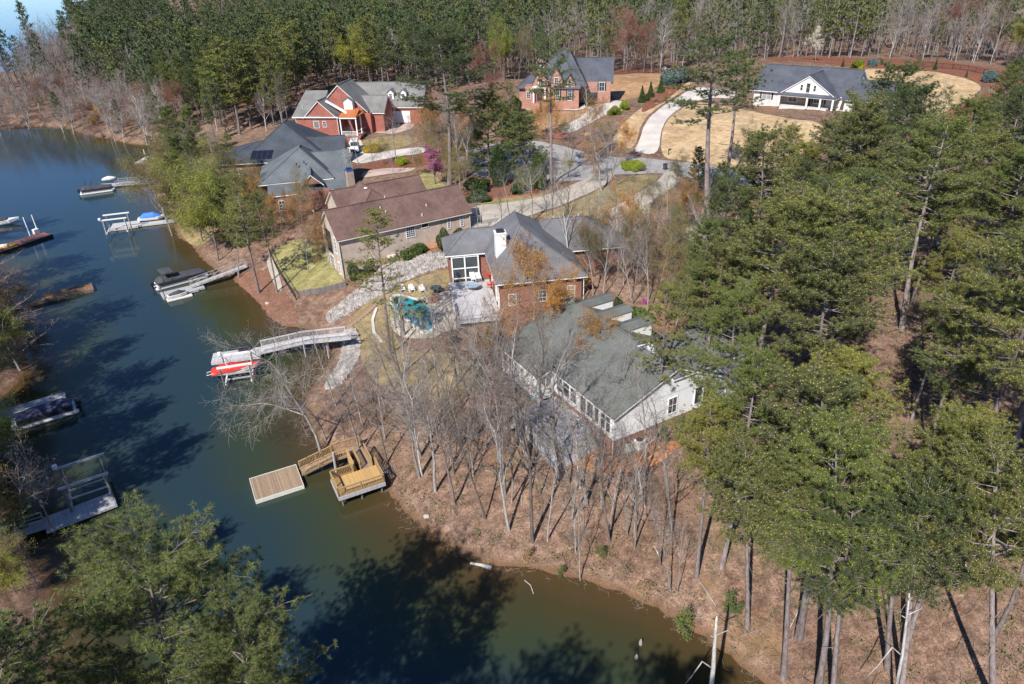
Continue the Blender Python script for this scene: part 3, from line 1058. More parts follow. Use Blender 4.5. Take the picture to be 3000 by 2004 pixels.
def gen_pine(seed, Ht=22.0, cb=0.5, R=4.2, nb=30, sub=6, tps=4, nn=12, L=0.3, W=0.035, flat=0.25, rtrunk=0.24, cone=0, top=0.3, snags=5, jit=0.12, droop=0.0):
    rng = np.random.default_rng(seed)
    w = Wood()
    k = 9
    bend = rng.normal(size=2) * 0.35
    tp = []
    for i in range(k):
        t = i / (k - 1)
        tp.append(np.array([bend[0] * math.sin(t * 2.6), bend[1] * math.sin(t * 3.1 + .4) - bend[1] * math.sin(.4), Ht * t * 0.985]))
    trad = [rtrunk * (1.25 if i == 0 else 1) * (1 - 0.8 * (i / (k - 1)) ** 1.15) for i in range(k)]
    w.tube(tp, trad, 8)

    def tpos(t):
        f = t * (k - 1)
        i = min(int(f), k - 2)
        return tp[i] * (1 - (f - i)) + tp[i + 1] * (f - i)
    C = []
    A = []
    for j in range(snags):
        t = rng.uniform(cb * 0.45, cb)
        a = rng.uniform(0, 6.28)
        p = tpos(t)
        d = np.array([math.cos(a), math.sin(a), rng.uniform(-0.1, 0.3)])
        q = p + d * rng.uniform(0.6, 1.8)
        w.tube([p, q, q + (d + rng.normal(size=3) * .3) * 0.5], [0.035, 0.02, 0.01], 3)
    ga = rng.uniform(0, 6.28)
    for j in range(nb):
        f = (j + rng.uniform(0, 0.8)) / nb
        t = cb + (0.985 - cb) * f
        prof = min(1.0, 0.55 + 1.6 * f) * (1 - max(0, f - 0.35) / 0.65 * (1 - top)) if f > 0 else .5
        Lb = R * prof * rng.uniform(0.62, 1.12)
        ga += 2.4 + rng.normal() * 0.35
        p = tpos(t)
        el = math.radians(rng.uniform(-4, 16) + 34 * f ** 1.4 - droop)
        o = np.array([math.cos(ga) * math.cos(el), math.sin(ga) * math.cos(el), math.sin(el)])
        mid = p + o * Lb * 0.5 + np.array([0, 0, -0.05 * Lb])
        end = p + o * Lb + np.array([0, 0, 0.10 * Lb]) + rng.normal(size=3) * 0.15
        rb = 0.035 + 0.045 * (1 - f)
        w.tube([p, mid, end], [rb, rb * .65, rb * .3], 4)
        side = np.cross(o, [0, 0, 1.0])
        side /= np.linalg.norm(side)
        ns = max(3, int(round(sub * (0.5 + 0.5 * prof))))
        for q in range(ns + 1):
            g = 0.34 + 0.66 * q / ns
            base = (p * (1 - g) ** 2 + 2 * mid * g * (1 - g) + end * g * g) if g < 1 else end
            sg = 1 if (q % 2) else -1
            d = o * rng.uniform(0.45, 0.9) + side * sg * rng.uniform(0.5, 1.0) + np.array([0, 0, rng.uniform(-0.1, 0.4)])
            if q == ns:
                d = o + rng.normal(size=3) * 0.15
            d /= np.linalg.norm(d)
            l2 = Lb * rng.uniform(0.2, 0.42) * (1.15 - 0.5 * g) + 0.35
            e2 = base + d * l2 + np.array([0, 0, 0.12 * l2])
            w.tube([base, e2], [rb * .4, 0.012], 3)
            for s_ in range(tps):
                h = (s_ + rng.uniform(0.3, 1.2)) / tps
                c = base + (e2 - base) * h + rng.normal(size=3) * jit * np.array([1.6, 1.6, 0.9])
                C.append(c)
                A.append(d * 0.5 + np.array([0, 0, 0.8]) + rng.normal(size=3) * 0.25)
    for _ in range(5):
        C.append(tp[-1] + rng.normal(size=3) * 0.2)
        A.append(np.array([0, 0, 1.0]))
    C = np.array(C)
    A = np.array(A)
    V, T = tufts(rng, C, A, nn, L, W)
    cones = None
    if cone:
        pick = rng.random(len(C)) < cone
        Cc = C[pick] + A[pick] / np.linalg.norm(A[pick], axis=1, keepdims=True) * L * 0.45
        cv = []
        base = np.array([[1, 0, 0], [-.5, .87, 0], [-.5, -.87, 0], [0, 0, 1.3], [0, 0, -1]]) * 0.038
        ct = np.array([[0, 1, 3], [1, 2, 3], [2, 0, 3], [1, 0, 4], [2, 1, 4], [0, 2, 4]])
        CV = (Cc[:, None, :] + base[None]).reshape(-1, 3)
        CT = (np.arange(len(Cc))[:, None, None] * 5 + ct[None]).reshape(-1, 3)
        mi = np.concatenate([np.zeros(len(T), int), np.ones(len(CT), int)])
        T = np.concatenate([T, CT + len(V)])
        V = np.concatenate([V, CV])
        cones = mi
    return w.arrays(), (V, T, cones)


def gen_bare(seed, Ht=17.0, spread=0.4, levels=4, rtrunk=0.16, fork=0.45, twig=0.011, nbud=0, bud=0.09, lean=0.0, nchild=(5, 5, 5, 5), droop=0.0, upw=0.35, lmul=0.52, jit=0.16):
    rng = np.random.default_rng(seed)
    w = Wood()
    tw = Wood()
    tips = []

    def grow(p, d, ln, r, lev):
        n = 5 if lev == 0 else (4 if lev == 1 else 3)
        pts = [p]
        dd = d.copy()
        for i in range(n):
            dd = dd + rng.normal(size=3) * (0.07 if lev == 0 else 0.2) + np.array([0, 0, upw * (0.12 if lev else 0.05)]) - np.array([0, 0, droop * 0.1 * lev])
            if lev == 0:
                dd = dd + np.array([-lean * 0.09, 0, 0])
            dd /= np.linalg.norm(dd)
            pts.append(pts[-1] + dd * ln / n)
        r1 = max(r * (0.42 if lev == 0 else 0.3), twig * 0.7)
        rad = [r + (r1 - r) * (i / n) for i in range(n + 1)]
        (w if lev <= 1 else tw).tube(pts, rad, 7 if lev == 0 else (4 if lev == 1 else 3))
        if lev >= levels:
            tips.extend(pts[1:])
            return
        nc = nchild[min(lev, len(nchild) - 1)]
        for c in range(nc):
            lo = fork if lev == 0 else 0.2
            f = lo + (1 - lo) * (c + rng.uniform(0.1, 0.9)) / nc
            i = min(int(f * n), n - 1)
            q = pts[i] * (1 - (f * n - i)) + pts[i + 1] * (f * n - i)
            base = pts[i + 1] - pts[i]
            base = base / np.linalg.norm(base)
            s = rv(rng)
            s = s - base * (s @ base)
            s /= np.linalg.norm(s) + 1e-9
            a = spread * rng.uniform(0.6, 1.35) * (1.1 if lev == 0 else 1.3)
            nd = base * math.cos(a) + s * math.sin(a)
            rr = (r + (r1 - r) * f) * 0.62
            grow(q, nd, ln * lmul * rng.uniform(0.7, 1.2) * (1.15 - 0.45 * f), max(rr, twig), lev + 1)
        grow(pts[-1], dd, ln * lmul * 0.8, max(r1 * 0.95, twig), lev + 1)

    grow(np.zeros(3), np.array([0.0, 0, 1.0]), Ht * 0.72, rtrunk, 0)
    tipa = np.array(tips)
    res = None
    if nbud:
        idx = rng.integers(0, len(tipa), nbud)
        V, T = leafbits(rng, tipa[idx], bud, jit)
        res = (V, T)
    hmax = max(float(tipa[:, 2].max()), 1)
    return w.arrays(), tw.arrays(), res, hmax


KINDS = {}


def reg(kind, parts, h):
    """parts: list of (part name, mesh)"""
    KINDS.setdefault(kind, []).append((parts, h))


def reg_pine(kind, needle, bark, conem=None, **kw):
    (wv, wf), (V, T, mi) = gen_pine(**kw)
    tm = np_mesh('trunk', wv, wf, bark, smooth=True)
    if mi is not None:
        cm = np_mesh('crown', V, T, [needle, conem], mi)
    else:
        cm = np_mesh('crown', V, T, needle)
    reg(kind, [('trunk', tm), ('crown', cm)], kw.get('Ht', 22.0))


def reg_bare(kind, bark, twigm, budm=None, **kw):
    (wv, wf), (tv, tf), res, h = gen_bare(**kw)
    tm = np_mesh('trunk', wv, wf, bark, smooth=True)
    if res is not None:
        V = np.concatenate([tv, res[0]])
        nq = len(tf)
        # triangulate the twigs so both live in one mesh
        t1 = tf[:, [0, 1, 2]]
        t2 = tf[:, [0, 2, 3]]
        T = np.concatenate([t1, t2, res[1] + len(tv)])
        mi = np.concatenate([np.zeros(nq * 2, int), np.ones(len(res[1]), int)])
        cm = np_mesh('crown', V, T, [twigm, budm], mi)
    else:
        cm = np_mesh('crown', tv, tf, twigm)
    reg(kind, [('trunk', tm), ('crown', cm)], h)


# near pine with visible needle bunches
for sd, RR, hh in ((1, 5.4, 22), (2, 4.8, 22)):
    reg_pine('near_pine', M['needle_blue'], M['bark_pine'], M['cone_orange'], seed=sd, Ht=hh, cb=0.45, R=RR, nb=58, sub=9, tps=6, nn=56, L=0.3, W=0.018, cone=0.14, rtrunk=0.27, top=0.45)
# stand pines
for sd, RR, cbb, cn in ((11, 4.6, .52, .4), (12, 4.0, .58, .0), (13, 4.3, .55, .5), (14, 3.5, .6, .1), (15, 4.8, .5, 0.0), (16, 3.4, .46, .2)):
    reg_pine('pine', M['needle'], M['bark_pine'], M['cone_yellow'], seed=sd, cb=cbb, R=RR, nb=42, sub=9, tps=5, nn=36, L=0.29, W=0.029, cone=cn, top=.4)
for sd, RR, cbb, cn in ((21, 4.5, .58, .7), (22, 4.1, .62, .6), (23, 3.6, .66, .5)):
    reg_pine('yellow_pine', M['needle_fresh'], M['bark_pine'], M['cone_yellow'], seed=sd, cb=cbb, R=RR, nb=42, sub=9, tps=5, nn=36, L=0.29, W=0.029, cone=cn, top=.4)
for sd, RR, cbb in ((31, 3.6, .42), (32, 3.2, .5)):
    reg_pine('thin_pine', M['needle_fresh'], M['bark_pine'], None, seed=sd, Ht=19, cb=cbb, R=RR, nb=26, sub=6, tps=4, nn=14, L=0.36, W=0.055, rtrunk=.17, top=.3)
for sd, RR, cbb in ((36, 4.2, .6), (37, 3.6, .68)):
    reg_pine('tall_pine', M['needle'], M['bark_pine'], None, seed=sd, Ht=26, cb=cbb, R=RR, nb=30, sub=7, tps=5, nn=14, L=0.36, W=0.06, rtrunk=.26, top=.5, snags=8)
for sd, RR, cbb in ((41, 3.3, .35), (42, 2.9, .42), (43, 3.6, .4), (44, 3.0, .3)):
    reg_pine('far_pine', M['needle_far'], M['bark_dark'], None, seed=sd, Ht=20, cb=cbb, R=RR, nb=30, sub=5, tps=4, nn=8, L=0.55, W=0.16, rtrunk=.2, top=.3, snags=3, jit=.2)
for sd, RR, cbb in ((46, 3.3, .35), (47, 3.0, .42)):
    reg_pine('far_bright_pine', M['needle_fresh'], M['bark_dark'], None, seed=sd, Ht=20, cb=cbb, R=RR, nb=30, sub=5, tps=4, nn=8, L=0.55, W=0.15, rtrunk=.2, top=.3, snags=3, jit=.2)
for sd, RR in ((91, 3.6), (92, 3.2)):
    reg_pine('low_pine', M['needle'], M['bark_dark'], None, seed=sd, Ht=13, cb=.12, R=RR, nb=44, sub=7, tps=5, nn=14, L=0.34, W=0.07, rtrunk=.17, top=.25, snags=0)
# deciduous
for sd, sp, lv, r in ((51, .5, 4, .17), (52, .42, 4, .14), (53, .6, 4, .19), (54, .4, 4, .13)):
    reg_bare('bare', M['bark_grey'] if sd % 2 else M['bark_dark'], M['twig_grey'] if sd % 2 else M['twig_dark'], seed=sd, spread=sp * 1.25, rtrunk=r * 1.45, nchild=(7, 5, 3, 3), lmul=.56, twig=.012)
for sd, sp in ((56, .38), (57, .32), (58, .45)):
    reg_bare('slim_bare', M['bark_pale'] if sd == 57 else M['bark_grey'], M['twig_grey'], seed=sd, spread=sp, rtrunk=.17, fork=.42, nchild=(7, 4, 3, 2), Ht=16, twig=.012, lmul=.52)
reg_bare('shore_bare', M['bark_pale'], M['twig_grey'], M['bud_green'], seed=61, spread=.62, rtrunk=.2, fork=.35, nbud=900, bud=.09, lean=1.0, lmul=.62, upw=.1)
reg_bare('shore_bare', M['bark_grey'], M['twig_grey'], M['bud_green'], seed=62, spread=.6, rtrunk=.17, fork=.4, nbud=300, bud=.08, lean=1.3, lmul=.6, upw=.1)
for sd in (64, 65):
    reg_bare('far_bare', M['bark_pale'], M['twig_grey'], seed=sd, spread=.5, rtrunk=.2, twig=.03, nchild=(10, 8, 6, 4), levels=3, fork=.25, lmul=.5)
reg_bare('far_bare', M['bark_grey'], M['twig_brown'], seed=66, spread=.6, rtrunk=.2, twig=.032, nchild=(10, 8, 6, 4), levels=3, fork=.2, lmul=.5)
for sd in (67, 68):
    reg_bare('brush_tree', M['bark_grey'], M['twig_brown'], seed=sd, Ht=8, spread=.6, rtrunk=.09, twig=.012, fork=.15, nchild=(7, 5, 5, 3), levels=3)
reg_bare('orange_bud', M['bark_grey'], M['twig_brown'], M['bud_orange'], seed=71, spread=0.65, lmul=.6, nchild=(7, 5, 5, 4), fork=.35, rtrunk=.14, nbud=17160, bud=.14, Ht=14, jit=.2)
reg_bare('orange_bud', M['bark_grey'], M['twig_brown'], M['bud_orange'], seed=72, spread=0.8, lmul=.6, nchild=(7, 5, 5, 4), fork=.35, rtrunk=.13, nbud=13860, bud=.14, Ht=14, jit=.2)
reg_bare('red_bud', M['bark_grey'], M['twig_brown'], M['bud_red'], seed=73, spread=0.61, lmul=.6, nchild=(7, 5, 5, 4), fork=.35, rtrunk=.14, nbud=11000, bud=.13, Ht=15, jit=.2)
reg_bare('lime_tree', M['bark_dark'], M['twig_brown'], M['bud_green'], seed=74, spread=0.72, lmul=.6, nchild=(7, 5, 5, 4), fork=.35, rtrunk=.15, nbud=16500, bud=.17, Ht=14, jit=.3)
reg_bare('lime_tree', M['bark_dark'], M['twig_brown'], M['bud_green'], seed=75, spread=0.72, lmul=.6, nchild=(7, 5, 5, 4), fork=.35, rtrunk=.15, nbud=11440, bud=.16, Ht=14, jit=.3)
reg_bare('olive_tree', M['bark_grey'], M['twig_brown'], M['bud_olive'], seed=76, spread=0.72, lmul=.6, nchild=(7, 5, 5, 4), fork=.35, rtrunk=.15, nbud=11440, bud=.14, Ht=14, jit=.3)
reg_bare('redbud', M['bark_dark'], M['twig_brown'], M['bud_pink'], seed=77, spread=.7, rtrunk=.13, nbud=6000, bud=.14, Ht=6, fork=.2, jit=.15)
reg_bare('white_tree', M['bark_grey'], M['twig_grey'], M['bud_white'], seed=78, spread=.6, rtrunk=.11, nbud=4200, bud=.12, Ht=8, fork=.25, jit=.15)
reg_bare('pear_tree', M['bark_grey'], M['twig_grey'], M['bud_white'], seed=79, spread=.35, rtrunk=.11, nbud=2200, bud=.11, Ht=9, fork=.2, jit=.1)
reg_bare('yellow_bush', M['bark_grey'], M['twig_grey'], M['bud_yellow'], seed=80, spread=.8, rtrunk=.05, nbud=3500, bud=.2, Ht=2.5, fork=.1, jit=.2)


def gen_ball(kind, mat, n, leaf, seed, sq=(1, 1, .85), bumps=5, cone=False, bark=None):
    """clipped or natural shrub: leaves spread through an uneven body, with stems inside"""
    rng = np.random.default_rng(seed)
    Dn = rng.normal(size=(n, 3))
    Dn /= np.linalg.norm(Dn, axis=1, keepdims=True)
    B = rng.normal(size=(bumps, 3))
    B /= np.linalg.norm(B, axis=1, keepdims=True)
    lump = 1 + 0.3 * np.sin(5 * (Dn @ B.T)).mean(1) * 2
    r = lump * rng.uniform(0.72, 1.0, n) ** 0.5
    P = Dn * r[:, None] * np.array(sq)
    P[:, 2] += sq[2]
    if cone:
        z = rng.uniform(0, 1, n) ** 1.5
        a = rng.uniform(0, 6.28, n)
        rr = (1 - z) * (1 + .12 * np.sin(z * 40 + a * 3)) * rng.uniform(.75, 1, n)
        P = np.stack([np.cos(a) * rr * sq[0], np.sin(a) * rr * sq[1], z * 2 * sq[2] + .1], 1)
    V, T = leafbits(rng, P, leaf, leaf * 0.25)
    w = Wood()
    for i in range(5):
        a = i * 1.256
        w.tube([(0, 0, 0), (math.cos(a) * .25, math.sin(a) * .25, sq[2] * .5), (math.cos(a) * .6 * sq[0], math.sin(a) * .6 * sq[1], sq[2] * 1.1)], [.06, .04, .015], 4)
    wv, wf = w.arrays()
    reg(kind, [('stem', np_mesh('stem', wv, wf, bark or M['bark_dark'])), ('foliage', np_mesh('foliage', V, T, mat))], sq[2] * 2)


for sd in (101, 102):
    reg_bare('sapling', M['bark_grey'], M['twig_brown'], M['needle'], seed=sd, Ht=2.6, spread=.9, rtrunk=.04, twig=.008, nbud=2600, bud=.1, fork=.05, nchild=(8, 5, 4), levels=3, jit=.1)
reg_bare('straw_sapling', M['bark_grey'], M['twig_brown'], M['tan_straw'], seed=103, Ht=1.6, spread=1.1, rtrunk=.03, twig=.008, nbud=2600, bud=.09, fork=.02, nchild=(9, 6, 4), levels=3, jit=.12)
gen_ball('boxwood', M['leaf_box'], 5200, .14, 1)
gen_ball('boxwood', M['leaf_box'], 5200, .14, 2, (1, .95, .75))
gen_ball('evergreen', M['leaf_mag'], 14000, .075, 3, (1, 1, 1.5), 7)
gen_ball('evergreen', M['leaf_mag'], 14000, .075, 4, (1, .9, 1.25), 9)
gen_ball('lime_shrub', M['leaf_lime'], 4200, .14, 5)
gen_ball('gold_shrub', M['leaf_gold'], 4200, .14, 6, (1, 1, .8))
gen_ball('blue_spruce', M['leaf_blue'], 5200, .13, 7, (1, 1, 1.0))
gen_ball('arborvitae', M['leaf_box'], 4500, .13, 8, (.75, .75, 1.6), cone=True)
gen_ball('cedar', M['needle_fresh'], 22000, .06, 9, (.75, .75, 1.4), cone=True)
gen_ball('laurel', M['leaf_box'], 7000, .07, 10, (1, 1, .7))
reg_bare('azalea', M['bark_grey'], M['twig_brown'], M['bud_magenta'], seed=104, Ht=1.8, spread=.9, rtrunk=.03, twig=.008, nbud=900, bud=.09, fork=.05, nchild=(8, 5, 4), levels=3, jit=.1)
gen_ball('dry_clump', M['tan_straw'], 5000, .07, 13, (1, 1, .4))
gen_ball('shade_shrub', M['needle'], 7000, .08, 14, (1, 1, .9))


def gen_weeping(seed):
    rng = np.random.default_rng(seed)
    w = Wood()
    w.tube([(0, 0, 0), (.1, 0, 2.5), (.3, .1, 4.4)], [.14, .1, .05], 6)
    P = []
    for i in range(150):
        a = rng.uniform(0, 6.28)
        r = rng.uniform(.4, 2.3)
        z = 4.6 - r * .55 + rng.uniform(-.2, .3)
        ln = rng.uniform(1.8, 3.2)
        x, y = math.cos(a) * r, math.sin(a) * r
        w.tube([(0.2, 0, 4.2), (x * .6, y * .6, z + .3), (x, y, z)], [.03, .02, .01], 3)
        for q in range(34):
            P.append((x * (1 + .02 * q / 34), y * (1 + .02 * q / 34), max(z - ln * q / 34, .15)))
    V, T = leafbits(rng, np.array(P), .15, .06)
    wv, wf = w.arrays()
    reg('weeping', [('trunk', np_mesh('trunk', wv, wf, M['bark_dark'])), ('foliage', np_mesh('foliage', V, T, M['needle_blue']))], 4.8)


gen_weeping(5)


def gen_palm(seed):
    rng = np.random.default_rng(seed)
    w = Wood()
    w.tube([(0, 0, 0), (.05, 0, 1.5), (0, .05, 3.2)], [.2, .17, .19], 8)
    V = []
    T = []
    for i in range(30):
        a = i * 2.4
        el = math.radians(rng.uniform(-35, 70))
        d = np.array([math.cos(a) * math.cos(el), math.sin(a) * math.cos(el), math.sin(el)])
        c = np.array([0, 0, 3.2]) + d * rng.uniform(.6, .9)
        w.tube([(0, 0, 3.15), tuple(c)], [.03, .015], 3)
        side = np.cross(d, [0, 0, 1])
        side /= np.linalg.norm(side)
        for q in range(15):
            f = (q - 7) / 7
            dd = d * math.cos(f * 1.5) + side * math.sin(f * 1.5)
            ln = rng.uniform(.7, .95) * (1 - .25 * abs(f))
            tip = c + dd * ln + np.array([0, 0, -.22 * ln])
            pw = np.cross(dd, [0, 0, 1.0])
            pw = pw / (np.linalg.norm(pw) + 1e-6) * .035
            n = len(V)
            V += [c - pw, c + pw, tip]
            T.append((n, n + 1, n + 2))
    wv, wf = w.arrays()
    reg('palm', [('trunk', np_mesh('trunk', wv, wf, M['bark_pine'])), ('crown', np_mesh('crown', np.array(V), np.array(T), M['leaf_palm']))], 3.9)


gen_palm(3)

TREE_RND = random.Random(77)
TREE_NAME = dict(near_pine='pine_tree', pine='pine_tree', yellow_pine='pine_tree', thin_pine='pine_tree', low_pine='pine_tree', tall_pine='pine_tree', far_pine='pine_tree', far_bright_pine='pine_tree',
                 bare='leafless_tree', slim_bare='leafless_tree', shore_bare='leafless_tree', far_bare='leafless_tree', brush_tree='leafless_tree', cedar='cedar_tree', redbud='blossoming_tree', white_tree='blossoming_tree', pear_tree='blossoming_tree')
COUNT = {}


def plant(kind, pos, height, label, group=None, top=None, wide=1.0, name=None, cat='tree', var=None, rot=None):
    """pos (x, y, z) of the foot; height in metres; top: (x, y) shift of the tip for a leaning stem"""
    vs = KINDS[kind]
    c = COUNT.get(kind, 0)
    COUNT[kind] = c + 1
    parts, h0 = vs[(c if var is None else var) % len(vs)]
    s = height / h0
    e = bpy.data.objects.new(name or TREE_NAME.get(kind, 'budding_tree'), None)
    COL.objects.link(e)
    e.empty_display_size = 0.3
    e.location = (pos[0], pos[1], pos[2] - 0.08)
    rz = TREE_RND.uniform(0, 6.28) if rot is None else rot
    e.rotation_mode = 'QUATERNION'
    q = Matrix.Rotation(rz, 3, 'Z').to_quaternion()
    if top:
        t = Vector((top[0], top[1], height)).normalized()
        q = Vector((0, 0, 1)).rotation_difference(t) @ q
    e.rotation_quaternion = q
    e.scale = (s * wide, s * wide, s)
    tag(e, label, cat, group)
    for pn, me in parts:
        o = bpy.data.objects.new(pn, me)
        COL.objects.link(o)
        o.parent = e
    return e


def tree_px(kind, u, v, vtop, label, utop=None, wide=1.0, z=None, **kw):
    """foot and tip where the photograph shows them"""
    if z is None:
        p = hit(u, v)
    else:
        g = G(u, v, z)
        p = (g[0], g[1], z)
    # height: walk up until the tip projects to vtop
    lo, hi = 0.3, 45.0
    for _ in range(30):
        m = (lo + hi) / 2
        if p[2] + m < CAM_H - 1 and proj(p[0], p[1], p[2] + m)[1] > vtop:
            lo = m
        else:
            hi = m
    h = lo
    top = None
    if utop is not None:
        # sideways shift of the tip at its own height
        a = proj(p[0], p[1], p[2] + h)[0]
        b = proj(p[0] + 1, p[1], p[2] + h)[0]
        top = ((utop - a) / (b - a), 0)
    return plant(kind, p, h, label, top=top, wide=wide, **kw)


def scatter(poly, dist, seed, jitter=0.9, n=100000, avoid=()):
    """points at least dist apart inside a polygon, nearest the camera first"""
    rnd = random.Random(seed)
    xs = [p[0] for p in poly]
    ys = [p[1] for p in poly]
    out = []
    cell = {}
    tries = int((max(xs) - min(xs)) * (max(ys) - min(ys)) / dist ** 2 * 14)
    for _ in range(tries):
        x = rnd.uniform(min(xs), max(xs))
        y = rnd.uniform(min(ys), max(ys))
        if not inpoly(x, y, poly):
            continue
        if any(inpoly(x, y, a) for a in avoid):
            continue
        k = (int(x // dist), int(y // dist))
        ok = True
        for i in (-1, 0, 1):
            for j in (-1, 0, 1):
                for q in cell.get((k[0] + i, k[1] + j), ()):
                    if (q[0] - x) ** 2 + (q[1] - y) ** 2 < (dist * jitter) ** 2:
                        ok = False
        if ok:
            cell.setdefault(k, []).append((x, y))
            out.append((x, y))
        if len(out) >= n:
            break
    out.sort(key=lambda p: p[1])
    return out


ORD = ['first', 'second', 'third', 'fourth', 'fifth', 'sixth', 'seventh', 'eighth', 'ninth', 'tenth', 'eleventh', 'twelfth', 'thirteenth', 'fourteenth', 'fifteenth',
       'sixteenth', 'seventeenth', 'eighteenth', 'nineteenth', 'twentieth', 'twenty-first', 'twenty-second', 'twenty-third', 'twenty-fourth', 'twenty-fifth', 'twenty-sixth',
       'twenty-seventh', 'twenty-eighth', 'twenty-ninth', 'thirtieth', 'thirty-first', 'thirty-second', 'thirty-third', 'thirty-fourth', 'thirty-fifth', 'thirty-sixth']


def rows(points, per):
    """split scattered points into rows by depth, each sorted left to right: yields (point, row, place)"""
    pts = sorted(points, key=lambda p: p[1])
    for r in range(0, len(pts), per):
        for k, p in enumerate(sorted(pts[r:r + per], key=lambda p: p[0] / max(p[1], 1))):
            yield p, r // per, k
# ---------------------------------------------------------------- houses
class House:
    """a building in its own frame: x to the right along one wall, y away from it"""

    def __init__(s, name, label, org, z, deg, wallm, roofm, cat='house'):
        s.root = empty(name, (org[0], org[1], z), math.radians(deg), label, cat)
        s.W = {}
        s.R = MB()
        s.T = MB()
        s.wallm = wallm
        s.roofm = roofm

    def wall(s, x0, x1, y0, y1, z0, z1, mat=None):
        s.W.setdefault(mat or s.wallm, MB()).box(x0, x1, y0, y1, z0, z1)

    def slope(s, pts, th=0.12):
        s.R.slab(pts, th)
        s.T.slab([(p[0], p[1], p[2] - th - 0.004) for p in pts], 0.16)

    def gable(s, x0, x1, y0, y1, ze, zr, axis='y', oh=0.4, og=0.35, wallm=None, shift=0.0, walls=True):
        """ridge runs along axis; ze is the eave height at the wall line"""
        if axis == 'y':
            xm = (x0 + x1) / 2 + shift
            k1 = (zr - ze) / (xm - x0)
            k2 = (zr - ze) / (x1 - xm)
            s.slope([(x0 - oh, y0 - og, ze - k1 * oh), (xm, y0 - og, zr), (xm, y1 + og, zr), (x0 - oh, y1 + og, ze - k1 * oh)])
            s.slope([(xm, y0 - og, zr + .002), (x1 + oh, y0 - og, ze - k2 * oh), (x1 + oh, y1 + og, ze - k2 * oh), (xm, y1 + og, zr + .002)])
            if walls:
                w = s.W.setdefault(wallm or s.wallm, MB())
                for y, dy in ((y0, .2), (y1 - .2, .2)):
                    w.prism([(x0, y, ze - .13), (x1, y, ze - .13), (xm, y, zr - .3)], (0, dy, 0))
            s.R.beam((xm, y0 - og, zr + .02), (xm, y1 + og, zr + .02), .3, .06)
        else:
            ym = (y0 + y1) / 2 + shift
            k1 = (zr - ze) / (ym - y0)
            k2 = (zr - ze) / (y1 - ym)
            s.slope([(x0 - og, y0 - oh, ze - k1 * oh), (x1 + og, y0 - oh, ze - k1 * oh), (x1 + og, ym, zr), (x0 - og, ym, zr)])
            s.slope([(x0 - og, ym, zr + .002), (x1 + og, ym, zr + .002), (x1 + og, y1 + oh, ze - k2 * oh), (x0 - og, y1 + oh, ze - k2 * oh)])
            if walls:
                w = s.W.setdefault(wallm or s.wallm, MB())
                for x in (x0, x1 - .2):
                    w.prism([(x, y0, ze - .13), (x, y1, ze - .13), (x, ym, zr - .3)], (.2, 0, 0))
            s.R.beam((x0 - og, ym, zr + .02), (x1 + og, ym, zr + .02), .3, .06)

    def hip(s, x0, x1, y0, y1, ze, zr, oh=0.4, ridge=None, axis=None):
        """four slopes; ridge = (xa, ya, xb, yb) or computed"""
        X0, X1, Y0, Y1 = x0 - oh, x1 + oh, y0 - oh, y1 + oh
        if ridge is None:
            wx, wy = X1 - X0, Y1 - Y0
            if (axis or ('x' if wx > wy else 'y')) == 'x':
                i = min(wy / 2, wx / 2 - .1)
                ridge = (X0 + i, (Y0 + Y1) / 2, X1 - i, (Y0 + Y1) / 2)
            else:
                i = min(wx / 2, wy / 2 - .1)
                ridge = ((X0 + X1) / 2, Y0 + i, (X0 + X1) / 2, Y1 - i)
        xa, ya, xb, yb = ridge
        a, b = (xa, ya, zr), (xb, yb, zr)
        c = [(X0, Y0, ze), (X1, Y0, ze), (X1, Y1, ze), (X0, Y1, ze)]
        if abs(yb - ya) < abs(xb - xa) or abs(xb - xa) > 0.01 and ya == yb:
            fs = [[c[0], c[1], b, a], [c[1], c[2], b], [c[2], c[3], a, b], [c[3], c[0], a]]
        else:
            fs = [[c[0], c[1], a], [c[1], c[2], b, a], [c[2], c[3], b], [c[3], c[0], a, b]]
        for f in fs:
            s.slope(f)
        s.R.beam(a, b, .3, .06)
        for p, q in zip(c, (a, b, b, a) if ya == yb else (a, a, b, b)):
            s.R.beam((p[0], p[1], p[2] + .02), (q[0], q[1], q[2] + .02), .25, .05)

    def window(s, x, y, z, w, h, face, nx=2, ny=3, frame=None, glass=None, shutters=False, name='window', fw=.09):
        """face: 'x-', 'x+', 'y-', 'y+'; centre of the opening on the wall surface"""
        f = MB()
        g = MB()
        sh = MB()
        o = -1 if face[1] == '-' else 1

        def B(mb, a0, a1, z0, z1, d0, d1):
            d0, d1 = sorted((d0 * o, d1 * o))
            if face[0] == 'y':
                mb.box(x + a0, x + a1, y + d0, y + d1, z0, z1)
            else:
                mb.box(x + d0, x + d1, y + a0, y + a1, z0, z1)
        z0, z1 = z - h / 2, z + h / 2
        B(f, -w / 2 - fw, w / 2 + fw, z1, z1 + fw, 0.005, .08)
        B(f, -w / 2 - fw, w / 2 + fw, z0 - fw, z0, 0.005, .1)
        B(f, -w / 2 - fw, -w / 2, z0, z1, 0.005, .075)
        B(f, w / 2, w / 2 + fw, z0, z1, 0.005, .075)
        for i in range(1, nx):
            a = -w / 2 + w * i / nx
            B(f, a - .02, a + .02, z0, z1, .02, .055)
        for j in range(1, ny):
            c = z0 + h * j / ny
            B(f, -w / 2, w / 2, c - .02, c + .02, .02, .052)
        B(g, -w / 2, w / 2, z0, z1, .006, .03)
        wo = f.build(name, frame or M['white'], s.root)
        g.build('pane', glass or M['glass'], wo)
        if shutters:
            B(sh, -w / 2 - fw - .42, -w / 2 - fw - .03, z0, z1, .006, .06)
            so = sh.build('shutter', M['shutter'], s.root)
            sh = MB()
            B(sh, w / 2 + fw + .03, w / 2 + fw + .42, z0, z1, .006, .06)
            so = sh.build('shutter', M['shutter'], s.root)
        return wo

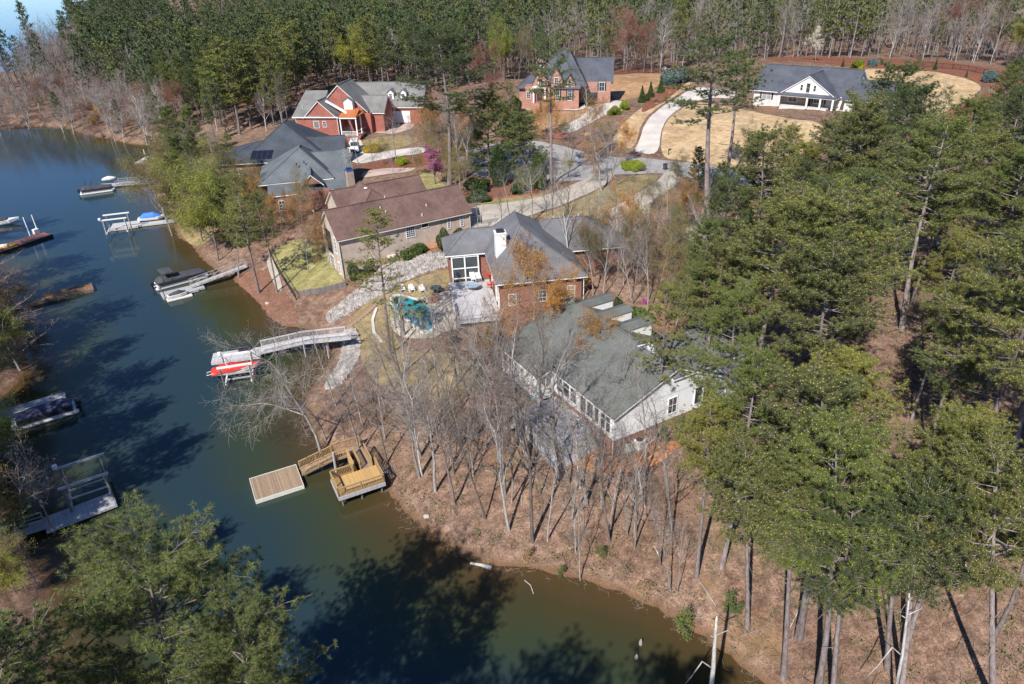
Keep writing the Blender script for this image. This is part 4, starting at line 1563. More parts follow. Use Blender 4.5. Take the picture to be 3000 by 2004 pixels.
    def dormer(s, x, y, z, w, h, depth, face, wallm, rise=.5, win=True):
        """small gabled dormer; face is the way its window looks"""
        mb = MB()
        r = MB()
        o = -1 if face[1] == '-' else 1
        if face[0] == 'x':
            mb.box(min(x, x - o * depth), max(x, x - o * depth), y - w / 2, y + w / 2, z, z + h)
            mb.prism([(x, y - w / 2, z + h), (x, y + w / 2, z + h), (x, y, z + h + rise)], (-o * .15, 0, 0))
            xa, xb = sorted((x + o * .25, x - o * (depth + 1.6)))
            for sg in (-1, 1):
                pts = [(xa, y, z + h + rise + .06), (xb, y, z + h + rise + .06), (xb, y + sg * (w / 2 + .06), z + h + .02), (xa, y + sg * (w / 2 + .06), z + h + .02)]
                r.slab(pts if sg < 0 else pts[::-1], .1)
        else:
            mb.box(x - w / 2, x + w / 2, min(y, y - o * depth), max(y, y - o * depth), z, z + h)
            mb.prism([(x - w / 2, y, z + h), (x + w / 2, y, z + h), (x, y, z + h + rise)], (0, -o * .15, 0))
            ya, yb = sorted((y + o * .25, y - o * (depth + 1.6)))
            for sg in (-1, 1):
                pts = [(x, ya, z + h + rise + .06), (x, yb, z + h + rise + .06), (x + sg * (w / 2 + .25), yb, z + h - .1), (x + sg * (w / 2 + .25), ya, z + h - .1)]
                r.slab(pts if sg > 0 else pts[::-1], .1)
        d = mb.build('dormer', wallm, s.root)
        r.build('dormer_roof', s.roofm, d)
        if win:
            wd = s.window(x, y, z + h * .52, w * .42, h * .7, face, 2, 3)
        return d

    def vent(s, x, y, z, r=.08, h=.45, mat=None):
        MB().tube([(x, y, z - .3), (x, y, z + h)], r, 8).build('roof_vent', mat or M['offwhite'], s.root)

    def chimney(s, x0, x1, y0, y1, z0, z1, mat, cap=None):
        c = MB().box(x0, x1, y0, y1, z0, z1).build('chimney', mat, s.root)
        k = MB().box(x0 - .08, x1 + .08, y0 - .08, y1 + .08, z1 + .003, z1 + .14)
        k.build('chimney_cap', cap or mat, c)
        MB().box(x0 + .2, x1 - .2, y0 + .2, y1 - .2, z1 + .145, z1 + .4).build('flue', M['dark'], c)

    def done(s, trim=None):
        first = True
        for m, mb in s.W.items():
            mb.build('wall' if first else 'lower_wall' if 'brick' in m.name else 'wall', m, s.root)
            first = False
        s.R.build('roof', s.roofm, s.root)
        s.T.build('fascia', trim or M['white'], s.root)
        return s.root


def railing(root, a, b, z, h=.95, mat=None, bal=.14, name='railing', posts=1.8, rails=2, top=.09):
    """posts, rails and balusters between two points of a frame; z may be a pair for a slope"""
    z0, z1 = z if isinstance(z, tuple) else (z, z)
    mb = MB()
    L_ = math.hypot(b[0] - a[0], b[1] - a[1])

    def P(f, dz):
        return (a[0] + (b[0] - a[0]) * f, a[1] + (b[1] - a[1]) * f, z0 + (z1 - z0) * f + dz)
    n = max(1, round(L_ / posts))
    for i in range(n + 1):
        mb.beam(P(i / n, 0), P(i / n, h + .04), .1)
    mb.beam(P(0, h), P(1, h), .12, .045)
    if rails > 1:
        mb.beam(P(0, .12), P(1, .12), .045, .09)
        mb.beam(P(0, h - .09), P(1, h - .09), .04, .08)
    if rails > 2:
        mb.beam(P(0, h * .5), P(1, h * .5), .04, .1)
    if bal:
        k = int(L_ / bal)
        for i in range(1, k):
            mb.beam(P(i / k, .1), P(i / k, h - .05), .04)
    return mb.build(name, mat or M['deck_rail'], root)


# ---- white house with the green-grey roof
def white_house():
    z0 = 5.6
    h = House('white_house', 'long white house with grey-green shingle roof and three small dormers', (9.2, 52.46), 0, 29, M['siding'], M['sh_green'])
    ze, zr = 9.0, 11.9
    h.wall(0, 13.1, 0, 18, z0 + .35, ze - .05)
    h.wall(.06, 13.0, .06, 17.9, 3.2, z0 + .36, M['brick_brown'])
    h.gable(0, 13.1, 0, 18, ze, zr, 'y', .45, .35, shift=.45)
    # big wing reaching to the entrance side
    h.wall(6.8, 17, .12, 6.4, 9.1, 11.0)
    h.wall(13.12, 16.9, .2, 6.3, 3.4, 9.1)
    h.gable(6.8, 17, .12, 6.4, 11.0, 13.2, 'x', .4, .3)
    h.wall(17, 20.5, 1.2, 7.6, 4.2, 9.2)
    h.gable(17.1, 20.5, 1.2, 7.6, 9.2, 11.6, 'x', .4, .3)
    # porch under a lower roof on the lake side
    y0, y1 = 10.3, 17.8
    h.R.slab([(-2.2, y0 - .3, 8.35), (.6, y0 - .3, 9.3), (.6, y1 + .3, 9.3), (-2.2, y1 + .3, 8.35)], .12)
    h.T.slab([(-2.2, y0 - .3, 8.22), (.6, y0 - .3, 9.16), (.6, y1 + .3, 9.16), (-2.2, y1 + .3, 8.22)], .2)
    pf = MB()
    n = 6
    X = -1.9
    for i in range(n + 1):
        y = y0 + (y1 - y0) * i / n
        pf.beam((X, y, 5.5), (X, y, 8.2), .13)
    for z in (5.65, 6.6, 8.1):
        pf.beam((X, y0, z), (X, y1, z), .08, .12)
        pf.beam((X, y0, z), (-.02, y0, z), .08, .12)
    pf.beam((-1, y0, 5.5), (-1, y0, 8.3), .1)
    pf.box(X - .1, 0, y0, y1, 5.35, 5.5)
    pf.build('screened_porch', M['white'], h.root)
    for y in (y0, y1):
        MB().beam((X, y, 3.4), (X, y, 5.34), .2).build('porch_pier', M['white'], h.root)
    for y, w in ((9.2, 1.0), (7.9, 1.0), (6.7, 1.0)):
        h.window(0, y, 7.55, w, 2.1, 'x-', 1, 2)
    for y, w in ((5.0, .95), (3.85, .95), (2.75, .6)):
        h.window(0, y, 7.5, w, 2.2, 'x-', 1, 1)
    h.window(0, 1.75, 7.5, .62, 2.1, 'x-', 1, 2)
    h.window(0, .95, 7.5, .62, 2.1, 'x-', 1, 2)
    for y in (12, 14, 16):
        h.window(0, y, 7.2, 1.3, 2.2, 'x-', 2, 3)
    h.window(6.9, 0, 7.5, 1.0, 1.7, 'y-', 2, 2)
    h.window(10.2, 0, 7.5, .9, 1.9, 'y-', 1, 1)
    h.window(11.3, 0, 7.5, .9, 1.9, 'y-', 1, 1)
    for y in (9.6, 13.0, 16.4):
        h.dormer(11.3, y, 9.4, 1.9, 2.0, 4.4, 'x+', M['white'], .32, win=False)
    for x, y in ((-.06, 0.1), (13.16, .1)):
        MB().tube([(x, y, 3.6), (x, y, 8.9)], .05, 6).build('downpipe', M['white'], h.root)
    for y in (1.5, 4, 7):
        MB().box(-.01, .05, y - .25, y + .25, 4.6, 4.85).build('crawl_vent', M['dark'], h.root)
    # grey deck with lattice skirt
    dk = MB().box(-5.2, 0, 1.9, 9.9, 5.3, 5.45)
    d = dk.build('deck', M['deck_grey'], h.root)
    lt = MB()
    for (ax, ay, bx, by) in ((-5.2, 1.9, 0, 1.9), (-5.2, 9.9, -5.2, 1.9)):
        L_ = math.hypot(bx - ax, by - ay)
        k = int(L_ / .16)
        ux, uy = (bx - ax) / L_, (by - ay) / L_
        H_ = 1.9
        for i in range(-12, k + 1):
            for sg in (1, -1):
                s0, s1 = i * .16, i * .16 + H_
                zz0, zz1 = (3.4, 3.4 + H_) if sg > 0 else (3.4 + H_, 3.4)
                a0, a1 = max(s0, 0), min(s1, L_)
                if a1 <= a0:
                    continue
                f0, f1 = (a0 - s0) / H_, (a1 - s0) / H_
                lt.beam((ax + ux * a0, ay + uy * a0, zz0 + (zz1 - zz0) * f0), (ax + ux * a1, ay + uy * a1, zz0 + (zz1 - zz0) * f1), .045, .02)
    lt.build('lattice', M['deck_white'], h.root)
    for a, b in (((-5.2, 1.9), (0, 1.9)), ((-5.2, 1.9), (-5.2, 7.6))):
        railing(h.root, a, b, 5.45, .95, M['deck_grey'], .13, 'deck_railing')
    st = MB()
    for i in range(9):
        st.box(-6.6 - .28 * 0, -5.25, 7.7 + 0.0 + i * .28, 7.98 + i * .28, 5.2 - i * .2, 5.25 - i * .2)
    st.build('deck_steps', M['deck_grey'], h.root)
    for p in ((-5.1, 2.0), (-2.6, 2.0), (-5.1, 5), (-5.1, 8)):
        MB().beam((*p, 3.0), (*p, 5.3), .14).build('deck_post', M['deck_grey'], h.root)
    h.done()


white_house()


# ---- grey-roofed house with the white chimney
def grey_house():
    h = House('grey_house', 'brick house with a broad grey hipped roof and a tall white chimney', (-1.6, 80.5), 0, 8, M['brick_dull'], M['sh_grey'])
    h.wall(.4, 11, .4, 16, 4.5, 9.9)
    h.hip(0.2, 11.2, 0.2, 17, 9.9, 14.6, .45, ridge=(4.2, 7.5, 4.4, 13.2))
    h.wall(-5.2, 3, 11.6, 17.4, 4.5, 9.8)
    h.hip(-5.4, 6, 11.4, 17.6, 9.8, 12.2, .4)
    h.wall(8, 19, 9, 18.2, 5.5, 9.9)
    h.hip(5, 19.2, 8.8, 18.4, 10.0, 13.0, .4)
    h.chimney(.7, 2.1, 5.6, 7.0, 8.6, 14.2, M['white'])
    h.window(1.9, .4, 7.2, .9, 1.5, 'y-', 2, 3, glass=M['glass_light'])
    h.window(9.6, .4, 7.6, .9, 1.6, 'y-', 2, 3, glass=M['glass_light'])
    h.window(5.6, .4, 7.4, 1.5, 1.5, 'y-', 3, 3)
    for y in (2.0, 4.4, 8.6):
        h.window(.4, y, 6.6, 1.2, 2.0, 'x-', 2, 2, glass=M['glass'])
    pc = MB()
    for x in (-4.9, -3.1, -1.2):
        pc.beam((x, 11.2, 4.8), (x, 11.2, 9.5), .18)
    for z in (6.1, 7.6, 9.3):
        pc.beam((-4.9, 11.2, z), (-1.2, 11.2, z), .12)
    pc.build('porch_screen', M['white'], h.root)
    MB().box(-4.8, -1.3, 11.3, 11.36, 5.0, 9.3).build('porch_glass', M['glass'], h.root)
    for x, y, z in ((2.8, 3.0, 11.4), (10.5, 15.6, 12.2), (14, 14.8, 12.6)):
        h.vent(x, y, z)
    MB().box(12.6, 14, 12.9, 14.2, 12.1, 12.32).build('skylight', M['glass'], h.root)
    MB().tube([(.1, .1, 4.6), (.1, .1, 9.7)], .06, 6).build('downpipe', M['white'], h.root)
    MB().tube([(11.2, .1, 5.2), (11.2, .1, 9.7)], .06, 6).build('downpipe', M['white'], h.root)
    dk = MB().box(-5.6, 0.2, -1.6, 11, 5.5, 5.66)
    dk.build('deck', M['deck_white'], h.root)
    for a, b in (((-5.6, -1.6), (-2.2, -1.6)), ((-5.6, -1.6), (-5.6, 3.4)), ((-1.4, -1.6), (.2, -1.6))):
        railing(h.root, a, b, 5.66, .9, M['deck_white'], .14, 'deck_railing')
    h.done()


grey_house()


# ---- brown-roofed house
def brown_house():
    h = House('brown_house', 'long pale brick house under a streaked brown shingle roof', (-25.35, 98.2), 0, 30, M['brick_grey'], M['sh_brown'])
    h.wall(.3, 22.3, .5, 8.3, 3.0, 9.9)
    h.gable(.3, 22.3, .5, 8.3, 10.1, 13.2, 'x', .5, .35)
    h.wall(4.5, 17.5, 8.0, 18.4, 4.0, 9.9)
    h.gable(4.5, 20, 11.2, 18.4, 10.1, 12.9, 'x', .45, .3)
    h.hip(5.8, 13.2, 6.4, 17.5, 10.2, 13.6, .3, ridge=(9.4, 9.2, 9.45, 14.6))
    h.chimney(8.6, 9.8, 18.3, 19.4, 4, 14.6, M['brick_tan'], M['blue_plastic'])
    for x, w, hh in ((11.9, 1.4, 1.6), (18.6, .42, 1.7), (20.9, .42, 1.7)):
        h.window(x, .5, 8.4, w, hh, 'y-', 4 if w > 1 else 2, 5)
    h.window(14.4, .5, 9.0, 1.1, .7, 'y-', 1, 1)
    h.window(4.9, .5, 4.9, 1.1, 1.5, 'y-', 3, 3)
    h.window(.3, 2.2, 8.2, .9, 2.4, 'x-', 2, 4)
    h.window(.3, 5.2, 8.0, 2.0, 3.4, 'x-', 3, 4, fw=.1, frame=M['dark'])
    h.window(.3, 1.9, 4.6, .8, 1.8, 'x-', 2, 3)
    h.window(.3, 5.2, 4.6, 1.8, 2.0, 'x-', 3, 3)
    h.window(4.5, 14.8, 8.2, 1.4, 1.6, 'x-', 3, 3)
    for x, y, z in ((8.4, 3.2, 12.2), (9.0, 2.5, 11.6), (15.7, 2.2, 11.4), (14.3, .9, 10.5), (10, 5.0, 13.1)):
        h.vent(x, y, z, .1, .3)
    MB().ball((9.0, 10.6, 13.5), .32, 10, 6, (1, 1, .4)).build('satellite_dish', M['white'], h.root)
    for x in (.25, 22.35):
        MB().tube([(x, .35, 3.2), (x, .35, 9.9)], .06, 6).build('downpipe', M['offwhite'], h.root)
    st = MB()
    st.tube([(-.6, 8.3, 10.2), (-.6, 8.3, 12.0)], .05, 6)
    st.ball((-.6, 8.3, 12.1), .16, 8, 5, (1, 1, 1.4))
    st.build('roof_finial', M['white'], h.root)
    h.done(M['offwhite'])


brown_house()


# ---- blue-grey roofed house
def blue_house():
    h = House('blue_roof_house', 'brown brick house with a many-angled blue-grey shingle roof and white gutters', (-46.0, 124.5), 0, 14, M['brick_brown'], M['sh_blue'])
    h.wall(1.5, 16.5, 7, 18, 4.5, 9.4)
    h.hip(1.2, 14.2, 5.6, 18.4, 9.6, 14.4, .45, ridge=(9.0, 11.6, 9.1, 14.0))
    h.wall(3.2, 13.6, 1.8, 8, 3.6, 8.4)
    h.R.slab([(2.4, 1.4, 8.3), (16.8, 2.4, 8.3), (16.8, 9.1, 10.4), (2.4, 8.4, 10.4)], .12)
    h.T.slab([(2.4, 1.4, 8.17), (16.8, 2.4, 8.17), (16.8, 9.1, 10.27), (2.4, 8.4, 10.27)], .18)
    h.gable(8.6, 12.4, 2.4, 10.5, 9.6, 11.4, 'y', .3, .25)
    h.gable(11, 18.2, 9.4, 18.2, 9.6, 12.8, 'x', .4, .3)
    h.wall(11, 18, 9.6, 18, 5, 9.7)
    h.wall(12.5, 16.4, 3.2, 10.5, 4.4, 8.4)
    h.window(10.5, 2.4, 6.7, .9, 1.9, 'y-', 1, 2, fw=.12)
    h.window(14.6, 3.2, 6.6, 1.6, 1.6, 'y-', 3, 2)
    h.window(4.6, 1.8, 6.2, 1.0, 1.8, 'y-', 2, 3)
    h.window(1.5, 10, 7.4, 1.1, 1.8, 'x-', 2, 3)
    for x, y, z in ((8.2, 7.4, 12.2), (9.6, 7.8, 12.4)):
        h.vent(x, y, z, .1, .3, M['dark'])
    h.done()


blue_house()


def dark_house():
    h = House('dark_roof_house', 'brick house with a steep charcoal roof carrying solar panels', (-60.5, 148.5), 0, 3, M['brick_brown'], M['sh_dark'])
    h.wall(0, 15.5, 0, 14, 3.5, 9.0)
    h.hip(-.3, 22, -.3, 14.4, 9.2, 12.0, .4)
    h.hip(5.2, 21.5, 2.0, 18, 9.4, 15.2, .4, ridge=(12.4, 9.5, 12.5, 12.5))
    h.wall(16, 24.5, 3, 12, 4.5, 9.0)
    h.gable(14, 25.5, 3.2, 11.8, 9.1, 12.3, 'x', .4, .3)
    pn = MB()
    for i in range(4):
        for j in range(2):
            x = 6.4 + i * 1.15
            y = .35 + j * 1.7
            k = (12.0 - 9.2) / 7.7
            pn.slab([(x, y, 9.5 + y * k), (x + 1.05, y, 9.5 + y * k), (x + 1.05, y + 1.6, 9.5 + (y + 1.6) * k), (x, y + 1.6, 9.5 + (y + 1.6) * k)], .06)
    pn.build('solar_panel', m_plain('solar_glass', (0.012, 0.013, 0.022), 0.15, 0, .2, 1, .8), h.root)
    for x in (4.2, 9.6):
        h.window(x, 0, 7.0, .9, 1.6, 'y-', 2, 3)
    h.window(1.6, 0, 6.8, 1.4, 1.5, 'y-', 3, 2)
    h.window(0, 6, 6.8, 1.4, 1.7, 'x-', 3, 2)
    h.done()


dark_house()


# ---- red brick house with the orange metal porch roof
def red_house():
    h = House('red_brick_house', 'red brick house with grey roof, orange metal porch roof and white dormers', (-51.4, 178.5), 0, -9.5, M['brick_red'], M['sh_mid'])
    h.wall(0, 10.8, 0, 12, 4.5, 12.6)
    h.gable(2.4, 10.6, -.1, 9, 12.7, 16.4, 'y', .35, .35)
    h.R.slab([(-.7, -.4, 12.65), (6.5, -.4, 12.66), (6.5, 7, 17.6), (.6, 7, 17.6)], .12)
    h.T.slab([(-.7, -.4, 12.5), (6.5, -.4, 12.51), (6.5, 7, 17.4), (.6, 7, 17.4)], .2)
    h.T.box(-.7, 11.2, -.5, -.35, 12.35, 12.58)
    # tall roof behind, with the long white band
    h.gable(3.4, 16.5, 5.2, 14.5, 13.2, 19.2, 'y', .4, .3)
    h.T.slab([(7.6, 1.6, 16.0), (12.9, 1.6, 12.9), (12.9, 2.8, 12.95), (7.6, 2.8, 16.05)], .2)
    h.wall(10.8, 17.5, 5, 14, 5.5, 12.4)
    h.gable(12.5, 20.5, 6.5, 14.5, 12.6, 15.8, 'x', .35, .3)
    h.wall(12.5, 20.3, 6.6, 14.4, 5.5, 12.7)
    # garage wing
    h.wall(14.5, 27.6, 15.5, 26, 7, 12.2)
    h.gable(5.5, 28, 15.4, 26.2, 12.4, 17.4, 'x', .4, .3)
    for x in (19.4, 22.8):
        h.dormer(x, 16.8, 13.3, 1.6, 2.0, 2.2, 'y-', M['white'], .8)
    gd = MB().box(18.4, 24.6, 15.36, 15.48, 8.0, 10.9)
    g = gd.build('garage_door', M['white'], h.root)
    gl = MB()
    for z in (8.7, 9.4, 10.1):
        gl.box(18.45, 24.55, 15.34, 15.358, z, z + .03)
    gl.build('door_seam', M['offwhite'], g)
    h.window(16.9, 15.5, 10.0, 1.0, 1.8, 'y-', 2, 2)
    # porch
    cp = MB()
    cp.slab([(11.2, -.3, 12.5), (15.6, -.3, 12.5), (15.2, 4.2, 13.7), (11.2, 4.2, 13.7)], .1)
    cp.slab([(15.6, -.3, 12.5), (16.3, 10.4, 12.7), (14.2, 10.4, 13.9), (14.2, 3.8, 13.7)], .1)
    cp.build('porch_roof', M['copper'], h.root)
    pp = MB()
    for (x, y) in ((15.4, .1), (15.6, 2.8), (15.8, 5.2), (16, 7.6), (16.1, 9.8), (11.4, 0.1)):
        pp.beam((x, y, 8.0), (x, y, 12.35), .26)
    pp.box(11.2, 15.7, -.25, -.1, 12.1, 12.38)
    for z in (8.15, 9.0):
        pp.beam((11.4, .1, z), (15.4, .1, z), .08, .1)
        pp.beam((15.4, .1, z), (16.1, 9.8, z), .08, .1)
    for i in range(22):
        pp.beam((11.5 + i * .18, .1, 8.1), (11.5 + i * .18, .1, 9.0), .05)
    pp.build('porch_frame', M['white'], h.root)
    MB().box(11, 16.2, -.1, 10, 7.6, 7.95).build('porch_floor', M['brick_brown'], h.root)
    MB().box(11.05, 15.9, 0, 9.9, 4.5, 7.58).build('porch_base', M['brick_red'], h.root)
    h.dormer(12.6, 3.6, 13.6, 2.2, 2.0, 2.6, 'y-', M['white'], .8, win=False)
    h.window(5.2, 0, 10.7, 1.3, 1.5, 'y-', 1, 6)
    h.window(7.3, 0, 10.8, .75, 1.3, 'y-', 2, 3)
    h.window(2.8, 0, 6.0, 1.0, 1.4, 'y-', 2, 2)
    for x in (.05, 10.75):
        MB().tube([(x, -.08, 5), (x, -.08, 12.3)], .07, 6).build('downpipe', M['white'], h.root)
    for x in (8.6, 9.5):
        MB().box(x, x + .4, -.3, -.01, 7.4, 8.1).build('meter_box', M['white'], h.root)
    h.vent(1.4, 2.0, 14.4)
    h.done()


red_house()


# ---- tall brick house with steep slate roof
def steep_house():
    h = House('steep_roof_house', 'salmon brick house with steep slate-blue hipped roof and arched gables', (5.6, 188.2), 0, -8, M['brick_orange'], M['sh_slate'])
    h.wall(0, 15.8, 0, 14, 10, 16.2)
    h.hip(2.4, 17.6, 1.2, 16, 16.2, 24.0, .5, ridge=(9.0, 7.4, 12.4, 8.4))
    h.wall(15.8, 25, 5.5, 18, 11.2, 16.4)
    h.gable(13, 25.4, 6, 18.2, 16.6, 21.6, 'x', .4, .4)
    h.wall(-2.2, 3.6, 4, 13, 10, 15.2)
    h.hip(-2.4, 5, 3.6, 13, 15.4, 18.4, .4)
    h.R.slab([(8.6, -.5, 15.7), (16.3, -.5, 15.7), (16.3, 1.6, 17.4), (8.6, 1.6, 17.4)], .12)
    for x, y, w, z, zr in ((4.6, .0, 4.4, 17.4, 20.6), (9.2, .2, 3.6, 18.0, 20.8), (13.2, -.2, 2.8, 17.2, 19.0)):
        h.wall(x - w / 2, x + w / 2, y, y + 2.4, 16.0, z)
        h.gable(x - w / 2, x + w / 2, y, y + 5.5, z, zr, 'y', .2, .15)
        h.window(x, y, z - .6, 1.0, 1.7, 'y-', 2, 3)
    h.wall(3.4, 5.8, 5, 8, 19, 22.0)
    h.gable(3.4, 5.8, 4.2, 9, 21.6, 23.2, 'y', .15, .15)
    h.window(4.6, 4.9, 20.9, .9, 1.5, 'y-', 2, 3)
    for x in (9.6, 13.2):
        h.window(x, 0, 14.0, 1.1, 2.5, 'y-', 2, 4, shutters=True)
    h.window(1.0, 0, 14.1, .9, 1.6, 'y-', 2, 3)
    h.window(22.4, 5.5, 15.2, 1.5, 2.1, 'y-', 2, 2, shutters=True)
    pt = MB()
    for x in (2.6, 6.0):
        pt.beam((x, -1.4, 12.4), (x, -1.4, 16.0), .32)
    pt.box(2.2, 6.4, -1.7, 0, 16.0, 16.3)
    pt.build('portico', M['white'], h.root)
    MB().box(3.5, 5.1, -.08, 0, 12.6, 15.4).build('front_door', M['shutter'], h.root)
    st = MB()
    for i in range(10):
        st.box(2.0 - .0, 4.6, -1.9 - i * .34, -1.56 - i * .34, 10, 12.35 - i * .23)
    st.box(2, 6.6, -1.6, -.02, 10, 12.42)
    st.build('front_steps', M['brick_orange'], h.root)
    railing(h.root, (4.7, -1.9), (4.7, -5.0), (12.3, 10.2), .9, M['dark'], .16, 'stair_railing')
    MB().box(-.08, 25.05, -.12, 0, 11.9, 12.05).build('brick_band', M['brick_brown'], h.root) if False else None
    MB().box(18.4, 21.2, 5.38, 5.49, 11.6, 13.8).build('garage_door', M['dark'], h.root)
    r = h.done(M['dark'])
    r.scale = (.87, .9, 1)


steep_house()


# ---- white ranch house
def ranch_house():
    h = House('ranch_house', 'white single-storey house with dark blue-grey roof and white front gable', (62.0, 180.2), 0, -40, M['brick_pale'], M['sh_slate'])
    z = 12.0
    h.wall(0, 22.4, 0, 13, z - 1.2, z + 3.2)
    h.gable(-.6, 22.4, -.4, 14.6, z + 3.3, z + 8.0, 'x', .4, .3)
    h.wall(7.4, 18.4, -2.6, 0, z - 1.2, z + .3, M['brick_pale'])
    h.gable(7.2, 20.2, -2.8, 7.6, z + 3.2, z + 7.5, 'y', .35, .35, M['boards'])
    h.R.slab([(6.9, -3.5, z + 2.95), (20.5, -3.5, z + 2.95), (20.5, -2.86, z + 3.5), (6.9, -2.86, z + 3.5)], .1)
    h.T.box(7.1, 20.3, -3.3, -2.85, z + 2.6, z + 2.84)
    for x in (7.5, 14.0, 17.0, 19.8):
        MB().beam((x, -3.1, z + .2), (x, -3.1, z + 2.6), .36).build('porch_column', M['white'], h.root)
    h.wall(6.8, 17.4, -.02, .2, z - 1, z + 2.9, M['brick_tan'])
    for x, w, hh in ((13.7, .8, 2.0), (12.2, .5, 1.2), (15.2, .5, 1.2)):
        h.window(x, -2.8, z + 4.75, w, hh, 'y-', 1, 2, frame=M['offwhite'])
    h.window(3.2, 0, z + 1.9, 2.2, 1.9, 'y-', 2, 2, shutters=True, glass=M['glass_light'])
    h.window(9.6, -.02, z + 1.8, 2.0, 1.7, 'y-', 2, 2)
    h.window(15.7, -.02, z + 1.8, 2.2, 1.5, 'y-', 3, 2, shutters=True)
    MB().box(13.1, 13.9, -.1, -.03, z + .3, z + 2.5).build('front_door', M['shutter'], h.root)
    h.wall(22, 33, -2, 12, z - 1.5, z + 2.9)
    h.gable(21.6, 33.4, -2.4, 12.4, z + 3.0, z + 6.2, 'x', .3, .3)
    h.window(33, 4, z + 1.6, 3.2, 2.2, 'x+', 3, 2)
    h.window(25.4, -2, z + 1.6, 1.8, 1.5, 'y-', 2, 2)
    h.done()


ranch_house()


def edge_house():
    g = G(2985, 440, 14)
    h = House('corner_house', 'pale house with dark blue roof half hidden by pines at the picture edge'.replace(' at the picture edge', ''), (g[0], g[1]), 0, -20, M['siding'], M['sh_slate'])
    h.wall(0, 14, 0, 10, 8.5, 13.6)
    h.gable(-.3, 14.3, -.3, 10.3, 13.6, 17, 'x', .5, .4)
    h.window(1.2, 0, 12.3, 1.2, 1.9, 'y-', 2, 2)
    h.window(4.2, 0, 12.3, 1.2, 1.9, 'y-', 2, 2)
    h.done()


edge_house()
# ---------------------------------------------------------------- docks, boats, vehicles, garden things
def dock_deck(mb, x0, x1, y0, y1, z, th=.3):
    mb.box(x0, x1, y0, y1, z - th, z)


def pilings(root, pts, z0, z1, r=.11, mat=None, name='piling'):
    for p in pts:
        MB().tube([(p[0], p[1], z0), (p[0], p[1], z1)], r, 8).build(name, mat or M['deck_dark'], root)


# the wooden dock: floating platform, gangway, landing and square deck
g = G(730, 1404, .45)
t = empty('wooden_dock', (g[0], g[1], 0), math.radians(26), 'wooden dock with floating platform, railed gangway and square yellow-board deck', 'dock')
MB().box(0.06, 4.64, -3.64, .0, .38, .45).build('platform_boards', M['deck_tan'], t)
mb = MB().box(0, 4.7, -3.7, -3.62, .05, .47)
mb.box(0, 4.7, .02, .1, .05, .47)
mb.box(0, .06, -3.62, .02, .05, .47)
mb.box(4.64, 4.7, -3.62, .02, .05, .47)
mb.box(.3, 4.4, -3.4, -.2, -.2, .3)
mb.build('platform_frame', M['offwhite'], t)
mb = MB()
mb.slab([(4.9, -2.3, .6), (8.3, -2.3, 1.3), (8.3, -1.15, 1.3), (4.9, -1.15, .6)], .08)
mb.build('gangway', M['deck_tan'], t)
railing(t, (4.9, -1.15), (8.3, -1.15), (.6, 1.3), 1.0, M['deck_rail'], .15, 'railing')
railing(t, (4.9, -2.3), (8.3, -2.3), (.6, 1.3), 1.0, M['deck_rail'], .15, 'railing')
MB().box(8.3, 11.4, -2.4, -.95, 1.2, 1.32).build('landing', M['deck_tan'], t)
railing(t, (8.4, -.95), (11.3, -.95), 1.32, 1.0, M['deck_rail'], .15, 'railing')
railing(t, (8.4, -2.4), (9.6, -2.4), 1.32, 1.0, M['deck_rail'], .15, 'railing')
MB().box(10.2, 11.4, -5.2, -2.42, 1.2, 1.32).build('walkway', M['deck_tan'], t)
MB().box(9.55, 9.67, -5.0, -2.5, .7, 2.3).build('side_boards', M['deck_new'], t)
railing(t, (10.2, -2.5), (10.2, -5.1), 1.32, 1.0, M['deck_rail'], 0.15, 'railing')
railing(t, (11.4, -2.5), (11.4, -5.1), 1.32, 1.0, M['deck_rail'], 0.15, 'railing')
MB().box(7.2, 11.7, -8.2, -5.2, 1.22, 1.35).build('square_deck', M['deck_new'], t)
for a, b in (((7.2, -8.2), (11.7, -8.2)), ((7.2, -8.2), (7.2, -5.2)), ((11.7, -8.2), (11.7, -5.2)), ((7.2, -5.2), (9.4, -5.2))):
    railing(t, a, b, 1.35, 1.0, M['deck_rail'], .15, 'railing')
MB().box(7.15, 11.75, -8.3, -8.22, .95, 1.36).build('rim_board', M['deck_grey'], t)
MB().box(7.1, 7.18, -8.2, -5.2, .95, 1.36).build('rim_board', M['deck_grey'], t)
pilings(t, [(7.5, -7.9), (9.4, -7.9), (11.4, -7.9), (7.5, -5.5), (11.4, -5.5), (8.5, -2.3), (10.3, -2.3), (8.5, -1.0)], -1.5, 1.2, .1)
mb = MB()
for i in range(7):
    mb.box(11.8 + i * .28, 12.08 + i * .28, -6.6, -5.6, 1.2 - i * .12, 1.26 - i * .12)
mb.build('shore_steps', M['deck_dark'], t)
MB().tube([(8.15, -2.55, -1), (8.2, -2.6, 2.4)], .12, 8).build('piling', M['deck_grey'], t)

# grey dock with white gangway
g = G(625, 1035, .5)
t = empty('grey_dock', (g[0], g[1], 0), math.radians(13), 'pale grey floating dock with long railed gangway leading to the stone steps', 'dock')
MB().box(0, 6.2, -2.6, 0, .1, .5).build('platform', M['deck_white'], t)
mb = MB()
mb.slab([(6.2, -2.3, .62), (12.0, -3.6, 1.9), (12.0, -1.9, 1.9), (6.2, -.4, .62)], .1)
mb.slab([(12.0, -3.6, 1.9), (18.2, -6.4, 3.1), (17.6, -4.6, 3.1), (12.0, -1.9, 1.9)], .1)
mb.build('gangway', M['deck_white'], t)
railing(t, (6.3, -.4), (12.0, -1.9), (.62, 1.9), 1.0, M['deck_white'], .17, 'railing')
railing(t, (6.3, -2.3), (12.0, -3.6), (.62, 1.9), 1.0, M['deck_white'], .17, 'railing')
railing(t, (12.0, -1.9), (17.6, -4.6), (1.9, 3.1), 1.0, M['deck_white'], .17, 'railing')
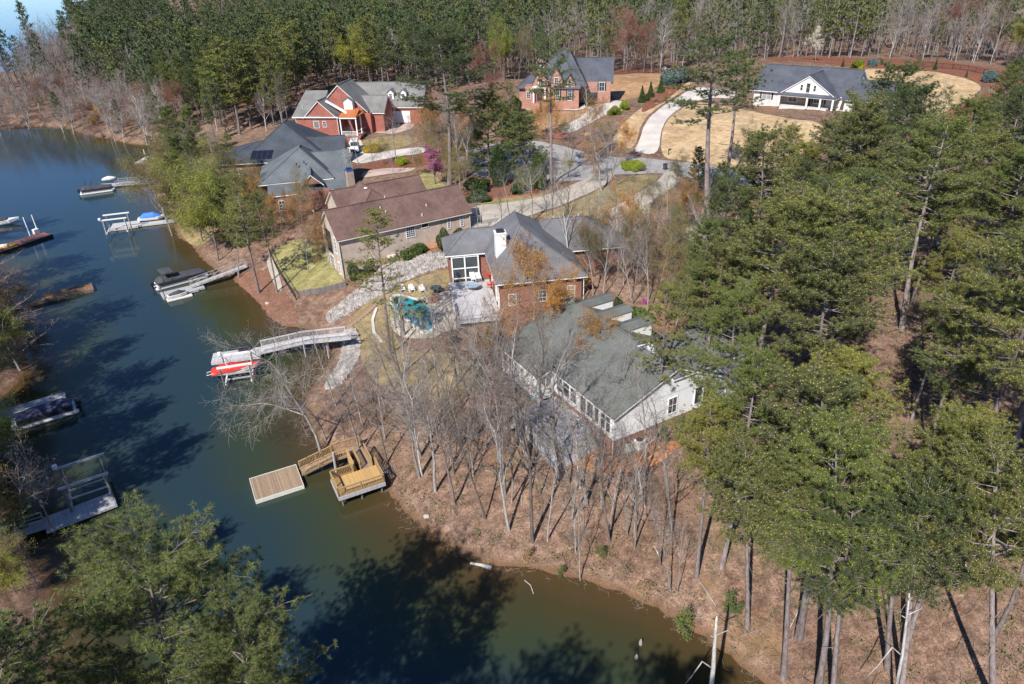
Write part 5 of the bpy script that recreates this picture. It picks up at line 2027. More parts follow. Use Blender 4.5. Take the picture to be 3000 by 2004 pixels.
railing(t, (12.0, -3.6), (18.2, -6.4), (1.9, 3.1), 1.0, M['deck_white'], .17, 'railing')
pilings(t, [(12, -1.8), (12, -3.7), (15, -3.2), (15, -5.1)], -1, 1.9, .1, M['deck_grey'])


def boat_lift(name, label, org, deg, lx, ly, ztop, parent_mat=None, beams=(0, 1), z0=-2, r=.1, cradle=1.2):
    t = empty(name, (org[0], org[1], 0), math.radians(deg), label, 'boat lift')
    m = parent_mat or M['grey_metal']
    for x in (0, lx):
        for y in (0, -ly):
            MB().tube([(x, y, z0), (x, y, ztop)], r, 8).build('post', M['deck_dark'], t)
    for y in (0, -ly):
        MB().beam((-.35, y, ztop + .12), (lx + .35, y, ztop + .12), .2, .22).build('top_beam', m, t)
    for x in (.15, lx - .15):
        for y in (0, -ly):
            MB().beam((x, y, ztop), (x, y + (-.4 if y == 0 else .4), cradle), .05).build('cable', m, t)
        MB().beam((x, 0, cradle), (x, -ly, cradle), .16).build('cradle_beam', m, t)
    for y in (-ly * .3, -ly * .7):
        MB().beam((.1, y, cradle + .16), (lx - .1, y, cradle + .16), .18, .1).build('bunk', M['deck_grey'], t)
    MB().box(-.5, -.1, -.25, .2, ztop + .24, ztop + .6).build('motor_box', M['white'], t)
    return t


def hull(name, secs, mat, root, n=8):
    """secs: (x, halfwidth, keel z, gunwale z)"""
    rings = []
    for x, w, zk, zg in secs:
        ring = []
        for i in range(n + 1):
            a = math.pi * i / n
            c = math.cos(a)
            ring.append((x, w * c * (1.0 if abs(c) > .99 else .97), zg - (zg - zk) * math.sin(a) ** .6))
        ring.append((x, -w * .82, zg + .02))
        ring.append((x, w * .82, zg + .02))
        rings.append(ring)
    return MB().loft(rings).build(name, mat, root, smooth=False)


def cover(name, secs, mat, root):
    """stretched cover: (x, halfwidth, base z, ridge z)"""
    rings = []
    for x, w, zb, zr in secs:
        rings.append([(x, -w, zb), (x, w, zb), (x, w * .92, zb + (zr - zb) * .45), (x, w * .4, zb + (zr - zb) * .9), (x, 0, zr), (x, -w * .4, zb + (zr - zb) * .9), (x, -w * .92, zb + (zr - zb) * .45)])
    return MB().loft(rings).build(name, mat, root)


def pontoon(label, org, deg, L_=6.8, w=1.25, covm=None, bimini=True, group='pontoon boats at the docks'):
    t = empty('pontoon_boat', (org[0], org[1], .1), math.radians(deg), label, 'boat')
    for y in (-w * .72, w * .72):
        MB().tube([(0, y, .1), (.3, y, .12), (L_ - .9, y, .12), (L_ - .1, y, .3)], [.18, .32, .32, .06], 10).build('pontoon', M['fabric_white'], t)
    MB().box(.2, L_ - .3, -w, w, .44, .54).build('boat_deck', M['fabric_white'], t)
    mb = MB()
    for y in (-w, w):
        mb.box(.5, L_ - .9, y - .04, y + .04, .54, 1.1)
    mb.box(L_ - .92, L_ - .86, -w, w, .54, 1.1)
    mb.box(.5, .56, -w, w, .54, 1.1)
    mb.build('side_panel', M['dark'], t)
    cover('boat_cover', [(.45, w * .8, .9, 1.2), (1.2, w + .05, .95, 1.75), (3.0, w + .05, 1.0, 1.62), (4.6, w + .05, 1.0, 1.55), (L_ - .9, w * .95, .95, 1.25)], covm or M['charcoal_cover'], t)
    mo = MB().box(-.45, .15, -.22, .22, .5, 1.1)
    mo.box(-.3, -.05, -.1, .1, -.4, .5)
    mo.build('outboard_motor', M['black'], t, bevel=.06)
    if bimini:
        bm = MB()
        for x in (1.3, 2.6):
            bm.tube([(x, -w, 1.1), (x + .3, -w * .9, 2.5), (x + .3, 0, 2.7), (x + .3, w * .9, 2.5), (x, w, 1.1)], .03, 6)
        bm.build('bimini_frame', M['black'], t)
        if L_ > 8:
            cover('bimini_canvas', [(1.3, w, 2.45, 2.6), (1.9, w * 1.02, 2.5, 2.75), (3.1, w, 2.5, 2.7)], M['charcoal_cover'], t)
    return t


def jetski(label, org, deg, z=.25, mat=None):
    t = empty('jet_ski', (org[0], org[1], z), math.radians(deg), label, 'jet ski', 'covered jet skis at the docks')
    hull('body', [(0, .5, .0, .42), (.5, .58, -.12, .46), (2.0, .56, -.12, .5), (2.8, .32, .05, .55), (3.2, .05, .4, .6)], M['fabric_white'], t)
    cover('cover', [(.25, .35, .46, .62), (.8, .42, .48, .82), (1.7, .45, .5, 1.02), (2.2, .4, .52, .9), (2.9, .15, .56, .66)], mat or M['charcoal_cover'], t)
    MB().tube([(1.9, -.42, 1.0), (1.9, 0, 1.12), (1.9, .42, 1.0)], .04, 6).build('handlebar', M['black'], t)
    return t


# red boat on its lift
g = G(648, 1030, .5)
p0 = G(622, 1090, 1.0)
boat_lift('boat_lift', 'small white lift holding the red-covered boat beside the grey dock', G(650, 1040, 3.0), 14, 3.4, 3.2, 2.8, M['white'], cradle=.45)
t = empty('motor_boat', (p0[0], p0[1], .5), math.radians(17), 'motor boat under a bright red canvas cover on a white lift', 'boat')
t.scale = (.95, .8, .85)
hull('hull', [(0, 1.0, .0, .75), (1.5, 1.1, -.15, .8), (4.0, 1.05, -.15, .85), (5.4, .6, .1, .95), (6.1, .05, .7, 1.0)], M['fabric_white'], t)
cover('boat_cover', [(-.1, 1.06, .45, .95), (1.2, 1.16, .6, 1.5), (2.6, 1.16, .6, 1.6), (3.6, 1.1, .7, 1.3), (5.2, .7, .82, 1.1), (6.1, .12, .95, 1.03)], M['red_cover'], t)
MB().tube([(2.3, -.9, 1.1), (1.9, -.8, 2.2), (1.9, .8, 2.2), (2.3, .9, 1.1)], .05, 6).build('wake_tower', M['white'], t)
mb = MB()
mb.tube([(0, -.5, .5), (-.7, -.5, .4), (-.7, .5, .4), (0, .5, .5)], .04, 6)
mb.build('stern_rail', M['white'], t)
mb = MB().box(0, 1.6, 0, .9, .5, .56)
for x in (0.02, 1.5):
    for y in (.02, .82):
        mb.box(x, x + .08, y, y + .08, .5, 1.0)
mb.box(0, 1.6, 0, .9, 1.0, 1.06)
g = G(690, 1032, .6)
b = mb.build('dock_bench', M['dark'])
b.location = (g[0] + .3, g[1] + .2, .02)
b.rotation_euler = (0, 0, .25)
tag(b, 'dark bench frame standing on the pale grey floating dock', 'bench')

# gangway dock with the pontoon boat
g = G(468, 858, .4)
t = empty('floating_dock', (g[0], g[1], 0), math.radians(33), 'weathered grey floating dock with tubular gangway below the leaning pines', 'dock')
MB().box(0, 5.4, -2.6, 0, .08, .42).build('platform', M['deck_grey'], t)
MB().box(5.4, 6.4, -2.3, -.5, .1, .42).build('platform_wing', M['deck_grey'], t)
mb = MB()
mb.slab([(4.6, -1.6, .6), (13.8, -1.2, 1.7), (13.8, .1, 1.7), (4.6, -.3, .6)], .12)
mb.build('gangway', M['deck_grey'], t)
for ya, yb in ((-1.6, -1.2), (-.3, .1)):
    mb = MB()
    n = 7
    for i in range(n + 1):
        f = i / n
        p = (4.6 + 9.2 * f, ya + (yb - ya) * f, .6 + 1.1 * f)
        mb.beam(p, (p[0], p[1], p[2] + 1), .05)
        if i < n:
            f2 = (i + 1) / n
            q = (4.6 + 9.2 * f2, ya + (yb - ya) * f2, .6 + 1.1 * f2)
            mb.beam((p[0], p[1], p[2] + 1), (q[0], q[1], q[2] + 1), .06)
            mb.beam((p[0], p[1], p[2] + .1), (q[0], q[1], q[2] + 1), .04)
    mb.build('gangway_rail', M['deck_grey'], t)
pilings(t, [(.3, .2), (.3, -2.8), (5.2, .2), (12, .3), (12, -1.6)], -2, 1.5, .09)
g = G(452, 842, .3)
pontoon('large black-covered pontoon boat moored alongside the tubular gangway dock', g, 38, 8.6, 1.35)
g = G(490, 878, .3)
jetski('black and white covered jet ski on a pale float by the gangway dock', (g[0], g[1] + .2), 32, .35)
mb = MB().box(-.2, 3.6, -.75, .75, 0, .32)
b = mb.build('jet_ski_float', M['offwhite'], bevel=.1)
b.location = (g[0], g[1] + .2, 0)
b.rotation_euler = (0, 0, math.radians(32))
tag(b, 'cream plastic float under the black and white jet ski', 'float')

# dock with lift and red-stained deck
g = G(322, 672, .4)
t = empty('pale_dock', (g[0], g[1], 0), math.radians(17), 'pale dock with narrow walkway ending in a red-stained corner deck', 'dock')
MB().box(0, 5.2, -.2, 3.6, .1, .45).build('platform', M['deck_white'], t)
MB().box(5.2, 13.6, .2, 1.8, .1, .45).build('walkway', M['deck_white'], t)
MB().box(13.6, 18.2, -.9, 2.6, .7, .85).build('red_deck', M['deck_red'], t)
for a, b in (((13.6, -.9), (18.2, -.9)), ((13.6, 2.6), (18.2, 2.6)), ((13.6, -.9), (13.6, .4)), ((15.6, -.9), (15.6, 1.6))):
    railing(t, a, b, .85, .95, M['deck_red'], 0, 'red_railing', 1.2, 3)
pilings(t, [(13.8, -.7), (17.9, -.7), (16, -.7)], -1, .7, .1, M['deck_red'])
lg = G(308, 662, .4)
boat_lift('boat_lift', 'empty white lift on tall thin posts at the end of the pale dock', G(315, 700, 0), 17, 4.0, -3.4, 3.6, M['white'], cradle=1.0, r=.08)
bg_ = G(402, 655, .4)
t = empty('small_boat', (bg_[0] - .6, bg_[1] + 2.0, .2), math.radians(12), 'small white boat with bright blue canvas cover beside the pale dock', 'boat')
hull('hull', [(0, .8, .0, .7), (1.5, .95, -.1, .75), (4.0, .9, -.1, .8), (5.2, .1, .5, .9)], M['fabric_white'], t)
cover('boat_cover', [(.4, .7, .7, .9), (1.2, .9, .72, 1.6), (3.2, .9, .75, 1.7), (4.4, .5, .8, 1.0)], M['blue_cover'], t)
MB().tube([(5, .5, -.2), (5, .5, 2.3)], .1, 8).build('mooring_post', M['offwhite'], t)

# far dock with pontoon
g = G(340, 543, .5)
t = empty('rail_dock', (g[0], g[1], 0), math.radians(8), 'grey walkway dock with horizontal pipe rails and a pontoon boat at its end', 'dock')
MB().box(-4, 13, 0, 2.0, .3, .6).build('walkway', M['deck_grey'], t)
for y in (0, 2.0):
    railing(t, (0, y), (13, y), .6, 1.0, M['grey_metal'], 0, 'pipe_rail', 2.2, 3)
pilings(t, [(0, .1), (4, .1), (8, .1), (12, .1)], -2, .3, .1)
g = G(235, 566, .3)
pontoon('black and white pontoon boat with raised hoop frame at the pipe-rail dock', g, 24, 7.6, 1.3)
g = G(300, 531, .3)
jetski('pale grey jet ski beside the pipe-rail dock, behind the pontoon boat', g, 18, .4, M['fabric_white'])

# farthest dock
g = G(392, 480, .5)
t = empty('flat_dock', (g[0], g[1], 0), math.radians(2), 'low flat brown-edged dock carrying a white boat, farthest up the cove', 'dock')
MB().box(0, 9, 0, 5.6, .35, .6).build('platform', M['deck_grey'], t)
MB().box(-.05, 9.05, -.08, 0, .05, .62).build('edge_board', M['deck_brown'], t)
MB().tube([(1.0, 5.4, 0), (1.0, 5.4, 3.0)], .12, 8).build('post', M['offwhite'], t)
g = G(418, 471, .7)
jetski('white covered jet ski on the farthest flat dock', g, 8, .75, M['fabric_white'])

# west bank docks
g = G(75, 893, .4)
t = empty('brown_dock', (g[0], g[1], 0), math.radians(33), 'weathered brown board dock on the shaded bank opposite the houses', 'dock')
L5 = 9.5
mb = MB()
mb.box(0, L5, -.3, 1.2, .35, .5)
mb.box(2.6, L5, 1.25, 2.9, .35, .52)
mb.build('platform', M['deck_brown'], t)
mb = MB().box(0, L5, -.36, -.3, .05, .52)
mb.box(L5, L5 + .06, -.3, 2.9, .05, .5)
mb.build('edge_board', M['deck_dark'], t)
MB().box(-5, 0, .1, 1.2, .45, .6).build('walkway', M['deck_brown'], t)

g = G(0, 722, .4)
t = empty('maroon_dock', (g[0], g[1], 0), math.radians(62), 'maroon board dock with two thin white posts near a yellow float', 'dock')
MB().box(-8, 8.2, -3.4, 0, .3, .5).build('platform', m_plain('maroon_boards', (.22, .1, .085), .8, var=.3), t)
MB().box(-8, 8.2, -3.46, -3.4, -.1, .48).build('edge_board', M['dark'], t)
pilings(t, [(6.0, .3), (7.6, .2)], -1, 4.2, .1, M['white'], 'white_post')
MB().box(6.6, 7.7, -.4, .4, .5, 1.5).build('dock_locker', M['white'], t, bevel=.1)
g = G(12, 726, .3)
t = empty('paddle_boat', (g[0], g[1] - .3, .1), math.radians(30), 'yellow and white paddle boat beside the maroon dock', 'boat')
hull('hull', [(-1.4, .5, .0, .5), (0, .8, -.1, .55), (1.6, .7, -.1, .6), (2.4, .2, .3, .7)], M['yellow_plastic'], t)
MB().box(-.4, .9, -.5, .5, .58, .9).build('seat', M['white'], t, bevel=.1)
g = G(8, 655, .3)
t = empty('white_boat', (g[0], g[1], .1), math.radians(20), 'white bow of a moored boat behind the maroon dock', 'boat')
hull('hull', [(-4, 1.0, .0, .8), (-1, 1.1, -.2, .9), (1.5, .9, -.1, 1.0), (3.2, .1, .6, 1.2)], M['fabric_white'], t)
cover('boat_cover', [(-3.8, .9, .82, 1.2), (-1, 1.0, .9, 1.7), (1, .8, .95, 1.3)], M['charcoal_cover'], t)

g = G(193, 1180, .5)
t = empty('grey_deck_dock', (g[0], g[1], 0), math.radians(33), 'grey board dock with covered pontoon boat under budding branches, west bank'.replace(', west bank', ''), 'dock')
MB().box(-9, .1, 0, 2.9, .3, .55).build('platform', M['deck_grey'], t)
railing(t, (-9, 2.9), (-5, 2.9), .55, .95, M['deck_tan'], .16, 'railing')
pilings(t, [(-.2, 2.7), (-4, 2.7), (-.2, .2), (-4, .2)], -2, .9, .1)
pontoon('pontoon boat under a navy cover, half hidden by budding branches', (g[0] + 1.7, g[1] - .6), 213, 7.0, 1.15, m_plain('navy_canvas', (.05, .055, .1), .8, var=.3), False)

g = G(330, 1440, .5)
t = empty('lift_dock', (g[0], g[1], 0), math.radians(35), 'weathered grey dock with open rail gangway behind the big pine', 'dock')
MB().box(-6.0, .0, -2.4, 0, .25, .5).build('platform', M['deck_grey'], t)
mb = MB().slab([(-12.5, -1.9, 1.2), (-5.9, -1.9, .6), (-5.9, -.6, .6), (-12.5, -.6, 1.2)], .12)
mb.build('gangway', M['deck_grey'], t)
for y in (-.6, -1.9):
    railing(t, (-12.5, y), (-6, y), (1.2, .6), 1.0, M['grey_metal'], 0, 'gangway_rail', 2.2, 3, .07)
boat_lift('boat_lift', 'empty grey metal boat lift with four wooden posts above the big pine', G(174, 1372, 3.4), 32, 3.6, 3.6, 3.3, cradle=1.1)


# ---------------------------------------------------------------- van and small garden things
p = hit(1040, 452)
t = empty('van', (p[0], p[1], p[2] + .09), math.radians(99), 'white delivery van parked on the driveway beside the golden shrub', 'van')


def ring(x, w, z0, z1, wt):
    return [(x, -w, z0), (x, w, z0), (x, w, z0 + .8), (x, wt, z1), (x, -wt, z1), (x, -w, z0 + .8)]


MB().loft([ring(0, .92, .5, 1.1, .85), ring(.12, .97, .38, 1.25, .9), ring(1.1, 1.0, .35, 1.45, .86), ring(1.9, 1.0, .35, 2.35, .82), ring(2.6, 1.0, .35, 2.5, .85), ring(5.5, 1.0, .35, 2.5, .85), ring(5.75, .96, .4, 2.35, .8)]).build('body', M['fabric_white'], t, bevel=.05)
mb = MB()
mb.add([(1.16, -.84, 1.5), (1.16, .84, 1.5), (1.86, .78, 2.28), (1.86, -.78, 2.28)], [(0, 1, 2, 3)])
mb.v = [(a - .03, b, c + .03) for a, b, c in mb.v]
mb.build('windscreen', M['glass'], t)
for s in (-1, 1):
    mb = MB().add([(1.5, s * 1.0, 1.25), (2.6, s * 1.0, 1.25), (2.6, s * .9, 2.0), (1.95, s * .9, 2.0)], [(0, 1, 2, 3)])
    mb.v = [(a, b + s * .02, c) for a, b, c in mb.v]
    mb.build('side_window', M['glass'], t)
    MB().box(-.02, .04, s * .62 - .18, s * .62 + .18, .75, 1.0).build('headlight', M['grey_metal'], t)
    MB().box(1.5, 1.65, min(s * 1.02, s * 1.25), max(s * 1.02, s * 1.25), 1.3, 1.6).build('mirror', M['black'], t)
    for x in (1.05, 4.6):
        w = MB().tube([(x, s * .78, .36), (x, s * 1.01, .36)], .36, 16).build('wheel', M['rubber'], t)
        MB().tube([(x, s * 1.0, .36), (x, s * 1.03, .36)], .2, 12).build('rim', M['grey_metal'], w)
MB().box(-.06, .1, -.9, .9, .38, .62).build('bumper', M['dark'], t)
MB().box(-.03, .02, -.42, .42, .68, .92).build('grille', M['dark'], t)


def chair(name, label, u, v, rot, mat, z=None, zadd=.14, group=None, lounge=False):
    p = hit(u, v) if z is None else (*G(u, v, z), z - zadd)
    t = empty(name, (p[0], p[1], p[2] + zadd), rot, label, 'chair', group)
    k = .62
    if lounge:
        mb = MB().slab([(0, -.35, .42), (1.3, -.35, .42), (1.3, .35, .42), (0, .35, .42)], .08)
        mb.build('seat', mat, t)
        MB().slab([(-.6, -.35, .95), (0, -.35, .42), (0, .35, .42), (-.6, .35, .95)], .08).build('backrest', mat, t)
        for x in (0.05, 1.2):
            for y in (-.3, .3):
                MB().beam((x, y, 0), (x, y, .36), .06).build('leg', mat, t)
        return t
    MB().slab([(-.05, -.3, .32), (.55, -.3, .42), (.55, .3, .42), (-.05, .3, .32)], .05).build('seat', mat, t)
    mb = MB()
    for i in range(5):
        y = -.26 + i * .13
        mb.slab([(-.32, y - .05, 1.0 - .03 * abs(i - 2)), (-.02, y - .05, .34), (-.02, y + .05, .34), (-.32, y + .05, 1.0 - .03 * abs(i - 2))], .03)
    mb.build('backrest', mat, t)
    for y in (-.36, .36):
        MB().box(-.2, .55, y - .06, y + .06, .56, .6).build('armrest', mat, t)
        for x in (-.12, .5):
            MB().beam((x, y, 0), (x, y, .56), .07).build('leg', mat, t)
    return t


for u, v, lb in ((1178, 855, 'white garden chair nearest the stone bank above the pool'), (1206, 855, 'middle one of three white garden chairs in a row'), (1236, 857, 'white garden chair at the end nearest the round table')):
    chair('garden_chair', lb, u, v, math.radians(-70), M['white'], group='white garden chairs')
for u, v, lb in ((1384, 815, 'small white lounge chair on the grey deck by the screened porch'), (1400, 812, 'large white lounge chair lying open on the grey deck')):
    chair('lounge_chair', lb, u, v, math.radians(-80), M['white'], z=6.1, zadd=.44, group='lounge chairs on the deck', lounge=True)
for u, v, m, lb in ((1436, 790, 'white', 'white bench seat along the house wall on the deck'), (1438, 812, 'red_plastic', 'red cushioned chair between white seats on the deck'), (1440, 840, 'red_plastic', 'red and white chair on the deck nearest the house corner')):
    chair('deck_chair', lb, u, v, math.radians(190), M[m], z=6.1, zadd=.44, group='chairs along the house wall')
chair('red_chair', 'red garden chair on the stone patio among the bare trees', 1448, 1168, math.radians(120), M['red_plastic'])

# closed lime umbrella and glass table
g = G(1432, 778, 6)
t = empty('parasol', (g[0], g[1], 5.66), 0, 'closed lime green parasol leaning by the deck wall', 'parasol')
MB().tube([(0, 0, 0), (0, 0, 2.6)], .04, 6).build('pole', M['white'], t)
MB().tube([(0, 0, .9), (0, 0, 1.4), (0, 0, 2.5)], [.28, .22, .05], 10).build('canopy', M['green_fabric'], t)
g = G(1385, 838, 6.2)
t = empty('glass_table', (g[0], g[1], 5.66), 0, 'round blue-grey glass table on the pale deck', 'table')
MB().tube([(0, 0, .7), (0, 0, .74)], 1.0, 20).build('table_top', m_plain('blue_glass', (.3, .4, .48), .1, spec=.8), t)
for a in range(4):
    MB().beam((math.cos(a * 1.57) * .6, math.sin(a * 1.57) * .6, 0), (math.cos(a * 1.57) * .5, math.sin(a * 1.57) * .5, .7), .05).build('leg', M['dark'], t)
p = hit(1278, 858)
t = empty('round_table', (p[0], p[1], p[2] + .12), 0, 'round dark glass table on the patio above the pool', 'table')
MB().tube([(0, 0, .68), (0, 0, .72)], .85, 18).build('table_top', m_plain('dark_glass', (.05, .08, .09), .1, spec=.8), t)
MB().tube([(0, 0, 0), (0, 0, .68)], [.3, .06], 8).build('pedestal', M['dark'], t)


def person_tub():
    pass


# brick tub, bins, mail boxes, air conditioners
def wheelie(label, u, v, mat, rot=0.0):
    p = hit(u, v)
    t = empty('refuse_bin', (p[0], p[1], p[2] + .08), rot, label, 'bin', 'wheeled bins at the kerb')
    MB().loft([[(-.26, -.28, .08), (.26, -.28, .08), (.26, .28, .08), (-.26, .28, .08)], [(-.32, -.36, 1.0), (.32, -.36, 1.0), (.32, .36, 1.0), (-.32, .36, 1.0)]]).build('body', mat, t)
    MB().slab([(-.35, -.42, 1.1), (.35, -.42, 1.1), (.35, .4, 1.16), (-.35, .4, 1.16)], .08).build('lid', mat, t)
    for s in (-.3, .3):
        MB().tube([(s - .04, .3, .12), (s + .04, .3, .12)], .12, 10).build('wheel', M['rubber'], t)


wheelie('blue wheeled bin at the road behind the tall pine trunk', 2092, 530, M['blue_plastic'])
wheelie('blue wheeled bin half hidden beside the weeping shrub', 1444, 515, M['blue_plastic'], .4)
wheelie('dark bin standing by the kerb near the bare shrubs', 1948, 498, M['dark'], .2)


def mailbox(label, u, v):
    p = hit(u, v)
    t = empty('mailbox', (p[0], p[1], p[2]), .4, label, 'mailbox', 'mailboxes along the road')
    MB().beam((0, 0, 0), (0, 0, 1.3), .12).build('post', M['dark'], t)
    MB().beam((-.1, 0, .95), (.5, 0, .95), .09).build('arm', M['dark'], t)
    MB().tube([(0, 0, 1.2), (.55, 0, 1.2)], .14, 10).build('box', M['dark'], t)


mailbox('black mailbox on the tan lawn beside the white driveway', 1958, 455)
mailbox('black mailbox near the brick driveway apron', 1591, 398)

for u, v, lb in ((1836, 1318, 'dark air conditioner nearer the water by the brick foundation'), (1872, 1312, 'pale air conditioner by the brick foundation, closer to the pines')):
    p = hit(u, v)
    t = empty('air_conditioner', (p[0], p[1], p[2]), .6, lb, 'air conditioner', 'air conditioners by the white house')
    MB().box(-.45, .45, -.45, .45, .1, 1.0).build('casing', M['offwhite'], t, bevel=.05)
    MB().tube([(0, 0, 1.0), (0, 0, 1.03)], .36, 16).build('fan_grille', M['dark'], t)
    MB().box(-.55, .55, -.55, .55, 0, .1).build('pad', M['grey_metal'], t)

# stepping boards from the gangway up to the lawn
a = hit(1020, 958)
b = hit(1112, 876)
n = 13
t = empty('stepping_path', a, 0, 'flight of brown timber steps climbing the grass from the gangway', 'steps')
for i in range(n):
    f = i / (n - 1)
    x = a[0] + (b[0] - a[0]) * f + .6 * math.sin(f * 3.1)
    y = a[1] + (b[1] - a[1]) * f
    z = Hg(x, y)
    o = MB().box(-.62, .62, -.4, .4, 0, .12).build('step', M['deck_tan'], t)
    o.location = (x - a[0], y - a[1], z - a[2] + .08)
    o.rotation_euler = (0, 0, math.atan2(b[1] - a[1], b[0] - a[0]) + 1.57)

# low walls, fences
def wall_run(name, label, pts, hgt, w, mat, cat='wall'):
    P = [hit(u, v) for u, v in pts]
    t = empty(name, P[0], 0, label, cat)
    mb = MB()
    for p, q in zip(P[:-1], P[1:]):
        k = max(1, int(math.hypot(q[0] - p[0], q[1] - p[1]) / 1.5))
        for i in range(k):
            f0, f1 = i / k, (i + 1) / k
            x0, y0 = p[0] + (q[0] - p[0]) * f0, p[1] + (q[1] - p[1]) * f0
            x1, y1 = p[0] + (q[0] - p[0]) * f1, p[1] + (q[1] - p[1]) * f1
            mb.beam((x0 - P[0][0], y0 - P[0][1], Hg(x0, y0) - P[0][2] + hgt / 2 - .15), (x1 - P[0][0], y1 - P[0][1], Hg(x1, y1) - P[0][2] + hgt / 2 - .15), w, hgt + .3)
    mb.build('wall_body', mat, t)


def fence_run(name, label, pts, hgt, mat, bal=.25, posts=2.2, cat='fence'):
    P = [hit(u, v) for u, v in pts]
    t = empty(name, P[0], 0, label, cat)
    o = P[0]
    for p, q in zip(P[:-1], P[1:]):
        d = math.hypot(q[0] - p[0], q[1] - p[1])
        k = max(1, int(d / posts))
        mb = MB()
        for i in range(k + 1):
            f = i / k
            x, y = p[0] + (q[0] - p[0]) * f, p[1] + (q[1] - p[1]) * f
            z = Hg(x, y) - o[2]
            mb.beam((x - o[0], y - o[1], z - .1), (x - o[0], y - o[1], z + hgt + .1), .1)
            if i < k:
                f2 = (i + 1) / k
                x2, y2 = p[0] + (q[0] - p[0]) * f2, p[1] + (q[1] - p[1]) * f2
                z2 = Hg(x2, y2) - o[2]
                for hh in (.2, hgt):
                    mb.beam((x - o[0], y - o[1], z + hh), (x2 - o[0], y2 - o[1], z2 + hh), .06, .08)
                nb_ = int(d / k / bal)
                for j in range(1, nb_):
                    g_ = j / nb_
                    xx, yy, zz = x + (x2 - x) * g_ - o[0], y + (y2 - y) * g_ - o[1], z + (z2 - z) * g_
                    mb.beam((xx, yy, zz + .15), (xx, yy, zz + hgt), .035)
        mb.build('fence_panel', mat, t)


wall_run('timber_wall', 'low dark timber retaining wall below the green lawn', [(880, 868), (940, 858), (1015, 838)], .8, .25, M['deck_dark'])
wall_run('stone_edging', 'curved pale stone edging running down the tan lawn', [(1104, 905), (1092, 940), (1096, 975), (1120, 1005)], .25, .35, M['offwhite'])
wall_run('brick_wall', 'low brown wall edging the red mulch bed by the driveway', [(1420, 590), (1500, 580), (1580, 574)], .35, .25, M['brick_brown'])
fence_run('picket_fence', 'grey picket fence between the brown-roofed house and the grey roof', [(1378, 662), (1412, 656), (1450, 652)], 1.5, M['deck_grey'], .2)
fence_run('black_fence', 'thin black metal fence along the wood edge behind the lawns', [(1790, 218), (1870, 213), (1960, 212), (2030, 205)], 1.3, M['dark'], .3)
fence_run('black_fence', 'thin black metal fence curving round the big tan back lawn', [(2700, 196), (2790, 203), (2880, 218), (2960, 235)], 1.3, M['dark'], .3)
fence_run('wire_fence', 'thin dark wire fence down the green lawn edge toward the mulch bank', [(790, 742), (812, 790), (840, 835), (868, 880)], 1.1, M['dark'], .4)

# concrete walk climbing behind the leaning pines
a = [hit(u, v)[:2] for u, v in ((778, 760), (800, 752), (816, 800), (830, 850), (815, 858), (795, 815))]
sheet('path', None, G_CONC, .12, world=a, smooth=True)

# boulders, logs and bits in the water
rk = m_plain('pale_boulder', (.42, .36, .3), .9, var=.35, scale=1.2)


def boulder(label, u, v, s, seed, mat=None, group='boulders'):
    rnd = random.Random(seed)
    p = hit(u, v)
    t = MB().ball((0, 0, 0), s, 9, 6, (1, .8, .6))
    t.v = [(x * (1 + rnd.uniform(-.18, .18)), y * (1 + rnd.uniform(-.18, .18)), z * (1 + rnd.uniform(-.1, .2))) for x, y, z in t.v]
    o = t.build('boulder', mat or rk)
    o.location = (p[0], p[1], p[2] + s * .3)
    tag(o, label, 'boulder', group)


boulder('large pale boulder at the wood edge past the mulch strip', 1946, 205, 1.1, 1)
boulder('orange-tinted boulder beside the brick apron', 1720, 398, .9, 2, M['brick_orange'] if False else m_plain('orange_stone', (.5, .28, .15), .9, var=.3))
boulder('pale boulder on the mulch bank above the water', 783, 890, .35, 3)
boulder('small pale stone low on the leaf-covered bank', 1250, 1515, .35, 4)
boulder('white stone in the bed before the brick house steps', 1572, 316, .5, 5)
boulder('white stone beside the curved walk of the brick house', 1596, 313, .45, 6)


def log(label, pts, r, mat, z=None, cat='log', name='log'):
    P = [(*G(u, v, z), z) if z is not None else hit(u, v) for u, v in pts]
    o0 = P[0]
    q = [(p[0] - o0[0], p[1] - o0[1], p[2] - o0[2] + (0 if z is not None else r * .6)) for p in P]
    o = MB().tube(q, [r * (1 - .6 * i / (len(q) - 1)) for i in range(len(q))], 7).build(name, mat, smooth=True)
    o.location = o0
    tag(o, label, cat)


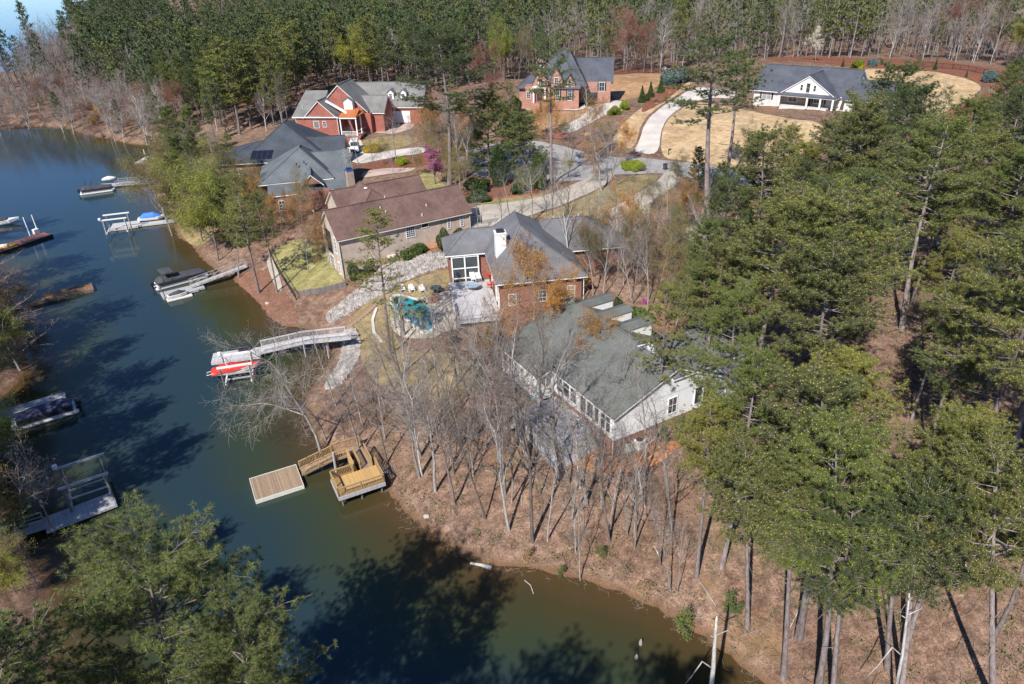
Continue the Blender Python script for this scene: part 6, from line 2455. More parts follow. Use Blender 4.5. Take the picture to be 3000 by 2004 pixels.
log('pale driftwood log lying in the water at the leafy bank', [(1440, 1664), (1410, 1655), (1378, 1650)], .22, M['bark_pale'], .08)
log('thin bent branch rising from the water near the bank', [(1537, 1700), (1555, 1715), (1563, 1740)], .05, M['bark_pale'], .1, 'branch', 'fallen_branch')
for i, (u, v, h_, lb) in enumerate(((1876, 1888, .55, 'pale broken stump standing in the brown shallows'), (1864, 1928, .4, 'smaller pale stump just below the other in the shallows'))):
    g = G(u, v, 0)
    o = MB().tube([(0, 0, -.6), (0, 0, h_ * .5), (.05, .02, h_)], [.16, .13, .05], 7).build('stump', M['bark_grey'])
    o.location = (g[0], g[1], 0)
    tag(o, lb, 'stump')
rr = random.Random(9)
SP = sorted((rr.uniform(1100, 2900), rr.uniform(1420, 2000)) for _ in range(26))
cnt = {}
for k, (u, v) in enumerate(SP):
    p = hit(u, v)
    if p[2] < .3:
        continue
    a = rr.uniform(0, 3.14)
    L_ = rr.uniform(.8, 3.2)
    q = (math.cos(a) * L_, math.sin(a) * L_)
    z1 = Hg(p[0] + q[0], p[1] + q[1]) - p[2]
    o = MB().tube([(0, 0, .06), (q[0] * .5, q[1] * .5, z1 * .5 + .12), (q[0], q[1], z1 + .05)], [.05, .045, .02], 5).build('fallen_branch', M['bark_pale'] if k % 3 else M['bark_grey'])
    o.location = p
    nearw = 'just above the shoreline' if v > 1500 and u < 2100 else 'among the pine trunks' if u > 2100 else 'among the bare trees'
    cnt[nearw] = cnt.get(nearw, -1) + 1
    tag(o, ('pale' if k % 3 else 'grey') + f' fallen branch {nearw}, {["first", "second", "third", "fourth", "fifth", "sixth", "seventh", "eighth", "ninth", "tenth", "eleventh", "twelfth", "thirteenth", "fourteenth"][cnt[nearw]]} from the dock side', 'branch', 'fallen branches ' + nearw)

# small things below the deck
for u, v, m, lb in ((1570, 1155, 'yellow_plastic', 'yellow garden toy beside the lattice deck'), (1568, 1170, 'cyan_plastic', 'light blue garden toy beside the lattice deck')):
    p = hit(u, v)
    o = MB().ball((0, 0, .35), .42, 10, 6, (1, .8, .8)).box(-.5, .5, -.12, .12, 0, .2).build('garden_toy', M[m])
    o.location = p
    tag(o, lb, 'toy')
p = hit(1270, 885)
t = empty('planter', p, 0, 'round brick planter on the pool patio', 'planter')
MB().tube([(0, 0, .1), (0, 0, .6)], .8, 14).build('body', M['brick_brown'], t)
p = hit(1150, 765)
t = empty('hot_tub', p, .3, 'small dark tub with pale lid beside the round shrubs', 'tub')
MB().box(-.7, .7, -.6, .6, 0, .8).build('body', M['charcoal_cover'], t, bevel=.1)
MB().box(-.72, .72, -.62, .62, .81, .9).build('lid', M['offwhite'], t, bevel=.04)
# ---------------------------------------------------------------- trees and shrubs, one by one
def T(kind, u, v, vt, label, **kw):
    return tree_px(kind, u, v, vt, label, **kw)


# pines that stand out in the photograph
T('thin_pine', 1143, 1042, 612, 'lone slender pine standing before the brown-roofed house', utop=1098, wide=1.1)
T('pine', 1317, 548, 85, 'tallest dark pine beside the corner of the brown-roofed house', utop=1285, wide=1.55, var=4)
T('tall_pine', 1614, 545, 105, 'tall thin-crowned pine with bare trunk before the salmon brick house', wide=1.15, var=0, utop=1612)
T('tall_pine', 2072, 662, 110, 'tall broad pine with long bare trunk left of the ranch house'.replace('left of', 'beside'), wide=1.75, var=0, utop=2100)
T('tall_pine', 2126, 540, 150, 'second tall pine standing close behind the broad one by the ranch house', wide=1.5, var=1, utop=2165)
T('pine', 2535, 600, 190, 'dark bushy pine covering the end of the ranch house', wide=1.5, var=4)
T('pine', 2440, 640, 330, 'low dark pine before the ranch house porch end', wide=1.2, var=1)
T('thin_pine', 2690, 480, 330, 'small bare-bottomed pine on the red mulch strip', wide=1.3, var=1)
T('thin_pine', 2740, 425, 250, 'pale-trunked pine at the far end of the red mulch strip', wide=1.2, var=0)
T('pine', 2880, 560, 300, 'pine standing over the half-hidden corner house', wide=1.1, var=2)
T('pine', 2960, 440, 190, 'pine with reddish trunk at the wood edge above the corner house', wide=.9, var=3)
T('pine', 2660, 770, 400, 'broad pine overlooking the white driveway by the red mulch', wide=1.0, var=0)
T('yellow_pine', 2300, 560, 370, 'yellow-green pine at the tan lawn corner by the road', wide=1.0, var=1)
T('near_pine', 520, 2330, 1610, 'huge blue-green pine with orange cones reaching over the water', wide=1.15, var=0, utop=430, z=2.0)
T('near_pine', 800, 2480, 1800, 'blue-green pine limb-to-limb with the huge pine by the dark water', wide=.8, var=1, z=2.0, utop=690)
T('yellow_pine', 130, 2350, 1760, 'yellow-green pine filling the bottom corner beside the huge pine', wide=1.1, var=0, z=2.2)
T('yellow_pine', 20, 2050, 1500, 'yellow-flecked pine with leaning grey trunk at the dock gangway', wide=.7, var=1)
T('near_pine', 330, 2700, 1900, 'shaded pine crown lowest in the bottom corner', wide=1.1, var=1, z=2.0)
# pines behind the camera's foot whose crowns shade the water
for x, y, hh, lb in ((-9, 9, 24, 'tall pine on the near bank shading the dark water'), (-1, 7, 25, 'broad pine on the near bank shading the brown shallows'), (-17, 11, 23, 'pine on the near bank beside the huge blue-green one')):
    plant('pine', (x, y, Hg(x, y)), hh, lb, wide=1.15)
for k, (x, y, hh) in enumerate(((-56, 46, 23), (-61, 54, 24), (-67, 62, 24), (-75, 72, 25), (-84, 84, 24), (-92, 94, 24), (-101, 106, 25), (-110, 118, 23), (-70, 50, 26), (-80, 60, 26), (-50, 38, 24), (-64, 40, 25))):
    plant('pine', (x, y, max(Hg(x, y), .3)), hh, f'tall pine shading the water from the opposite bank, {ORD[k]} up the cove', 'pines on the opposite bank', wide=1.2)
for u, v, vt, ut, w, lb in ((703, 395, 118, 640, 1.5, 'big bright green pine with pale double trunk behind the charcoal roof'), (735, 372, 128, 700, 1.4, 'bright green pine next to the one with the pale double trunk'),
                            (800, 345, 92, 780, 1.5, 'tall bright green pine standing out above the red brick house'), (650, 372, 150, 610, 1.3, 'bright green pine on the lake side of the double trunk'),
                            (870, 300, 60, 850, 1.3, 'bright pine crown over the grey gable of the red brick house')):
    T('far_bright_pine', u, v, vt, lb, utop=ut, wide=w)
# west bank
for i, (k, u, v, vt, w, lb) in enumerate((
        ('brush_tree', 10, 985, 770, 2.0, 'grey leafless thicket at the brown dock'), ('brush_tree', 40, 930, 780, 1.6, 'thin twiggy tree overhanging the brown dock'),
        ('lime_tree', 5, 1085, 900, 1.5, 'bright lime-leaved tree above the shaded clay bank'), ('brush_tree', 60, 1085, 900, 2.0, 'grey twiggy tree below the brown dock'),
        ('olive_tree', -30, 1400, 1150, 1.5, 'olive budding tree over the grey board dock'), ('lime_tree', 20, 1420, 1200, 1.3, 'budding lime tree in front of the covered navy pontoon boat'),
        ('olive_tree', -10, 1540, 1300, 1.2, 'yellow-olive tree behind the open rail gangway'), ('bare', 160, 1560, 1290, .7, 'forked bare pale tree rising past the boat lift post'),
        ('bare', 75, 1700, 1480, .5, 'leaning dark trunk on the litter slope by the gangway'), ('bare', 108, 1712, 1530, .4, 'thin pale trunk beside the leaning dark trunk'),
        ('sapling', -30, 770, 725, 1.19, 'shaded evergreen bush by the maroon dock'), ('olive_tree', -60, 1230, 980, 1.4, 'tall olive tree at the shaded bank corner'),
        ('thin_pine', -40, 900, 590, 1.0, 'pine whose dark branch tips reach in over the cove'), ('brush_tree', 60, 1520, 1320, 1.8, 'brown leafless brush around the boat lift'),
        ('yellow_pine', -60, 1650, 1330, .8, 'pine with yellow flecks behind the gangway landing'))):
    T(k, u, v, vt, lb, wide=w, cat='shrub' if k == 'sapling' else 'tree', name='shrub' if k == 'sapling' else None)

# trees round the water's edge by the houses
for k, u, v, vt, ut, w, lb in (
        ('olive_tree', 505, 690, 420, 455, 1.2, 'olive-green budding tree leaning over the pale dock'),
        ('bare', 520, 694, 600, 500, .5, 'pair of pale leaning trunks at the red-stained deck'),
        ('lime_tree', 640, 765, 500, 600, 1.2, 'bright lime-leaved tree hanging over the cove'),
        ('lime_tree', 590, 700, 450, 560, 1.1, 'lime-leaved tree on the grass behind the pale dock'),
        ('thin_pine', 760, 860, 505, 680, 1.15, 'leaning pine with pale trunk on the mulch bank'),
        ('thin_pine', 812, 858, 560, 740, 1.0, 'second leaning pine beside the concrete walk'),
        ('thin_pine', 700, 815, 590, 690, .8, 'straight dark-trunked pine at the gangway landing'),
        ('pine', 560, 560, 380, 560, .9, 'dark round pine beside the charcoal roof'),
        ('thin_pine', 650, 590, 385, 660, 1.2, 'green pine in front of the solar panels'),
        ('thin_pine', 660, 700, 480, 640, 1.1, 'pine between the lime trees and the blue-grey roof'),
        ('olive_tree', 470, 560, 390, 450, .8, 'greyish budding tree at the pipe-rail dock landing'),
        ('orange_bud', 905, 800, 515, 868, .62, 'rust-tinged young tree on the green lawn'),
        ('olive_tree', 880, 640, 478, 860, .75, 'golden olive tree before the blue-grey roof'),
        ('orange_bud', 800, 700, 560, 790, .6, 'brown budding tree by the terrace of the blue-roofed house'),
        ('far_pine', 445, 410, 275, 450, 1.1, 'round dark pine alone on the cove point'),
        ('pear_tree', 1022, 545, 435, 1018, .8, 'white-blossomed upright tree beside the blue-grey roof'),
        ('bare', 1160, 470, 300, 1140, .8, 'bare spreading tree on the lawn by the golden shrub'),
        ('bare', 1215, 462, 330, 1200, .6, 'bare tree with twin trunks over the white driveway'),
        ('bare', 1050, 480, 330, 1010, .6, 'dark bare tree in front of the white van'),
        ('redbud', 1275, 540, 418, 1262, 1.1, 'pink blossoming tree near the pinkish driveway'),
        ('slim_bare', 1350, 560, 230, 1330, .8, 'tall slim bare tree beside the tallest dark pine'),
        ('slim_bare', 1362, 552, 290, 1370, .7, 'tall pale bare trunk next to the round boxwoods'),
        ('red_bud', 1430, 330, 105, 1410, .75, 'dusty red budding tree before the pine wood'),
        ('red_bud', 1470, 360, 190, 1440, .6, 'smaller reddish budding tree behind the cedar'),
        ('olive_tree', 1520, 235, 38, 1515, .6, 'golden topped tree at the wood edge by the salmon brick house'),
        ('lime_tree', 1470, 245, 25, 1455, .7, 'lime-topped tall tree at the pine wood edge'),
        ('far_bare', 1165, 245, 62, 1150, .9, 'silvery bare tree standing against the dark pines'),
        ('far_bare', 1120, 250, 90, 1100, .8, 'smaller silvery bare tree behind the red brick garage'),
        ('white_tree', 1155, 240, 215, 1155, 1.0, 'white flowering tree behind the grey garage roof'),
        ('white_tree', 2390, 180, 75, 2385, .8, 'white flowering dogwood at the wood edge behind the ranch house'),
        ('bare', 1665, 520, 310, 1700, .7, 'forked pale tree by the brick apron'),
        ('bare', 1762, 560, 330, 1735, 1.25, 'wide dark-trunked bare tree at the driveway fork'),
        ('bare', 1785, 555, 400, 1830, 1.1, 'low spreading bare tree with long shadows over the road'),
        ('slim_bare', 1720, 350, 200, 1735, 1.2, 'fan-shaped greenish bare tree at the brick house corner'),
        ('olive_tree', 2220, 560, 330, 2230, .7, 'olive budding tree on the tan lawn by the road'),
        ('olive_tree', 2300, 490, 330, 2310, .8, 'thin greenish tree before the ranch house lawn'),
        ('slim_bare', 2330, 420, 310, 2335, .8, 'small bare tree at the ranch house porch corner'),
        ('slim_bare', 2750, 360, 210, 2760, .9, 'thin bare tree standing on the tan back lawn'),
        ('slim_bare', 2700, 340, 190, 2690, .8, 'pale bare tree near the stone patio of the ranch house'),
        ('orange_bud', 2050, 690, 480, 2010, .8, 'orange-brown budding tree beside the small concrete pad'),
        ('bare', 2110, 720, 560, 2120, .9, 'gnarled bare tree beside the small concrete pad'),
        ('red_bud', 1745, 800, 615, 1700, .6, 'purple-grey twiggy tree over the grey roof wing'),
        ('slim_bare', 1738, 866, 640, 1735, .9, 'white-stemmed twin tree behind the three dormers'),
        ('slim_bare', 1768, 868, 650, 1775, .8, 'white-stemmed tree nearest the three dormers'),
        ('slim_bare', 1850, 880, 620, 1830, .9, 'pale slim tree on the litter behind the long roof'),
        ('slim_bare', 1900, 880, 640, 1900, .8, 'slim bare tree beside the magenta azalea'),
        ('slim_bare', 1670, 790, 470, 1650, .75, 'tall grey trunk crossing the grey hipped roof'),
        ('low_pine', 1435, 520, 275, 1430, 1.15, 'dark narrow cedar next to the weeping shrub'),
        ('low_pine', 1555, 520, 330, 1545, 1.7, 'broad brownish cedar behind the weeping shrub'),
        ('thin_pine', 1505, 490, 330, 1500, 1.3, 'olive cedar between the two cedars'),
        ('low_pine', 1975, 760, 610, 1985, .8, 'dark young cedar beside the small concrete pad'),
        ('orange_bud', 1560, 1010, 690, 1535, .9, 'large rust-orange budding tree before the white chimney'),
        ('orange_bud', 1640, 1040, 770, 1660, .85, 'rust-orange tree leaning over the grey eave'),
        ('red_bud', 1560, 900, 660, 1520, .45, 'reddish budding treetop above the grey roof slope'),
        ('orange_bud', 1700, 1130, 905, 1790, .85, 'rust-tipped tree hanging over the green shingle roof'),
        ('orange_bud', 1460, 1090, 860, 1440, .7, 'brownish budding tree between pool and porch')):
    T(k, u, v, vt, lb, utop=ut, wide=w)

# shrubs
for k, u, v, vt, w, lb in (
        ('boxwood', 1402, 560, 523, 1.5, 'large round clipped boxwood in the red mulch bed'), ('boxwood', 1402, 588, 562, 1.9, 'flat-topped boxwood at the driveway below the round one'),
        ('boxwood', 1518, 566, 536, 1.2, 'small round boxwood beside the weeping shrub'), ('weeping', 1550, 560, 478, 1.1, 'dark weeping evergreen with trailing branches'),
        ('evergreen', 1465, 545, 430, .7, 'tall glossy magnolia beside the weeping evergreen'), ('evergreen', 1580, 555, 460, .6, 'glossy dark evergreen behind the weeping evergreen'),
        ('evergreen', 1300, 735, 672, .9, 'long clipped dark hedge mass by the picket fence'), ('evergreen', 1345, 715, 668, .9, 'dark hedge end nearest the picket fence'),
        ('boxwood', 1195, 758, 728, 1.0, 'round boxwood on the clay bank nearer the tub'), ('boxwood', 1229, 743, 715, 1.05, 'round boxwood on the clay bank nearer the hedge'),
        ('evergreen', 1040, 820, 765, .8, 'dark shrub at the foot of the brown-roofed house'), ('evergreen', 1085, 805, 762, .9, 'spreading dark shrub below the small window of the brown-roofed house'),
        ('gold_shrub', 1094, 446, 420, 1.5, 'golden yellow round shrub by the white van'), ('lime_shrub', 1181, 482, 461, 1.4, 'bright lime round shrub in the dark bed'),
        ('evergreen', 770, 590, 540, .9, 'dark shrub row under the blue-grey roof eave'), ('evergreen', 960, 590, 545, 1.0, 'dark evergreen in the gap beside the brown roof'), ('evergreen', 930, 600, 560, 1.0, 'wide dark shrub under the brown-roof gable'),
        ('boxwood', 935, 408, 392, 1.3, 'low green shrub at the red brick wall'), ('boxwood', 960, 408, 390, 1.3, 'second low shrub at the red brick wall'), ('evergreen', 1005, 390, 350, .9, 'green shrub by the porch of the red brick house'),
        ('blue_spruce', 1965, 248, 205, 1.4, 'blue-grey spruce on the mulch above the white driveway'), ('blue_spruce', 1995, 240, 200, 1.2, 'second blue-grey spruce beside the first'),
        ('blue_spruce', 2556, 195, 172, 1.2, 'small blue spruce behind the tan back lawn'), ('blue_spruce', 2900, 240, 208, 1.5, 'blue-grey shrub at the far lawn corner'),
        ('arborvitae', 2468, 196, 172, 1.0, 'small dark cone shrub behind the ranch house'), ('lime_shrub', 2512, 200, 176, 1.2, 'yellow-green shrub between the cone shrub and the blue spruce'),
        ('arborvitae', 2738, 205, 172, .9, 'narrow green shrub by the curved black fence'), ('arborvitae', 2830, 226, 205, .9, 'small narrow shrub at the far black fence'),
        ('arborvitae', 1935, 272, 225, 1.1, 'green cone hedge plant nearest the blue spruces'), ('arborvitae', 1905, 285, 240, 1.1, 'second green cone hedge plant on the mulch bank'), ('arborvitae', 1880, 300, 252, 1.1, 'third green cone hedge plant on the mulch bank'),
        ('evergreen', 1896, 296, 272, .9, 'dark round shrub under the cone hedge'), ('lime_shrub', 1800, 336, 312, 1.3, 'yellow-green shrub at the corner of the pinkish-white driveway'), ('lime_shrub', 1828, 322, 296, .9, 'small yellow-green shrub by the driveway turn'),
        ('evergreen', 1725, 312, 268, .8, 'dark shrub at the brick house corner'), ('boxwood', 1630, 316, 285, .9, 'green shrub under the shuttered windows'), ('boxwood', 1590, 312, 292, 1.0, 'low shrub by the brick house steps'),
        ('evergreen', 1510, 330, 280, 1.2, 'deep green shrub at the stair side of the brick house'), ('evergreen', 1480, 370, 300, 1.1, 'dark evergreen shrub at the lawn edge below the stairs'),
        ('palm', 1183, 985, 878, 1.0, 'taller palmetto palm beside the pool'), ('palm', 1237, 975, 885, .9, 'second palmetto palm between the bare trunks at the pool'), ('palm', 1160, 965, 905, .8, 'short palmetto palm at the lawn side of the pool'),
        ('palm', 1985, 520, 488, 1.1, 'palmetto palm at the concrete driveway mouth'), ('palm', 2058, 520, 490, 1.0, 'palmetto palm beside the blue bin'),
        ('lime_shrub', 1838, 498, 470, 1.1, 'feathery green shrub between the driveways'), ('lime_shrub', 1870, 500, 472, 1.2, 'pale green shrub at the road between the driveways'),
        ('boxwood', 1870, 945, 905, 1.2, 'dark round shrub behind the long green-grey roof'), ('azalea', 1888, 893, 870, 1.1, 'magenta flowering azalea under the pines'), ('evergreen', 1810, 915, 870, .8, 'glossy shrub beside the roof with dormers'),
        ('evergreen', 1450, 1010, 950, .9, 'dark shrub mass between pool and white house'), ('evergreen', 1500, 1040, 985, .9, 'dark evergreen under the porch eave'), ('evergreen', 1330, 1010, 975, .8, 'low dark planting behind the pool'),
        ('sapling', 1990, 1270, 1200, 0.79, 'dark evergreen shrub against the white end wall'), ('sapling', 1940, 1290, 1240, 0.90, 'dull green shrub at the foundation by the pines'),
        ('sapling', 1760, 1630, 1590, 0.90, 'low green bush on the bank by the twin white trunks'), ('sapling', 1645, 1690, 1650, 0.70, 'pale green bush at the shoreline'), ('sapling', 2000, 1860, 1790, 0.99, 'green bush overhanging the shallows below the pines'),
        ('sapling', 2140, 1810, 1730, 0.79, 'green bush at the foot of the dark pine trunk'), ('straw_sapling', 1830, 1690, 1660, 1.09, 'tan dry grass clump on the shore'), ('straw_sapling', 1890, 1740, 1700, 1.09, 'orange-tan dry clump near the shallows'), ('straw_sapling', 1550, 1640, 1600, 1.01, 'golden dry clump above the driftwood'),
        ('yellow_bush', 278, 365, 335, 1.2, 'yellow flowering bush on the cove point'), ('yellow_bush', 300, 335, 300, 1.3, 'yellow flowering tree on the cove slope'), ('yellow_bush', 120, 310, 280, 1.0, 'small yellow bush among the bare peninsula trees'),
        ('yellow_bush', 2520, 212, 192, .8, 'small yellow bush at the tan lawn edge'), ('straw_sapling', 300, 405, 388, 1.01, 'grey brush at the cove point waterline'), ('evergreen', 870, 420, 370, .7, 'dark shrub beside the red brick wall corner')):
    T(k, u, v, vt, lb, wide=w, name={'palm': 'palm_tree'}.get(k, 'shrub'), cat='palm' if k == 'palm' else 'shrub')

# bare trees on the litter slope between the water and the white house
for k, u, v, vt, ut, w, lb in (
        ('shore_bare', 940, 1325, 870, 880, .85, 'big pale tree at the wooden dock sending long limbs over the water'),
        ('shore_bare', 955, 1290, 960, 905, .8, 'grey leaning tree behind the wooden dock with low limbs over the water'),
        ('slim_bare', 985, 1190, 890, 870, .8, 'dark leaning trunk crossing the white gangway'),
        ('bare', 1015, 1330, 1120, 990, .8, 'short bare tree beside the landing of the wooden dock'),
        ('bare', 1396, 1280, 850, 1365, .95, 'thick grey-trunked bare tree midway down the slope'),
        ('bare', 1560, 1588, 1010, 1500, .85, 'tallest grey tree standing right above the shoreline'),
        ('slim_bare', 1460, 1215, 940, 1450, .7, 'straight dark trunk beside the red garden chair'),
        ('bare', 1545, 1340, 860, 1440, .8, 'leaning grey tree before the screened porch'),
        ('bare', 1590, 1300, 800, 1580, .8, 'grey tree rising past the porch roof'),
        ('bare', 1720, 1480, 1000, 1640, .8, 'bare tree standing below the lattice deck'),
        ('slim_bare', 1700, 1430, 1150, 1690, .8, 'slim tree before the brick foundation'),
        ('bare', 1787, 1590, 1130, 1740, .7, 'grey leaning tree above the low green bush'),
        ('slim_bare', 1838, 1572, 1270, 1845, .7, 'one of two white straight trunks by the air conditioners, nearer the house deck'),
        ('slim_bare', 1858, 1580, 1260, 1885, .7, 'one of two white straight trunks by the air conditioners, nearer the pines'),
        ('bare', 1850, 1250, 960, 1800, .75, 'bare purple-grey tree in front of the white end wall'),
        ('slim_bare', 1700, 1700, 1430, 1680, .6, 'stubby bare tree at the very waterline'),
        ('slim_bare', 1965, 1735, 1420, 1930, .6, 'pale crooked tree at the waterline below the pines'),
        ('slim_bare', 1985, 1740, 1500, 2010, .5, 'straight brown trunk next to the crooked waterline tree'),
        ('bare', 1330, 1390, 1010, 1290, .85, 'dark forked tree midway between the wooden dock and the deck'),
        ('bare', 1230, 1400, 1080, 1170, .9, 'leaning grey tree straight above the square yellow deck'),
        ('bare', 1480, 1450, 960, 1450, .85, 'tall grey tree with high forks below the stone patio'),
        ('bare', 1640, 1400, 900, 1600, .85, 'tall grey tree crossing the lattice deck corner'),
        ('bare', 1350, 1200, 860, 1300, .9, 'spreading grey tree below the swimming pool'),
        ('bare', 1470, 1130, 800, 1440, .9, 'spreading grey tree between the pool and the screened porch'),
        ('bare', 1190, 1190, 930, 1130, .8, 'grey tree at the foot of the tan lawn'),
        ('bare', 1255, 1250, 1050, 1080, 1.0, 'arching pale tree bending toward the stone bank'),
        ('bare', 1275, 1280, 1080, 1180, .9, 'second arching tree behind the first')):
    T(k, u, v, vt, lb, utop=ut, wide=w)
SL = [hit(u, v)[:2] for u, v in ((1040, 1330), (1075, 1200), (1180, 1090), (1400, 1120), (1480, 1300), (1640, 1400), (1900, 1400), (2000, 1640), (1950, 1690), (1560, 1620), (1300, 1540), (1150, 1410))]
pts = scatter(SL, 2.7, 3, n=42)
for p, r, k in rows(pts, 10):
    kind = 'slim_bare' if TREE_RND.random() < .6 else 'bare'
    h_ = TREE_RND.uniform(9, 17)
    lx = TREE_RND.uniform(-.2, .06) * h_
    plant(kind, (p[0], p[1], Hg(*p)), h_, f'{ORD[k]} thin bare tree from the dock, {ORD[r]} row up the leaf-covered slope', 'bare trees on the leaf-covered slope', top=(lx, 0), wide=TREE_RND.uniform(.7, 1.0))
UP = [hit(u, v)[:2] for u, v in ((1660, 830), (1900, 820), (2060, 760), (2150, 900), (1990, 960), (1850, 900), (1780, 850))]
for p, r, k in rows(scatter(UP, 2.8, 8, n=26), 9):
    plant('slim_bare' if TREE_RND.random() < .7 else 'olive_tree', (p[0], p[1], Hg(*p)), TREE_RND.uniform(9, 14), f'{ORD[k]} slim tree along the {ORD[r]} row behind the long green-grey roof', 'slim trees behind the long roof', wide=.7)
MIDW = [hit(u, v)[:2] for u, v in ((1290, 470), (1400, 480), (1440, 420), (1560, 400), (1480, 330), (1340, 330), (1240, 380), (1220, 430))]
for p, r, k in rows(scatter(MIDW, 3.6, 12, n=26), 7):
    plant(TREE_RND.choice(['bare', 'slim_bare', 'orange_bud', 'olive_tree', 'thin_pine']), (p[0], p[1], Hg(*p)), TREE_RND.uniform(7, 13), f'{ORD[k]} tree of the {ORD[r]} row in the thicket between road and red brick house', 'thicket by the road', wide=.8)
SH = [hit(u, v)[:2] for u, v in ((470, 600), (450, 520), (520, 440), (640, 480), (700, 560), (760, 640), (720, 760), (640, 770), (560, 700))]
for p, r, k in rows(scatter(SH, 3.6, 14, n=30), 5):
    plant(TREE_RND.choice(['lime_tree', 'olive_tree', 'thin_pine', 'bare', 'low_pine']), (p[0], p[1], Hg(*p)), TREE_RND.uniform(7, 13), f'{ORD[k]} tree of the {ORD[r]} row on the bank between the docks and the blue-grey roofs', 'trees between docks and roofs', wide=1.25)
for zone, dist, n, seed, kinds, hts, place, tag_ in (
        (((1390, 690), (1440, 640), (1560, 650), (1620, 660), (1750, 690), (1900, 690), (1930, 780), (1880, 830), (1780, 800), (1700, 720), (1560, 690)), 3.6, 24, 51, ['bare', 'slim_bare', 'orange_bud', 'slim_bare', 'bare'], (8, 13), 'behind the grey hipped roof', 'trees behind the grey roof'),
        (((1860, 560), (1960, 560), (2060, 560), (2160, 600), (2180, 700), (2060, 650), (1960, 690), (1915, 680), (1920, 610)), 4.2, 18, 52, ['slim_bare', 'bare', 'low_pine', 'olive_tree', 'bare'], (6, 10), 'between the two concrete driveways', 'trees by the concrete driveway'),
        (((1590, 540), (1700, 520), (1740, 500), (1660, 440), (1560, 400), (1600, 395), (1760, 420), (1830, 480), (1720, 560), (1620, 560)), 4.6, 15, 53, ['bare', 'olive_tree', 'slim_bare', 'orange_bud'], (6, 11), 'along the road fork', 'trees along the road fork'),
        (((1080, 520), (1260, 520), (1340, 560), (1330, 600), (1400, 500), (1290, 480), (1200, 470), (1100, 480)), 5.0, 10, 54, ['bare', 'olive_tree', 'thin_pine'], (6, 11), 'above the brown roof', 'trees above the brown roof'),
        (((2180, 540), (2290, 560), (2420, 480), (2450, 420), (2560, 470), (2640, 560), (2500, 640), (2300, 640)), 5.0, 26, 55, ['low_pine', 'pine', 'bare', 'olive_tree', 'orange_bud'], (5, 9), 'between the tan lawn and the pine stand', 'trees by the tan lawn'),
        (((2620, 330), (2700, 380), (2650, 430), (2620, 470), (2520, 460), (2560, 380)), 5.0, 9, 56, ['low_pine', 'bare', 'slim_bare'], (8, 13), 'below the tan back lawn', 'trees below the back lawn'),
        (((2840, 400), (2960, 330), (3050, 340), (3060, 560), (2900, 560), (2800, 600)), 5.5, 16, 57, ['pine', 'low_pine', 'yellow_pine', 'bare'], (9, 14), 'around the corner house', 'trees around the corner house'),
        (((600, 420), (640, 350), (720, 340), (840, 330), (860, 400), (740, 380), (680, 400)), 4.5, 18, 58, ['far_pine', 'far_bare', 'far_bright_pine', 'bare'], (10, 18), 'behind the charcoal roof', 'trees behind the charcoal roof'),
        (((820, 620), (900, 610), (940, 600), (900, 680), (820, 690), (740, 640), (700, 600)), 3.6, 12, 59, ['olive_tree', 'orange_bud', 'bare', 'low_pine'], (5, 9), 'between blue-grey and brown roofs', 'trees between the roofs')):
    for p, r, k in rows(scatter([hit(u, v)[:2] for u, v in zone], dist, seed, n=n), 6):
        kd = TREE_RND.choice(kinds)
        kw = {'bare': 'bare tree', 'slim_bare': 'slim pale bare tree', 'orange_bud': 'rusty budding tree', 'olive_tree': 'olive budding tree', 'low_pine': 'low bushy pine', 'thin_pine': 'thin pine'}.get(kd, 'pine')
        plant(kd, (p[0], p[1], Hg(*p)), TREE_RND.uniform(*hts), f'{kw}, {ORD[k]} along the {ORD[r]} row {place}', tag_, wide=.9)
for zone, seed, n, place in ((((-180, 800), (20, 868), (42, 960), (62, 1060), (30, 1130), (-60, 1180), (-220, 1000)), 71, 26, 'on the shaded bank by the brown dock'),
                            (((-170, 1240), (-40, 1290), (0, 1420), (30, 1550), (110, 1650), (60, 1740), (-170, 1700)), 72, 26, 'on the bank by the open rail gangway')):
    for p, r, k in rows(scatter([hit(u, v)[:2] for u, v in zone], 2.2, seed, n=n), 6):
        kd = TREE_RND.choice(['brush_tree', 'olive_tree', 'lime_tree', 'olive_tree', 'lime_tree', 'low_pine'])
        kw = {'low_pine': 'bushy young pine', 'brush_tree': 'twiggy grey brush', 'olive_tree': 'yellow-olive tree'}.get(kd, 'lime-leaved tree')
        plant(kd, (p[0], p[1], Hg(*p)), TREE_RND.uniform(4, 8.5), f'{kw}, {ORD[k]} in the {ORD[r]} row {place}', 'growth ' + place, wide=1.3)
# left of the road, peninsula
PEN = [G(u, v, 2) for u, v in ((-60, 372), (100, 366), (200, 372), (260, 392), (370, 412), (450, 415), (560, 395), (620, 330), (560, 260), (380, 240), (220, 180), (150, 190), (60, 260), (-60, 270))]
pts = scatter(PEN, 3.6, 4, n=330)
PEN_REST = pts[110:]
for p, r, k in rows(pts[:110], 14):
    kk = TREE_RND.choice(['far_bare'] * 12 + ['brush_tree', 'far_pine', 'red_bud'])
    plant(kk, (p[0], p[1], Hg(*p)), TREE_RND.uniform(9, 16) * (.6 if kk == 'brush_tree' else 1), f'{ORD[k]} tree, counted from the lake, in {ORD[r]} row of the cove point wood', 'leafless wood on the cove point', wide=1.0)
# open-lake shore trees
for u, v, vt, lb in ((0, 262, 90, 'dark pine silhouetted against the open lake'), (40, 250, 130, 'small pine next to the silhouetted lake pine'), (110, 175, 5, 'olive-brown pine at the neck of the open lake')):
    T('far_pine', u, v, vt, lb, wide=.8)

